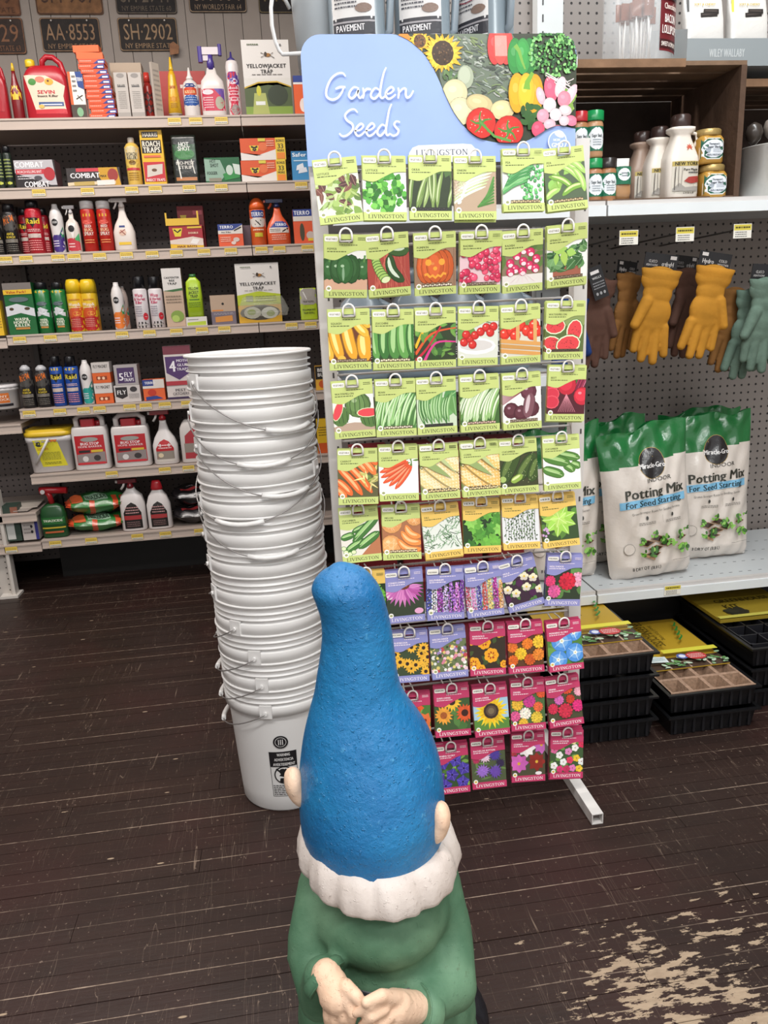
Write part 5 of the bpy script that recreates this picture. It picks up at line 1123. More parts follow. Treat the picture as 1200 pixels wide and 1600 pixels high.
# ---- gloves on peg hooks
def glove_mesh(nm, mat, col, wide=1.0):
    E = [('e', (0, 0, -.025), (.055*wide, .02, .04)), ('e', (0, 0, -.065), (.043, .019, .04)), ('e', (0, 0, -.12), (.05, .021, .055)), ('e', (0.004, 0, -.15), (.05, .018, .035)),
         ('c', (-.036, 0, -.16), (-.05, -.002, -.238), .0155, .0125), ('c', (-.012, 0, -.165), (-.02, -.006, -.262), .0155, .0125), ('c', (.013, 0, -.165), (.012, .0, -.258), .0155, .0125), ('c', (.037, 0, -.155), (.041, -.003, -.232), .0145, .0115), ('c', (.03, -.008, -.09), (.055, -.014, -.16), .018, .014)]
    return blob(nm, E, .0038, mat, col, 3)
GLV = {}
def glove(px, py, Y, col, mat, label, rz=0, lean=0, mir=1, k=1.0, card=True, cardtext='Hydro'):
    key = (col, mat)
    if key not in GLV:
        o = glove_mesh('work_glove', mat, col); GLV[key] = o
    else: o = link('work_glove', GLV[key].data)
    p = onY(px, py, Y); o.location = p; o.rotation_euler = (.05, lean, rz); o.scale = (mir*k*1.17, k*1.1, k*1.06); tag(o, label, 'glove', 'work gloves on the pegboard hooks')
    m = MB(); m.se([(-.03, .05, .019), (-.012, .054, .021), (.004, .058, .024), (.006, .054, .02), (-.008, .05, .017)], jit(col, .05, RN), 2.2, 24, caps=(0, 0)); m.build('cuff', mat, o)
    if card:
        m = MB().box(-.048, .048, .014, .016, -.01, .05, '#1d1d20'); c = Canvas(m, lambda x, y, l: (x, .014-l, y), eps=.0003); c.text(cardtext, -.02, .022, .013, '#c9c6c4', True, w=.035); c.text('COLD', .024, .027, .008, '#b9b6b4', True, w=.025); c.text('WEATHER', .026, .016, .006, '#b9b6b4', True, w=.034); c.rect(-.042, .036, -.024, .046, '#d6d2d0'); m.build('hang_card', 'print_paper', o)
    return o
YEL, BRN, TAN, GRN = '#b9822c', '#5d4238', '#8a6034', '#64796c'
glove(936, 440, 2.42, BRN, 'leather', 'dark brown suede glove with a slanting black card, nearest the rack', .1, .06, 1, .95, False)
m = MB().box(-.024, .024, -.002, 0, -.1, .0, '#17171a'); c = Canvas(m, lambda x, y, l: (x, -.002-l, y), eps=.0003); c.rect(-.016, -.022, .012, -.012, '#d6d2d0'); c.text('WELLS', 0, -.034, .007, '#ccc', True, w=.03); c.lines(-.018, -.07, .02, -.045, 3, '#88888c'); [c.ell(-.012+.012*i, -.083, .004, .005, '#9a9a9c') for i in range(3)]
o = m.build('glove_card', 'print_paper', loc=onY(927, 417, 2.375)); o.rotation_euler = (0, -.32, 0); tag(o, 'black hang card tilted across the dark brown suede glove', 'card')
glove(984, 432, 2.50, TAN, 'leather', 'tan leather glove half hidden behind the left yellow glove', .5, .1, 1, .92)
glove(1034, 424, 2.38, YEL, 'leather', 'left yellow leather glove with straight fingers, under a COLD WEATHER card', 0, .14, -1, 1.0)
glove(1076, 425, 2.52, BRN, 'leather', 'dark brown glove hanging between the two yellow ones', .4, .08, -1, .98)
glove(1118, 421, 2.37, YEL, 'leather', 'right yellow leather glove with an open flared cuff', 0, .17, 1, .98)
glove(1150, 455, 2.47, TAN, 'leather', 'tan glove behind the right yellow glove, beside the green ones', .2, .1, 1, .93, False)
glove(1180, 458, 2.42, GRN, 'fabric', 'green knit glove in front, left of the two green gloves', .0, .12, 1, .98, False)
glove(1202, 440, 2.36, GRN, 'fabric', 'green knit glove cut off by the right edge of the photo', .0, .08, -1, 1.0, True, 'GRIP')
glove(893, 470, 2.40, '#27407a', 'fabric', 'blue glove showing between the packets and the brown suede glove', .2, .02, 1, .95, False)
# hooks with price tags
for i, (px, py) in enumerate(((985, 358), (1073, 353), (1163, 348))):
    p = onY(px-4, py+4, 2.34); q = Vector((p.x-.0, 2.86, p.z-.02)); m = MB(); m.tube([(p.x, 2.34, p.z), (p.x, 2.4, p.z-.012), q], .0028, '#6e6a68', 6); o = m.build('peg_hook', 'steel'); tag(o, 'long steel peg hook with a yellow and white price tag, %s of three' % ('left', 'middle', 'right')[i], 'hook', 'glove hooks')
    tag_on(None, p.x+.002, 2.338, p.z+.004, .03, .042, i).build('price_tag', 'print_paper', o)
# ---- potting mix bags on the lower shelf
BW, BH, BD = .153, .53, .052
def bag_y(u, v, rnd=0):
    x = abs(u); s = (1-x**2.6)**.6 if x < 1 else 0
    t = min(1, v/.1)**.5*(1 if v < .62 else max(.12, 1-((v-.62)/.38)**1.3*.9))
    w = .0035*math.sin(u*9+v*14+rnd)+.003*math.sin(u*17-v*23+rnd*2)+(.0035*math.sin(u*15+v*19+rnd)+.006*math.sin(u*6-v*38+rnd))*(max(0, v-.72)*4)
    return -(BD*s*t)-w*(s*.8+.15)
def bag_w(v, rnd=0): return BW*(.97+.09*v+.02*math.sin(v*7+rnd))*(1 if v > .04 else .93+v*1.7)
def potting_bag(px, z, Y, label, rnd, roll=0.0, rz=0):
    m = MB(); nu, nv = 44, 80
    def pt(u, v, s, l=0):
        ztop = BH*v+(.010*math.sin(u*4+rnd)+.005*math.sin(u*9+rnd*3)+.012*u)*max(0, v-.8)*5
        y = bag_y(u, v, rnd); return (u*bag_w(v, rnd), (y-l) if s < 0 else -y*.8, ztop)
    for s in (-1, 1):
        vs = []; cs = []; fs = []
        for j in range(nv+1):
            for i in range(nu+1): vs.append(pt(-1+2*i/nu, j/nv, s))
        for j in range(nv):
            for i in range(nu):
                fs.append((j*(nu+1)+i, j*(nu+1)+i+1, (j+1)*(nu+1)+i+1, (j+1)*(nu+1)+i)); u = -1+2*(i+.5)/nu; v = (j+.5)/nv; cs.append('#1d7038' if v > .775+.03*u else '#ded5cc')
        m.add(vs, fs, cs, True)
    o = m.build('potting_mix_bag', 'film', loc=(px2x(px, z, Y), Y, z)); o.rotation_euler = (-.07, roll, rz); tag(o, label, 'bag', 'potting mix bags')
    m = MB(); c = Canvas(m, lambda x, y, l: (x*bag_w(y/BH, rnd)/BW,) + pt(x/BW, y/BH, -1, l+.0007)[1:], (-BW*.97, 0, BW*.97, BH), .00025, seg=.009)
    Z = lambda v: v*BH
    c.ell(.012, Z(.765), .044, .052, '#b99a50', 0, 22); c.ell(.012, Z(.765), .0425, .0505, '#1d1b1e', 0, 22); c.text('Miracle-Gro', .012, Z(.755), .017, '#f3f1f0', True, w=.088)
    sl = .1
    c.text('INDOOR', .03, Z(.665), .014, '#3c3c38', False, w=.09, slope=sl*.4); c.text('Potting Mix', .014, Z(.59), .034, '#35372f', True, w=.215, slope=sl*.4)
    c.poly([(-.112, Z(.49)), (.122, Z(.505)), (.122, Z(.555)), (-.112, Z(.54))], '#7fbfe4'); c.text('For Seed Starting', .006, Z(.522), .021, '#1e3a44', True, w=.2, slope=.04)
    c.text('Grows Stronger Roots for Seedling Success', .012, Z(.462), .008, '#55554f', False, w=.175, slope=.04); c.rect(.03, Z(.38), .0306, Z(.43), '#9a958c')
    for sx in (-.022, .07): c.ell(sx, Z(.42), .004, .007, '#3a3a38'); c.lines(sx-.03, Z(.375), sx+.03, Z(.395), 2, '#77736c', random.Random(2))
    c.ell(-.09, Z(.225), .02, .02, '#8a857c', n=18); c.ell(-.09, Z(.225), .0185, .0185, '#ded5cc', n=18)
    R_ = random.Random(5)
    # peat pots with seedlings
    def pot(x, y, s): c.poly([(x-s, y), (x, y+s*.42), (x+s, y), (x, y-s*.42)], '#a9835f', True); c.poly([(x-s*.82, y), (x, y+s*.34), (x+s*.82, y), (x, y-s*.34)], '#3a2a20', True)
    for x, y in ((-.03, .255), (.012, .275), (.0, .215), (.042, .235), (-.012, .18)): pot(x, Z(y), .03)
    pot(.098, Z(.26), .022); pot(.1, Z(.205), .022)
    c.poly([(-.045, Z(.17)), (-.01, Z(.14)), (-.01, Z(.16)), (-.045, Z(.19))], '#b08c68')
    for x, y, n, r in ((-.045, .27, 7, .012), (.0, .3, 7, .012), (.03, .26, 8, .016), (-.01, .2, 8, .014), (.09, .28, 7, .014), (.1, .2, 9, .02), (-.05, .2, 6, .011), (.05, .245, 6, .013), (.11, .33, 4, .01)):
        for k in range(n): a = R_.uniform(0, 6.28); q = r*R_.uniform(.3, 1.1); c.ell(x+q*math.cos(a), Z(y)+q*math.sin(a), r*.62, r*.36, jit(R_.choice(['#6fae3c', '#4f8a34', '#8cc65c', '#3a6a2a']), .1, R_), R_.uniform(0, 3), 8)
    c.text('8 DRY QT (8.8 L)', -.045, Z(.1), .012, '#3c3a36', True, w=.1); c.rect(.05, Z(.125), .12, Z(.127), '#6a665e')
    m.build('printed_front', 'film', o); return o
potting_bag(1016, .337, 2.415, 'front potting mix bag, fully visible and nearest the shelf edge', 0, -.075, rz=.0)
potting_bag(1106, .337, 2.545, 'potting mix bag behind and right of the front one', 2.1, -.03, rz=-.05)
potting_bag(872, .337, 2.47, 'potting mix bag mostly hidden by the seed packets at the left', 4.0, rz=.05)
potting_bag(948, .337, 2.60, 'potting mix bag in back, squeezed between the front and left bags', 5.2, rz=.1)
potting_bag(1088, .337, 2.69, 'potting mix bag at the very back of which only the green top shows', 1.2, rz=-.03)
# ---- seedling trays on the floor
def tray(x0, x1, y0, y1, z, hgt, label, group, top=None):
    w, d = x1-x0, y1-y0; o = None; m = MB(); k = .012; t = .002; bk = '#131315'
    def ring(ix, z_): return [(ix, ix, z_), (w-ix, ix, z_), (w-ix, d-ix, z_), (ix, d-ix, z_)]
    m.loft([ring(.02, 0), ring(k, hgt-.006), ring(0, hgt-.006), ring(0, hgt), ring(k-t*.5, hgt), ring(.02+t, .003)], bk, smooth=False, caps=(1, 1))
    for i in range(9): x = .03+i*(w-.06)/8; m.box(x-.004, x+.004, .0125, .016, .006, hgt-.008, '#1b1b1e')
    o = m.build('seedling_tray', 'gloss_plastic', loc=(x0, y0, z)); tag(o, label, 'tray', group)
    if top in ('kit', 'short'):
        nx = 4; rows = 1 if top == 'short' else 2; c = (w-.03)/nx; cy = c*1.22; m = MB(); zt_ = hgt+.002; dp = .035
        for j in range(rows):
            for i in range(nx):
                xa, ya = .015+i*c, .015+j*cy; g = .006; q = .021
                a = [(xa, ya), (xa+c, ya), (xa+c, ya+cy), (xa, ya+cy)]; b = [(xa+g, ya+g), (xa+c-g, ya+g), (xa+c-g, ya+cy-g), (xa+g, ya+cy-g)]; e = [(xa+q, ya+q), (xa+c-q, ya+q), (xa+c-q, ya+cy-q), (xa+q, ya+cy-q)]
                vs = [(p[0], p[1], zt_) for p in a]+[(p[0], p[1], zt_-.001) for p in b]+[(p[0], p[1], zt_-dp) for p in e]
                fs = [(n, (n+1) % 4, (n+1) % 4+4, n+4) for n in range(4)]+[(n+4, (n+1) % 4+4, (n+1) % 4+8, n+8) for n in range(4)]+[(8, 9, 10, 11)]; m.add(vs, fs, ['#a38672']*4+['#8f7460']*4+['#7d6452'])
        m.box(.013, w-.013, .0125, .015, hgt-.012, zt_, '#a38672'); m.build('peat_pots', 'peat', o)
        # printed sleeve: seedling picture strip then the yellow card
        ys = .015+cy*(rows-(.35 if top == 'kit' else .1)); m = MB().box(.012, w-.012, ys, d-.01, hgt+.003, hgt+.006, '#b9962c'); cv = Canvas(m, lambda x, y, l: (x, y, hgt+.006+l), (.012, ys, w-.012, d-.01), .0003)
        R_ = random.Random(8); cv.rect(.012, ys, w-.012, ys+.075, '#4b3a30')
        for i in range(5): cv.rect(.02+i*c, ys, .026+i*c, ys+.075, '#b59a86')
        cv.rect(.012, ys+.036, w-.012, ys+.041, '#b59a86')
        for i in range(40): cv.ell(R_.uniform(.02, w-.02), ys+R_.uniform(0, .07), .011, .006, jit(R_.choice(['#8fae8a', '#b9cdb4', '#5d8a50']), .1, R_), R_.uniform(0, 3), 8)
        cv.poly([(.02, ys+.03), (.09, ys+.02), (.095, ys+.06), (.025, ys+.07)], '#d3dddc'); cv.lines(.03, ys+.035, .085, ys+.055, 2, '#8aa0a8', R_)
        cv.ell(.15, ys+.05, .018, .018, '#5a68a8'); cv.ell(.15, ys+.05, .011, .011, '#d8dcec'); cv.ell(.195, ys+.045, .034, .026, '#b83a3c'); cv.lines(.17, ys+.03, .22, ys+.06, 3, '#e8c8c4', R_)
        for k_ in range(6): cv.ell(.17+.012*k_, ys+.085+.004*(k_ % 2), .014, .008, '#6fae4a', k_, 8)
        cv.rect(.1, ys+.075, w-.012, ys+.1, '#d8d046')
        y2 = ys+.1
        def vt(s_, cx, cy, h_, L): # lettering running along the tray
            c2 = Canvas(m, lambda x, y, l: (cx+y, cy-x, hgt+.006+l), None, .0003); c2.l = cv.l; c2.text(s_, 0, 0, h_, '#4a3c10', True, w=L); cv.l += 1
        vt('GREENHOUSE', .12, y2+.13, .034, .21); vt('KIT', .075, y2+.19, .03, .05); vt('Seed Starting', .155, y2+.13, .014, .12)
        for k_ in range(4): cv.strip(smooth([(.2+.012*k_, y2+.06+.035*k_), (.225+.01*k_, y2+.09+.035*k_), (.21+.01*k_, y2+.11+.03*k_)]), (.004, .001), '#2f7a34')
        cv.ell(.05, y2+.2, .022, .022, '#9a9488'); m.build('printed_card', 'print_paper', o)
    if top == 'cells':
        m = MB(); n = 4; c = (w-.03)/n
        for j in range(4):
            for i in range(n):
                xa, ya = .015+i*c, .03+j*c; m.box(xa, xa+c-.003, ya, ya+.004, hgt-.03, hgt+.002, '#222226').box(xa, xa+.004, ya, ya+c, hgt-.03, hgt+.002, '#222226')
                m.lathe([(c*.3, hgt-.02), (c*.22, hgt-.03)], '#2b2b30', 12, c=(xa+c/2, ya+c/2))
        m.build('cell_insert', 'gloss_plastic', o)
    return o
hh = .068
for k in range(4): tray(.765, 1.058, 1.935+.004*k, 2.475, k*.0705, hh, ('bottom black tray of the left stack on the floor', 'second black tray from the floor in the left stack', 'third black tray from the floor in the left stack', 'top seedling tray of the left stack with brown peat pots')[k], 'left stack of seedling trays', 'short' if k == 3 else None)
for k in range(2): tray(1.085, 1.385, 1.925+.006*k, 2.46, k*.0705, hh, ('bottom black tray of the low middle stack', 'top tray of the middle stack with two rows of peat pots and a greenhouse card')[k], 'middle stack of seedling trays', 'kit' if k else None)
for k in range(3): tray(1.41, 1.71, 2.02+.004*k, 2.50, k*.0705, hh, ('bottom tray at the right edge of the photo', 'middle tray at the right edge of the photo', 'black celled tray on top at the right edge of the photo')[k], 'right stack of seedling trays', 'cells' if k == 2 else None)
m = MB().box(0, .3, 0, .26, 0, .012, '#8f7a26'); cv = Canvas(m, lambda x, y, l: (x, y, .012+l), None, .0003); cv.text('GREENHOUSE', .17, .15, .03, '#3d3310', True, w=.21); cv.text('KIT', .1, .1, .03, '#3d3310', True, w=.06); [cv.ell(.09+.02*math.cos(k*2.4), .05+.012*math.sin(k*1.7), .026, .015, jit('#2e2c20', .3, RN), k) for k in range(10)]; cv.rect(0, 0, .3, .02, '#b8b04c')
o = m.build('greenhouse_kit_box', 'print_paper', loc=(1.42, 2.225, .2115)); o.location.z = .215; tag(o, 'flat yellow greenhouse kit box lying on the right trays', 'box')
# ================================================================ PRODUCTS ON THE LEFT GONDOLA
def place(xl, xr, yt, s, back=0.0, zoff=0.0):
    """base pixel columns, top pixel row, shelf number -> x, y of the front, z, width, height"""
    Y = LY+.022+back; z = ZS[s]+.0015+zoff; xa, xb = px2x(xl, z, Y), px2x(xr, z, Y)
    xm = (xa+xb)/2; pb = proj((xm, Y, z)); zt_ = z
    for _ in range(6): q = proj((xm, Y, zt_))[1]; e = (proj((xm, Y, zt_+.01))[1]-q)/.01; zt_ += (yt-q)/e
    return xm, Y, z, (xb-xa)*.955, zt_-z
GRP = ['products on the top shelf', 'products on the second shelf', 'products on the third shelf', 'products on the fourth shelf', 'products on the fifth shelf', 'products on the sixth shelf', 'products on the bottom shelf']
def BOX(label, xl, xr, yt, s, col, cmds, name='carton', cat='box', d=None, back=0, zoff=0, rz=0, h=None, side=None, lean=0):
    x, Y, z, w, hh_ = place(xl, xr, yt, s, back, zoff); hh_ = h or hh_; d = d or min(.12, w*.6)
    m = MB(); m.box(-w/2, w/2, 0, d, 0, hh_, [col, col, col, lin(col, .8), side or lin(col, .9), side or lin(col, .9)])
    c = Canvas(m, lambda a, b, l: (a, -l, b), (-w/2, 0, w/2, hh_), .00022); c.run(cmds, -w/2, 0, w/2, hh_)
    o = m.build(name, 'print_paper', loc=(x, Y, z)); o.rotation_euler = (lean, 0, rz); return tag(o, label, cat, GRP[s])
def body(label, name, cat, xl, xr, yt, s, prof, n, col, lab, cap=None, capcol='#111', back=0, zoff=0, mat='gloss_plastic', kd=None, rz=0, bcols=None, extra=None, lmat='print_gloss'):
    """prof: (height fraction, half width fraction); lab: (v0, v1, cover, cmds); cap: profile in the same fractions"""
    x, Y, z, w, h = place(xl, xr, yt, s, back, zoff); hw = w/2; dd = kd or 1.0
    P = [(a*h, b*hw, max(.002, b*hw*dd)) for a, b in prof]; Yc = Y+max(p[2] for p in P)
    o = MB().se(P, [lin(c) for c in bcols] if bcols else col, n, 22).build(name, mat, loc=(x, Yc, z)); o.rotation_euler[2] = rz
    if lab: label_on(o, P, n, lab[0]*h, lab[1]*h, lab[2], lab[3], seg=.02, eps=.0002, mat=lmat)
    if cap: MB().se([(a*h, b*hw, b*hw*min(1, dd*1.0)) for a, b in cap], capcol, 2, 18).build('cap', 'gloss_plastic', o)
    if extra: extra(o, hw, h, P)
    return tag(o, label, cat, GRP[s])
CAN = [(0, .9), (.012, 1), (.8, 1), (.84, .92), (.86, .7)]; CCAP = [(.84, .8), (.985, .78), (1, .7)]
def CANIT(label, xl, xr, yt, s, col, cmds, cap='#16161a', back=0, prof=None, cp=None, cover=.97, lab=(.02, .8)):
    return body(label, 'spray_can', 'spray can', xl, xr, yt, s, prof or CAN, 2, col, (lab[0], lab[1], cover, cmds), cp or CCAP, cap, back)
def trigger(capcol, tipcol='#e8e4e0'):
    def f(o, hw, h, P):
        m = MB(); z0 = .8*h; r = hw*.22
        m.lathe([(r*1.3, z0), (r*1.3, z0+.05*h), (r*.9, z0+.07*h), (r*.9, z0+.1*h)], capcol, 12)
        m.box(-hw*.95, hw*.55, -r*.8, r*.8, z0+.1*h, z0+.17*h, capcol, .003); m.box(-hw*1.12, -hw*.95, -r*.5, r*.5, z0+.11*h, z0+.155*h, tipcol)
        m.build('trigger_head', 'gloss_plastic', o); MB().tube([(-hw*.45, 0, z0+.1*h), (-hw*.55, 0, z0+.04*h), (-hw*.75, 0, z0-.02*h)], r*.45, tipcol, 6).build('trigger', 'gloss_plastic', o)
    return f
SPRAY = [(0, .92), (.02, 1), (.35, 1), (.48, .8), (.62, .42), (.74, .28), (.81, .26)]
def SPR(label, xl, xr, yt, s, col, cmds, cap, lab=(.05, .46), back=0, tip='#e8e4e0', kd=.6, prof=None, n=3): return body(label, 'spray_bottle', 'spray bottle', xl, xr, yt, s, prof or SPRAY, n, col, (lab[0], lab[1], .88, cmds), None, None, back, kd=kd, extra=trigger(cap, tip))
def JUG(label, xl, xr, yt, s, col, cmds, capcol, capx=-.35, back=0, hcol=None, lab=(.08, .66), kd=.45):
    def f(o, hw, h, P):
        m = MB(); hc = hcol or col
        m.tube([(hw*(-.1), 0, h*.78), (-hw*.05, 0, h*.9), (hw*.15, 0, h*.96), (hw*.45, 0, h*.95), (hw*.75, 0, h*.86), (hw*.86, 0, h*.7), (hw*.85, 0, h*.5)], hw*.13, hc, 8); m.build('handle', 'gloss_plastic', o)
        MB().lathe([(hw*.2, h*.8), (hw*.22, h*.81), (hw*.22, h*.9), (hw*.18, h*.915)], capcol, 16, c=(hw*capx, 0)).build('cap', 'gloss_plastic', o)
    return body(label, 'jug', 'jug', xl, xr, yt, s, [(0, .95), (.02, 1), (.55, 1), (.66, .96), (.76, .78), (.81, .6)], 4.5, col, (lab[0], lab[1], .9, cmds), None, None, back, kd=kd, extra=f)
def POUCH(label, xl, xr, yt, s, col, cmds, name='pouch', cat='pouch', back=0, bcols=None):
    return body(label, name, cat, xl, xr, yt, s, [(0, .93), (.04, 1), (.3, 1), (.7, .98), (.92, .96), (1, .95)], 5, col, (.01, .99, .97, cmds), None, None, back, mat='film', kd=.25, bcols=bcols, lmat='film')
RD, OR, YW = '#c01f2a', '#e4602c', '#ecc02e'
# -- top shelf
JUG('dark red jug cut off by the left edge of the top shelf', -30, 17, 92, 0, '#a51c28', [('r', .1, .1, .9, .9, '#a51c28')], '#d6b13a')
body('small dark bottle with yellow label between the two red jugs', 'bottle', 'bottle', 20, 39, 96, 0, [(0, .9), (.03, 1), (.5, 1), (.65, .6), (.8, .35), (.86, .3)], 2, '#7a1a20', (.35, .6, .9, [('r', 0, 0, 1, 1, '#e0c040')]), [(.86, .35), (1, .15)], '#dfb838')
JUG('large red jug with yellow cap and cream insect killer label', 41, 113, 80, 0, '#b01f2c', [('p', [(0, 1), (.55, .98), (1, .72), (.93, .45), (.96, .12), (.2, .1), (.12, .5)], '#e9d3bb', 1), ('p', [(.2, .0), (.98, .0), (.97, .13), (.2, .11)], '#c8303a'), ('e', .2, .82, .1, .09, '#4a8a40'), ('e', .4, .88, .12, .08, '#d9806a'), ('e', .62, .82, .11, .09, '#e8a83c'), ('e', .6, .84, .03, .03, '#5a3a20'), ('t', 'SEVIN', .52, .56, .09, '#c2283a', .44), ('t', 'Insect Killer', .55, .46, .06, '#3c3c38', .52), ('r', .3, .2, .92, .3, '#35558a'), ('r', .34, .22, .88, .25, '#d5dae4'), ('e', .36, .19, .07, .05, '#e8b65c')], '#e2c22c', -.62)
BOX('orange and white ant bait box leaning against the big red jug', 114, 138, 112, 0, '#f0e6dc', [('r', 0, .3, .18, 1, OR), ('r', 0, 0, 1, .3, '#4a3f38'), ('e', .55, .14, .22, .1, '#7fae86'), ('p', [(.5, 1), (1, 1), (1, .62), (.62, .68)], '#27468a'), ('t', 'TERRO', .75, .84, .08, '#f3f3f3', .45), ('s', [(.4, .42), (.85, .5)], .03, '#333'), ('s', [(.5, .5), (.8, .38)], .02, '#333'), ('l', .25, .55, .5, .95, 4, '#777')])
for k in range(12):
    x, Y, z, w, h = place(142, 184, 180, 0); dz = .0195; xx = x+RN.uniform(-.006, .006)-.0022*k
    m = MB().box(-w/2, w/2, 0, .07, 0, dz-.0012, '#e0562f'); c = Canvas(m, lambda a, b, l: (a, -l, b), (-w/2, 0, w/2, dz-.0012), .0002); c.run([('p', [(.55, 0), (1, 0), (1, .85), (.75, .75)], '#34418c'), ('r', .74, .15, .96, .5, '#dfe0ee'), ('l', .05, .4, .5, .65, 1, '#f6d8c8')], -w/2, 0, w/2, dz)
    o = m.build('bait_carton', 'print_paper', loc=(xx, Y, z+k*dz)); o.rotation_euler[2] = RN.uniform(-.05, .05); tag(o, 'flat orange bait box, %s in the tall stack on the top shelf' % ('lowest', 'second up', 'third up', 'fourth up', 'fifth up', 'sixth up', 'seventh up', 'eighth up', 'ninth up', 'tenth up', 'eleventh up', 'topmost')[k], 'box', 'stack of orange bait boxes')
x, Y, z, w, h = place(142, 184, 180, 0)
for k in range(2): o = MB().box(-w/2, w/2, 0, .05, 0, .026, '#ea6a34').build('folded_carton', 'print_paper', loc=(x-.03-.012*k, Y+.01, z+12*.0195+.001+.027*k)); o.rotation_euler = (0, 0, .04-.1*k); tag(o, 'plain orange folded carton on the bait box stack, %s' % ('lower', 'upper')[k], 'box')
cm = [('r', 0, .0, 1, .12, '#a09a94'), ('e', .5, .93, .3, .05, '#8f8a86'), ('t', 'KILLER', .5, .72, .035, '#4a4a48', .6), ('r', .2, .68, .8, .7, '#555'), ('l', .2, .2, .8, .6, 9, '#9a958f')]
BOX('left of two tall grey printed boxes beside the bait stack', 185, 206, 113, 0, '#b9b2ab', cm); BOX('right of two tall grey printed boxes beside the bait stack', 207, 228, 113, 0, '#bdb6af', cm)
BOX('beige box lying behind the two tall grey boxes', 182, 232, 98, 0, '#b3a08a', [], back=.16)
BOX('long red box behind the glue bottles', 246, 330, 111, 0, '#b03a34', [('r', .5, .7, .95, .76, '#e6d8d0')], back=.2, d=.05)
body('small red and black bottle half hidden behind the grey boxes', 'bottle', 'bottle', 228, 243, 112, 0, [(0, .95), (.02, 1), (.7, 1), (.8, .6)], 2, '#a8322c', (.15, .6, .9, [('r', 0, 0, 1, 1, '#4a3434')]), [(.8, .7), (1, .6)], '#c0392f', back=.06)
BOX('grey flat card leaning beside the yellow caulk tube', 243, 259, 98, 0, '#bdb3a8', [('l', .1, .1, .9, .9, 9, '#98908a')], d=.012, rz=.9, lean=0)
body('yellow cone-tipped tube standing on its white cap', 'tube', 'tube', 262, 286, 86, 0, [(0, .55), (.06, .55), (.07, .95), (.3, .8), (.7, .5), (.78, .28)], 2, '#d9a824', (.1, .6, .9, [('r', .1, .3, .9, .5, '#c88a1c'), ('l', .15, .1, .85, .28, 4, '#8a5a1c'), ('t', 'DRIONE', .5, .8, .1, '#a83a20', .6)]), [(.78, .25), (.8, .33), (.83, .25), (1, .1)], '#e2b62c', bcols=['#e4dcd2', '#e4dcd2', '#d9a824', '#d9a824', '#d9a824'])
body('white squeeze bottle with red and blue label and white nozzle', 'bottle', 'bottle', 288, 314, 102, 0, [(0, .95), (.02, 1), (.62, 1), (.7, .8), (.76, .4)], 2, '#ded8d4', (.22, .66, .95, [('r', 0, 0, 1, .48, '#2c56a0'), ('r', 0, .48, 1, .82, '#cf4a28'), ('r', 0, .82, 1, 1, '#28407c'), ('t', 'KILLER', .5, .62, .13, '#f2d8a0', .7), ('l', .1, .1, .9, .42, 3, '#9ab4d8')]), [(.76, .42), (.8, .42), (.84, .25), (1, .08)], '#e4dfda')
def hose(o, hw, h, P):
    m = MB(); p = '#4a3a8c'; m.lathe([(hw*.3, h*.66), (hw*.3, h*.76), (hw*.22, h*.8), (hw*.22, h*.86)], p, 12); m.box(-hw*.65, hw*.75, -hw*.2, hw*.2, h*.86, h*.96, '#ddd4d8', .004); m.box(-hw*.95, -hw*.6, -hw*.22, hw*.22, h*.76, h*.97, p, .004); m.box(hw*.7, hw*.98, -hw*.2, hw*.2, h*.85, h*1.0, p, .004); m.box(-hw*.6, -hw*.1, -hw*.15, hw*.15, h*.78, h*.85, '#d8cfd3', .003); m.build('hose_nozzle', 'gloss_plastic', o)
body('white hose-end sprayer bottle with purple and white nozzle on top', 'sprayer_bottle', 'spray bottle', 316, 356, 66, 0, [(0, .95), (.02, 1), (.38, 1), (.5, .9), (.6, .45), (.68, .35)], 3.5, '#ddd6d2', (.08, .38, .9, [('r', 0, 0, 1, 1, '#c62f4c'), ('p', [(.55, 1), (1, 1), (1, .45)], '#6a4a9c'), ('e', .78, .35, .2, .3, '#a9a692'), ('e', .28, .85, .25, .12, '#e9d6dc'), ('l', .06, .1, .5, .65, 5, '#efc8ce')]), None, None, kd=.6, extra=hose)
body('slim white and pink bottle with a purple pointed cap', 'bottle', 'bottle', 358, 379, 78, 0, [(0, .95), (.02, 1), (.78, 1), (.85, .85), (.87, .5)], 2, '#e2dad8', (.02, .68, .96, [('r', 0, 0, 1, 1, '#c8304c'), ('p', [(0, .82), (1, .66), (1, 1), (0, 1)], '#5a3f96'), ('e', .5, .78, .35, .07, '#e8e0e8'), ('l', .1, .3, .9, .65, 5, '#efc0c8'), ('e', .55, .12, .35, .12, '#9a8c88')]), [(.86, .62), (.89, .55), (.92, .2), (1, .12)], '#3f3578')
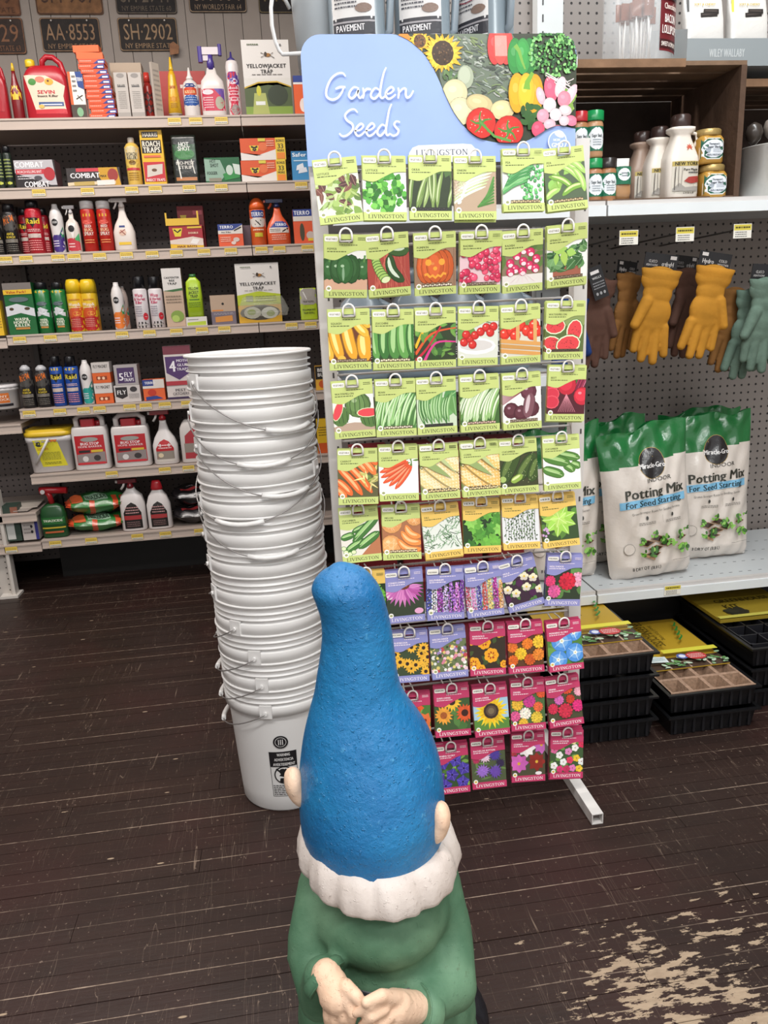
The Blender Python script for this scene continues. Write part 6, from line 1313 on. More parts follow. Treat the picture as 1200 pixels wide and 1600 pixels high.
def trapbox(label, xl, xr, yt, s, low):
    cm = [('r', 0, 0, 1, .42, '#4b5a34'), ('p', [(0, .36), (.3, .44), (.7, .45), (1, .38), (1, .5), (0, .5)], '#d9d6cf', 1), ('p', [(0, .36), (.3, .43), (.7, .44), (1, .37), (1, .39), (.7, .46), (.3, .45), (0, .38)], '#c9a83c', 1), ('e', .7, .27, .22, .14, '#2f3a26'), ('r', 0, 0, 1, .12, '#7f9a3c'), ('p', [(.14, .02), (.5, .02), (.44, .3), (.2, .3)], '#a9b062'), ('e', .3, .33, .05, .07, '#c9c53a'), ('r', .22, .14, .42, .19, '#e2e4e0')]
    if low: cm = [('r', 0, 0, 1, .32, '#d9a92c'), ('p', [(0, .3), (1, .3), (1, .47), (.5, .53), (0, .47)], '#b3c22c', 1), ('e', .5, .17, .47, .13, '#4a4438'), ('e', .32, .17, .2, .1, '#bfc0ae'), ('e', .72, .16, .2, .1, '#cfd0c4'), ('e', .3, .18, .1, .05, '#8ea04c'), ('e', .74, .15, .1, .05, '#8ea04c'), ('r', .2, .36, .36, .46, '#8f9a6a'), ('l', .42, .35, .9, .46, 3, '#7c8a24')]
    cm += [('t', 'YELLOWJACKET', .5, .66, .052, '#2a2624', .84, -.0), ('t', 'TRAP', .5, .585, .052, '#2a2624', .26), ('l', .18, .535, .84, .555, 1, '#6a6460'), ('e', .54, .8, .07, .024, '#a06a24'), ('e', .5, .81, .03, .03, '#3a2a1c'), ('s', [(.4, .83), (.5, .8), (.4, .77)], .006, '#3a2a1c'), ('s', [(.66, .83), (.58, .8), (.68, .76)], .006, '#3a2a1c'), ('l', .12, .92, .36, .955, 1, '#5a6a4a'), ('e', .82, .93, .02, .015, '#777')]
    o = BOX(label, xl, xr, yt, s, '#dedad5', cm, d=.09); return o
trapbox('large white yellowjacket trap carton on the top shelf', 384, 460, 62, 0, False)
BOX('orange fly trap box with a blue top at the rack end of the top shelf', 461, 482, 118, 0, OR, [('r', 0, .82, 1, 1, '#2a3f8a'), ('r', 0, .78, 1, .83, '#e8e4e0'), ('e', .7, .25, .3, .18, '#efe0d8')])
# -- second shelf
for i, px in enumerate((-4, 10)): CANIT('dark green slanting spray can at the far left of the second shelf, %s' % ('left', 'right')[i], px, px+14, 228, 1, '#26302a', [('l', .1, .3, .9, .9, 6, '#9aa860'), ('r', 0, .1, 1, .2, '#b8c04c')])
BOX('silver and black roach bait box at the left of the second shelf', 26, 92, 250, 1, '#2b2628', [('p', [(0, .55), (0, 1), (.95, 1), (1, .1), (.85, .1)], '#b9b6ba', 1), ('r', .02, .5, .74, .68, '#c23a44'), ('t', 'COMBAT', .37, .84, .2, '#f0eef0', .72), ('t', 'ROACH KILLING BAIT', .36, .59, .1, '#f2d8d8', .6), ('t', 'COMBAT', .5, .14, .2, '#f0eef0', .62), ('e', .84, .5, .14, .24, '#b03038'), ('e', .55, .36, .1, .08, '#4c4a50'), ('l', .05, .3, .4, .46, 2, '#d0ccd0')], side='#6a4a4e')
BOX('roach gel box lying sideways with a syringe drawn on it', 105, 192, 262, 1, '#3a3434', [('r', .18, .8, .62, .98, '#c9404c'), ('p', [(.6, .5), (.6, 1), (.95, 1), (1, .0), (.7, 0)], '#c9982c', 1), ('e', .86, .6, .1, .34, '#9a3a34'), ('t', 'COMBAT', .34, .6, .27, '#efecee', .56), ('t', 'MAX', .68, .55, .12, '#2a2624', .12), ('s', [(.0, .14), (.1, .16), (.9, .2)], .03, '#d9c7a8'), ('s', [(.12, .16), (.5, .18)], .035, '#b9a05c'), ('s', [(.55, .19), (.88, .21)], .045, '#e2dcd6')], d=.06)
body('pale yellow powder bottle with a white cap beside the roach traps', 'bottle', 'bottle', 199, 223, 213, 1, [(0, .95), (.02, 1), (.8, 1), (.87, .7), (.89, .45)], 2, '#dcb85a', (.02, .84, .96, [('r', 0, .62, 1, .95, '#d8c9a0'), ('t', 'ROACH', .5, .76, .09, '#26221c', .7), ('t', 'KILLER', .5, .67, .08, '#26221c', .65), ('r', 0, .4, 1, .62, '#e2c060'), ('e', .5, .55, .25, .06, '#7a5a24'), ('r', .05, .36, .95, .42, '#c8424c'), ('l', .15, .1, .85, .32, 4, '#a8782c')]), [(.89, .45), (.98, .45), (1, .38)], '#e6ded4')
BOX('tall yellow roach traps box', 226, 262, 203, 1, '#e5b52a', [('r', .1, .86, .82, .97, '#2b2420'), ('t', 'HARRIS', .47, .915, .07, '#efe8d8', .66), ('r', .04, .58, .92, .82, '#2b2420'), ('t', 'ROACH', .48, .75, .1, '#f0ead8', .8), ('t', 'TRAPS', .48, .64, .1, '#f0ead8', .76), ('r', .1, .5, .85, .54, '#d86a4c'), ('r', .04, .06, .98, .42, '#c2303a'), ('p', [(.15, .14), (.85, .2), (.9, .38), (.2, .36)], '#cfc6bc'), ('e', .5, .27, .12, .03, '#6a4a34'), ('t', 'INSECT TRAPS', .52, .09, .05, '#f0e0dc', .84)], d=.05)
POUCH('glossy black and green insect strip pouch with lettering', 272, 314, 211, 1, '#20241f', [('r', .05, .5, .95, .82, '#1f4a26'), ('e', .5, .62, .4, .12, '#2f7a34'), ('t', 'HOT', .5, .82, .09, '#e9ece4', .42), ('t', 'SHOT', .5, .73, .09, '#e9ece4', .5), ('t', 'NO-PEST', .5, .43, .07, '#dcd8d0', .74), ('t', 'STRIP', .5, .34, .07, '#dcd8d0', .6), ('r', .08, .06, .92, .13, '#b8743a'), ('s', [(.2, .5), (.28, .1)], .025, '#e8e6dc'), ('s', [(.75, .5), (.85, .2)], .02, '#d8d6cc')])
BOX('green fogger box lying low beside the black pouch', 321, 378, 246, 1, '#1c6038', [('p', [(0, .1), (0, .95), (.45, .9), (.6, .35), (.4, .05)], '#8fae9c', 1), ('t', 'HOT', .24, .86, .13, '#24382c', .18), ('t', 'SHOT', .28, .7, .14, '#24382c', .24), ('t', 'FOGGER', .2, .4, .12, '#33433a', .3), ('p', [(.5, .35), (.98, .55), (.98, .2), (.55, .1)], '#2f8a44'), ('e', .7, .5, .1, .2, '#bfd0c4'), ('p', [(.8, .75), (1, .7), (1, .3), (.85, .35)], '#cdd8d0'), ('r', .1, .06, .45, .2, '#8a8474')])
for k in range(2):
    x, Y, z, w, h = place(377, 450, 250, 1); cm = [('p', [(0, 0), (0, .35), (.35, .2), (1, .62), (1, 0)], '#e6e0da', 1), ('p', [(.2, .66), (.42, .66), (.38, .42), (.24, .42)], '#e2c93a'), ('s', [(.24, .62), (.31, .55), (.38, .62)], .02, '#2c2a1c'), ('s', [(.27, .5), (.31, .44), (.35, .5)], .02, '#2c2a1c'), ('e', .5, .6, .1, .2, '#e07040'), ('r', .78, 0, 1, 1, '#e3c23a'), ('t', '33', .89, .62, .22, '#4a4420', .14), ('t', 'BONUS', .89, .86, .12, '#4a4420', .18), ('t', 'MORE', .89, .42, .1, '#4a4420', .16), ('r', .8, .04, .98, .32, '#e88a34'), ('r', .4, .84, .56, .98, '#d9c84a'), ('l', .58, .6, .75, .9, 3, '#f0c0a8')]
    m = MB().box(-w/2, w/2, 0, .08, 0, h-.001, '#d8582c'); c = Canvas(m, lambda a, b, l: (a, -l, b), (-w/2, 0, w/2, h), .0002); c.run(cm, -w/2, 0, w/2, h)
    o = m.build('carton', 'print_paper', loc=(x+.004*k, Y, z+k*h)); tag(o, ('lower', 'upper')[k]+' of two stacked orange bait boxes with a yellow BONUS strip', 'box', GRP[1])
BOX('light blue box at the rack end of the second shelf', 457, 490, 236, 1, '#3f8cc0', [('r', 0, .8, 1, 1, '#2f78ae'), ('t', 'Safer', .4, .88, .13, '#eef4f8', .7), ('p', [(.2, .35), (.6, .42), (.55, .6), (.25, .52)], '#e6eaf0'), ('p', [(.3, .25), (.75, .3), (.7, .46), (.35, .42)], '#dfe4ec'), ('r', .1, .66, .9, .7, '#bcd8ea')])
# -- third shelf
def raid(bc, ink='#e6d03a', n='Raid'): return [('r', 0, .88, 1, .97, bc), ('p', [(.12, .84), (.9, .84), (.5, .6)], '#1a1a1a'), ('t', n, .5, .76, .13, ink, .86), ('r', .1, .36, .9, .46, '#c9b9b0'), ('l', .1, .5, .9, .58, 2, '#f2d0cc'), ('l', .1, .05, .9, .32, 5, '#e89a98')]
bf = [('r', .0, .58, 1, .98, '#4a4744'), ('p', [(.15, .72), (.85, .82), (.8, .98), (.12, .9)], '#e0742c'), ('t', 'BLACK', .48, .9, .06, '#1a1614', .5), ('t', 'FLAG', .48, .82, .06, '#1a1614', .42), ('t', 'ANT&', .5, .5, .06, '#d9c03c', .5), ('t', 'ROACH', .5, .42, .06, '#d9c03c', .6), ('r', .08, .28, .92, .37, '#77726a'), ('l', .1, .05, .9, .25, 4, '#77726a')]
CANIT('black spray can cut off by the left edge of the third shelf', -8, 9, 322, 2, '#1c1a1b', bf); CANIT('black spray can with orange flag mark, leftmost whole can of the third shelf', 9, 33, 318, 2, '#1f1d1e', bf)
CANIT('red spray can behind, left of the front red can', 34, 54, 325, 2, '#a51f2c', raid('#8a1a26'), back=.045); CANIT('front red spray can with yellow lettering on the third shelf', 44, 71, 312, 2, '#b5202e', raid('#c83040')); CANIT('red spray can behind, right of the front red can', 64, 82, 325, 2, '#a01e2a', raid('#8a1a26'), back=.045)
STEMP = [(0, .85), (.02, .9), (.3, .88), (.6, 1), (.75, .98), (.86, .75), (.93, .45), (.97, .42)]
def stem(c1, c2): return [('r', 0, 0, 1, .42, c1), ('p', [(.0, .42), (.5, .3), (1, .6), (1, .42), (1, 0), (0, 0)], c1, 1), ('p', [(.6, .35), (1, .62), (1, .3)], c2), ('e', .45, .72, .26, .085, '#1e1c1e'), ('t', 'STEM', .45, .72, .05, '#d8d8d8', .4), ('l', .1, .12, .6, .3, 3, '#e8e0ec')]
body('white waisted can with a purple lower half on the third shelf', 'spray_can', 'spray can', 82, 104, 318, 2, STEMP, 2, '#dcd8d6', (.02, .86, .96, stem('#43307c', '#2f8a5c')), [(.95, .42), (1, .4)], '#d8d4d2')
SPR('clear trigger bottle with a red label between purple and red cans', 106, 129, 318, 2, '#cfc6bc', [('r', 0, 0, 1, .45, '#b8303c'), ('p', [(.2, .95), (.5, 1), (.8, .95), (.5, .4)], '#e6e0dc'), ('p', [(.6, .4), (1, .62), (1, .3)], '#3a9a5c'), ('e', .45, .78, .25, .12, '#1e1c1e'), ('l', .1, .1, .6, .3, 2, '#efd0d0')], '#c9c6c6', (.03, .62), prof=[(0, .92), (.02, 1), (.5, 1), (.62, .8), (.7, .35), (.81, .3)])
bb = [('r', 0, .86, 1, .93, '#d9a830'), ('t', 'BED', .5, .62, .07, '#e9dcd0', .5), ('t', 'BUG', .5, .53, .08, '#f0c8a0', .6), ('t', 'SPRAY', .5, .43, .09, '#e9dcd0', .7), ('e', .5, .72, .35, .06, '#d8574a'), ('l', .15, .18, .85, .3, 2, '#e89a60')]
for i, (a, b_) in enumerate(((131, 154), (156, 179))): CANIT('red bug spray can with a white lid, %s of two' % ('left', 'right')[i], a, b_, 313, 2, '#b8281f', bb, '#d6d2d0', cp=[(.84, .98), (.985, .96), (1, .88)])
SPR('plain white trigger bottle with a small yellow label', 179, 214, 306, 2, '#e0d6ce', [('e', .45, .62, .2, .14, '#d9b8a4'), ('s', [(.3, .6), (.6, .75)], .02, '#8a3a34'), ('s', [(.35, .72), (.6, .52)], .02, '#8a3a34'), ('r', .3, .84, .6, .92, '#2f3f7c'), ('r', .2, .1, .85, .22, '#e2bc3c')], '#d9d0ca', (.06, .5), tip='#e6dfda')
BOX('red bait carton standing behind the tray of double baits', 282, 324, 322, 2, '#8f1f28', [('p', [(.1, .8), (.35, .8), (.22, .5)], '#d9c23a'), ('r', .6, .8, .95, .9, '#c05060')], back=.12)
o = BOX('red and yellow double bait box with a torn open tray top', 266, 320, 352, 2, '#a32430', [('r', 0, 0, 1, .2, '#e0b42c'), ('p', [(.1, .88), (.4, .88), (.34, .52), (.16, .52)], '#dcc634'), ('s', [(.15, .82), (.25, .7), (.36, .82)], .02, '#1f1c16'), ('p', [(.0, .36), (.7, .5), (1, .4), (1, .1), (0, .2)], '#d9c8bc', 1), ('p', [(.6, .22), (.8, .16), (.9, .36), (.7, .42)], '#e8e4e0'), ('t', 'DOUBLE', .72, .66, .08, '#efd8b8', .3), ('t', 'MAX BAITS', .5, .08, .08, '#7a3a1c', .6), ('r', .55, .86, .98, .94, '#d9b53a')])
w_ = .5*(o.data.vertices[1].co.x-o.data.vertices[0].co.x); hb = max(v.co.z for v in o.data.vertices)
MB().box(-w_*1.15, w_*.85, -.004, .0, hb, hb+.03, '#dcb43a').box(-w_*1.15, -w_*1.05, -.004, 0, hb+.03, hb+.055, '#dcb43a').box(w_*.75, w_*.85, -.004, 0, hb+.03, hb+.06, '#dcb43a').build('torn_tray_front', 'print_paper', o)
ter = [('p', [(0, .72), (0, 1), (1, 1), (1, .95), (.6, .72)], '#2c4088', 1), ('t', 'TERRO', .35, .87, .13, '#eef0f6', .55), ('r', 0, .56, 1, .72, '#ddd6ce'), ('p', [(.6, .72), (1, .95), (1, .6)], '#ddd6ce'), ('t', 'Ant Killer', .33, .64, .07, '#33302e', .4), ('s', [(.65, .7), (.95, .85)], .025, '#2c2420'), ('e', .72, .3, .13, .1, '#cfc0b8'), ('e', .6, .16, .1, .08, '#d8c8c0'), ('l', .08, .2, .5, .45, 3, '#f3c9b4')]
BOX('orange and white liquid ant bait box in the middle of the third shelf', 342, 382, 350, 2, '#dd5a34', ter); BOX('dark ant bait box just behind the orange and white one', 378, 394, 352, 2, '#5a4650', [], back=.07)
CANIT('orange ant spray can with a round orange lid', 393, 419, 308, 2, '#d9622f', [('r', 0, .78, 1, 1, '#30478c'), ('t', 'TERRO', .5, .88, .12, '#eef0f6', .8), ('r', 0, .5, 1, .78, '#d9d2ca'), ('s', [(.3, .58), (.7, .7)], .04, '#2c2420'), ('s', [(.35, .7), (.65, .56)], .03, '#2c2420'), ('r', .25, .22, .75, .34, '#c9b83a'), ('l', .15, .38, .85, .48, 1, '#f4cdb4')], '#e2642c', prof=[(0, .95), (.01, 1), (.72, 1), (.75, 1)], cp=[(.75, 1.0), (.84, .98), (.92, .8), (.98, .5), (1, .3)], lab=(.02, .74))
SPR('orange trigger spray bottle with a blue and white ant label', 418, 456, 308, 2, '#d95c34', [('p', [(.1, .7), (.4, 1), (1, 1), (1, .7)], '#2c4088'), ('t', 'TERRO', .62, .84, .13, '#eef0f6', .55), ('r', .05, .45, 1, .7, '#ddd2c8'), ('l', .1, .5, .6, .66, 2, '#4a4442'), ('s', [(.68, .5), (.95, .66)], .025, '#2c2420'), ('l', .15, .1, .85, .38, 3, '#f0b49c')], '#2a3560', (.05, .5), tip='#d95c34')
BOX('orange ant dust box beside the rack on the third shelf', 460, 492, 327, 2, '#dd5a34', [('r', 0, .8, 1, 1, '#2c4088'), ('t', 'TERRO', .45, .9, .12, '#eef0f6', .8), ('r', 0, .66, 1, .8, '#d9d2ca'), ('e', .42, .34, .12, .26, '#4a4634'), ('e', .82, .24, .2, .12, '#c9b8b0'), ('r', .7, .08, 1, .16, '#e2c23a')])
# -- fourth shelf
BOX('yellow box cut off by the left edge of the fourth shelf', -25, 8, 470, 3, '#dfb52c', [('l', .5, .2, .95, .6, 5, '#8a6a2c')])
wh = [('p', [(0, .55), (.4, .6), (1, .5), (1, .34), (.5, .42), (0, .36)], '#cfd2d6', 1), ('e', .2, .5, .08, .03, '#4a3a24'), ('e', .75, .5, .1, .03, '#4a3a24'), ('t', 'WASP&', .5, .3, .055, '#e8ecd8', .5), ('t', 'HORNET', .5, .24, .055, '#e8ecd8', .6), ('t', 'KILLER', .5, .18, .055, '#e8ecd8', .55), ('r', .25, .1, .75, .14, '#b9803c'), ('e', .5, .68, .35, .05, '#5a6a6c')]
BOX('wide green value pack of wasp killer with a yellow band and grey top', 15, 61, 442, 3, '#176030', wh+[('r', 0, .86, 1, 1, '#77706c'), ('r', 0, .78, 1, .87, '#dcb530'), ('t', 'Value Pack!', .45, .825, .05, '#a8341c', .7)], name='twin_pack', d=.06)
for i, (a, b_) in enumerate(((59, 84), (85, 109))): CANIT('green wasp killer can with a black cap, %s of two' % ('left', 'right')[i], a, b_, 441, 3, '#1a6a34', [('r', 0, .93, 1, 1, '#e0c040')]+wh[:1]+wh[3:], prof=[(0, .95), (.01, 1), (.84, 1), (.86, .8)], lab=(.02, .85), cp=[(.85, .8), (.985, .75), (1, .7)])
wa = [('r', 0, 0, 1, .42, '#b0272a'), ('p', [(0, .36), (0, .6), (1, .7), (1, .4)], '#c8542c', 1), ('e', .6, .48, .25, .06, '#e0a03a'), ('t', 'Wasp&', .5, .73, .09, '#f3e4d0', .8), ('l', .1, .62, .9, .67, 1, '#f0d8b0'), ('l', .15, .1, .8, .35, 5, '#d89080'), ('r', .0, .84, .9, .88, '#c98a2c')]
for i, (a, b_, bk) in enumerate(((136, 158, .05), (109, 134, 0), (131, 156, 0))): CANIT(('yellow capped wasp can hidden behind the front pair', 'left yellow capped wasp can of the front pair', 'right yellow capped wasp can of the front pair')[i], a, b_, 436, 3, '#dcb428', wa, '#e0bb22', back=bk, prof=[(0, .95), (.01, 1), (.72, 1), (.74, .95)], lab=(.01, .71), cp=[(.73, 1), (.9, .98), (.99, .8), (1, .6)])
body('white waisted can with an orange lower half on the fourth shelf', 'spray_can', 'spray can', 178, 198, 441, 3, STEMP, 2, '#dcd8d6', (.02, .86, .96, stem('#dd7a34', '#2f9a5c')), [(.95, .42), (1, .4)], '#d8d4d2'); body('darker orange can tucked behind the white and orange one', 'spray_can', 'spray can', 190, 205, 447, 3, STEMP, 2, '#a89890', (.02, .86, .96, stem('#b8603a', '#2f7a5c')), [(.95, .42), (1, .4)], '#8a8482', back=.05)
pk = [('r', 0, 0, 1, .16, '#26221f'), ('t', 'Wasp', .45, .87, .09, '#c22f5c', .6), ('t', '& Hornet', .5, .77, .08, '#c22f5c', .8), ('t', 'Killer', .42, .68, .08, '#c22f5c', .5), ('e', .8, .3, .16, .1, '#c8303c'), ('l', .1, .3, .6, .6, 5, '#9a94a0'), ('l', .1, .03, .9, .13, 1, '#b9b4b0')]
for i, (a, b_) in enumerate(((212, 235), (236, 259))): CANIT('white and pink wasp can with a tall black cap, %s of two' % ('left', 'right')[i], a, b_, 432, 3, '#d6d0d2', pk, prof=[(0, .95), (.01, 1), (.74, 1), (.77, .85)], lab=(.01, .74), cp=[(.75, .86), (.985, .82), (1, .76)])
BOX('tall narrow bee trap carton with a picture of green leaves', 261, 292, 419, 3, '#bda48e', [('r', 0, .62, 1, 1, '#d8d4d0'), ('p', [(0, .62), (1, .66), (1, .62), (.5, .6)], '#3a6a3c', 1), ('t', 'CARPENTER', .5, .84, .035, '#262422', .8), ('t', 'BEE', .5, .79, .035, '#262422', .3), ('t', 'TRAP', .5, .74, .035, '#262422', .5), ('e', .6, .18, .35, .1, '#7f9a44'), ('e', .5, .14, .2, .06, '#a8c060'), ('l', .1, .4, .9, .55, 3, '#8a7866')], d=.05)
body('lime green bottle-shaped wasp lure standing in a low white tray', 'lure_bottle', 'bottle', 295, 321, 428, 3, [(0, 1), (.6, 1), (.85, .9), (.92, .5), (.94, .4)], 4, '#a9c92c', (.3, .86, .95, [('t', 'YELLOW', .5, .75, .1, '#33401c', .7), ('t', 'JACKET', .5, .62, .1, '#33401c', .66), ('t', 'TRAP', .5, .49, .1, '#33401c', .5), ('r', 0, .36, 1, .39, '#4a7a2c'), ('l', .1, .1, .9, .3, 3, '#6a8a1c')]), [(.93, .42), (1, .4)], '#2f6a34', kd=.6)
BOX('low white and green tray box in front of the lime bottle', 291, 325, 495, 3, '#dad6d0', [('p', [(.05, .05), (.95, .05), (.95, .5), (.05, .4)], '#b3c83c'), ('l', .1, .6, .6, .8, 1, '#777')], d=.012, back=-.016)
BOX('plain wooden bee block with a round hole and a grey purple band', 331, 371, 461, 3, '#b49c86', [('r', 0, 0, 1, .44, '#6f6672'), ('e', .5, .7, .05, .045, '#241a14'), ('r', .05, .46, .5, .5, '#d8822c'), ('p', [(.15, .08), (.85, .1), (.85, .3), (.15, .26)], '#c8863c'), ('l', .1, .32, .9, .4, 2, '#b0a8b0')], d=.07)
trapbox('yellowjacket trap carton with a window of green lures, fourth shelf', 373, 443, 411, 3, True)
m = MB().se([(0, .11, .006), (.03, .12, .03), (.075, .1, .02), (.09, .09, .004)], '#c9cac0', 3, 20); o = m.build('plastic_wrap', 'clear', loc=(px2x(412, ZS[3]+.05, 3.79), LY-.005, ZS[3]+.03)); tag(o, 'crumpled clear plastic blister bulging from the yellowjacket trap carton', 'packaging')
POUCH('small lime and silver refill pouch beside the rack on the fourth shelf', 470, 498, 450, 3, '#a9c02c', [('r', 0, .48, 1, 1, '#a8a29a'), ('t', 'TRAP REFILL', .5, .58, .06, '#33312c', .7), ('t', 'YELLOWJACKET', .5, .32, .06, '#33401c', .8), ('t', 'TRAP REFILL', .5, .22, .06, '#33401c', .7), ('s', [(.2, .9), (.4, .65)], .03, '#e6e4e0')])
# -- fifth shelf
body('white tub with an orange label at the far left of the fifth shelf', 'tub', 'tub', -32, 26, 603, 4, [(0, .9), (.03, .93), (.74, 1), (.76, 1.04), (.86, 1.04)], 2, '#cfcac8', (.12, .7, .8, [('r', 0, .25, .92, .95, '#cf7030'), ('t', 'ANT', .68, .72, .16, '#ecd8c8', .4), ('t', 'BLOCK', .68, .5, .16, '#ecd8c8', .5), ('r', 0, 0, 1, .18, '#26242a')]), [(.86, 1.06), (.95, 1.04), (1, .95)], '#d6d2d2')
bf2 = [c for c in bf]
for i, (a, b_) in enumerate(((34, 57), (58, 82))): CANIT('black spray can with a silver top, %s of two on the fifth shelf' % ('left', 'right')[i], a, b_, 571, 4, '#201e20', bf2, '#b9b9bc', cp=[(.86, .75), (.93, .72), (.97, .5), (1, .3)], prof=[(0, .95), (.01, 1), (.84, 1), (.87, .85)], lab=(.02, .84))
for i, (a, b_) in enumerate(((83, 104), (105, 128))): CANIT('blue flying insect can with a black cap, %s of two' % ('left', 'right')[i], a, b_, 557, 4, '#1f4a9c', [('r', 0, .93, 1, 1, '#e0c23a')]+raid('#2a5ab0')[1:], prof=[(0, .95), (.01, 1), (.76, 1), (.79, .9)], lab=(.02, .77), cp=[(.78, .8), (.985, .74), (1, .68)])
body('white waisted can with a teal lower half on the fifth shelf', 'spray_can', 'spray can', 129, 149, 563, 4, STEMP, 2, '#dcd8d6', (.02, .86, .96, stem('#2a9a90', '#1f7a6c')), [(.95, .42), (1, .4)], '#c9c6c6')
x, Y, z, w, h = place(150, 179, 566, 4)
for k, (c1, c2, t_) in enumerate((('#d9622c', '#f0c8a8', ''), ('#d2ccc8', '#c8542c', 'FLY MAGNET'), ('#d9622c', '#f0c8a8', ''), ('#c9c2be', '#c8542c', 'FLY MAGNET'))):
    hk = h/4; m = MB().box(-w/2, w/2, 0, .07, 0, hk-.001, c1); c = Canvas(m, lambda a, b, l: (a, -l, b), (-w/2, 0, w/2, hk), .0002); c.run([('t', t_, .5, .6, .3, '#332e2c', .8)] if t_ else [('r', .2, .3, .8, .65, '#8a3a1c'), ('e', .35, .48, .08, .14, c2), ('e', .6, .46, .08, .14, c2)], -w/2, 0, w/2, hk)
    o = m.build('fly_ribbon_carton', 'print_paper', loc=(x, Y, z+k*hk)); tag(o, ('orange window carton at the bottom of the fly ribbon stack', 'white fly magnet carton between the two orange ones', 'upper orange window carton in the fly ribbon stack', 'white fly magnet carton on top of the stack')[k], 'box', 'stack of fly ribbon cartons')
BOX('white fly stick box with a black shield, fifth shelf', 180, 222, 602, 4, '#c9c3c0', [('p', [(.05, .9), (.5, .9), (.5, .35), (.28, .2), (.05, .35)], '#2a2628'), ('t', 'FLY', .28, .6, .24, '#e8e6e6', .36), ('e', .75, .75, .14, .16, '#3a3638'), ('l', .55, .2, .95, .5, 4, '#8a8482')], d=.1); BOX('grey fly trap box with a purple square, on top of the white one', 180, 218, 570, 4, '#a8a2a2', [('r', .12, .1, .86, .86, '#4a3560'), ('t', '5', .28, .42, .36, '#efecf2', .2), ('t', 'FLY', .6, .52, .24, '#efecf2', .36), ('t', 'TRAPS', .6, .26, .16, '#efecf2', .42)], d=.08, zoff=place(180, 222, 602, 4)[4]+.001)
BOX('small orange and white fruit fly box beside the glue traps', 225, 260, 593, 4, '#dd6434', [('p', [(0, .7), (0, 1), (.6, 1), (.8, .8), (.5, .7)], '#2c4088', 1), ('r', .5, .7, 1, 1, '#ddd6ce'), ('t', 'TERRO', .35, .85, .12, '#eef0f6', .5), ('r', 0, .58, 1, .7, '#ddd6ce'), ('e', .4, .38, .2, .16, '#c03a28'), ('p', [(.1, .02), (.9, .08), (.6, .22), (.1, .18)], '#2c4088')])
BOX('tall purple and white moth glue trap box with a large number 4', 262, 306, 540, 4, '#d4ccc8', [('r', 0, .84, 1, 1, '#7a3a48'), ('p', [(.05, .8), (.95, .8), (.95, .5), (.5, .36), (.05, .5)], '#54386c', 1), ('t', '4', .3, .62, .2, '#efecf2', .24), ('t', 'MOTH', .66, .72, .05, '#e6e0ea', .42), ('t', 'GLUE', .66, .64, .05, '#e6e0ea', .38), ('t', 'TRAPS', .66, .56, .05, '#e6e0ea', .44), ('r', 0, .26, 1, .34, '#b03a44'), ('t', 'PEST', .5, .17, .05, '#5a5458', .4), ('t', 'CATCHERS', .5, .1, .05, '#5a5458', .6), ('r', 0, 0, 1, .04, '#3a2a4c')], d=.05)
BOX('black and white bug killer box glimpsed between bucket and rack', 494, 516, 572, 4, '#e0a83a', [('r', 0, .45, 1, 1, '#26221f'), ('t', 'BED', .5, .84, .15, '#e9e6e2', .7), ('t', 'BUG', .5, .64, .15, '#e9e6e2', .7), ('e', .5, .25, .3, .16, '#c85a2c')], d=.05)
BOX('bright yellow box glimpsed between the bucket stack and the rack', 497, 522, 655, 5, '#e0b52a', [('r', 0, 0, 1, .3, '#cf5a28'), ('l', .1, .5, .9, .8, 4, '#7a6420')], d=.05)
# -- sixth shelf
def pailf(o, hw, h, P):
    m = MB(); m.se([(h*.83, hw*1.02, P[-1][2]*1.04), (h*.86, hw*1.06, P[-1][2]*1.07), (h*.93, hw*1.06, P[-1][2]*1.07), (h*.935, hw*1.0, P[-1][2]), (h, hw*.98, P[-1][2]*.98)], '#d9b52c', 5, 28); m.build('lid', 'gloss_plastic', o)
    MB().tube([(hw*.1, -P[-1][2]*1.1, h*.8), (-hw*.2, -P[-1][2]*1.15, h*.55), (-hw*.62, -P[-1][2]*1.12, h*.22)], .006, '#d6d2d0', 8).build('handle', 'gloss_plastic', o)
body('square white pail with a yellow lid and yellow label', 'pail', 'pail', 44, 118, 671, 5, [(0, .86), (.02, .9), (.7, .98), (.71, 1.02), (.83, 1.04)], 6, '#d0cccc', (.14, .76, .86, [('p', [(.1, 1), (.75, 1), (.95, .0), (.28, 0)], '#d6cc34'), ('r', .55, .9, .76, 1, '#d87a3c'), ('e', .26, .84, .09, .09, '#3a3a30'), ('l', .2, .62, .5, .72, 2, '#b8502c'), ('l', .3, .25, .8, .55, 7, '#8a8a34'), ('l', .35, .08, .8, .18, 2, '#6a6a2c')]), None, None, kd=.75, extra=pailf)
bs = [('r', 0, 0, 1, 1, '#b8242c'), ('e', .5, .86, .3, .08, '#9a9a94'), ('t', 'BUG STOP', .5, .72, .09, '#f2ecec', .64), ('t', 'HOME BARRIER', .5, .62, .07, '#e9c8c8', .82), ('p', [(.02, .05), (.98, .05), (.98, .42), (.02, .36)], '#8f8482'), ('r', .1, .42, .48, .5, '#2c2626'), ('r', .52, .42, .92, .5, '#d9b83c'), ('e', .3, .2, .1, .1, '#d9d4d2'), ('e', .7, .22, .12, .1, '#3a3434'), ('r', .05, 0, .95, .08, '#c8343c')]
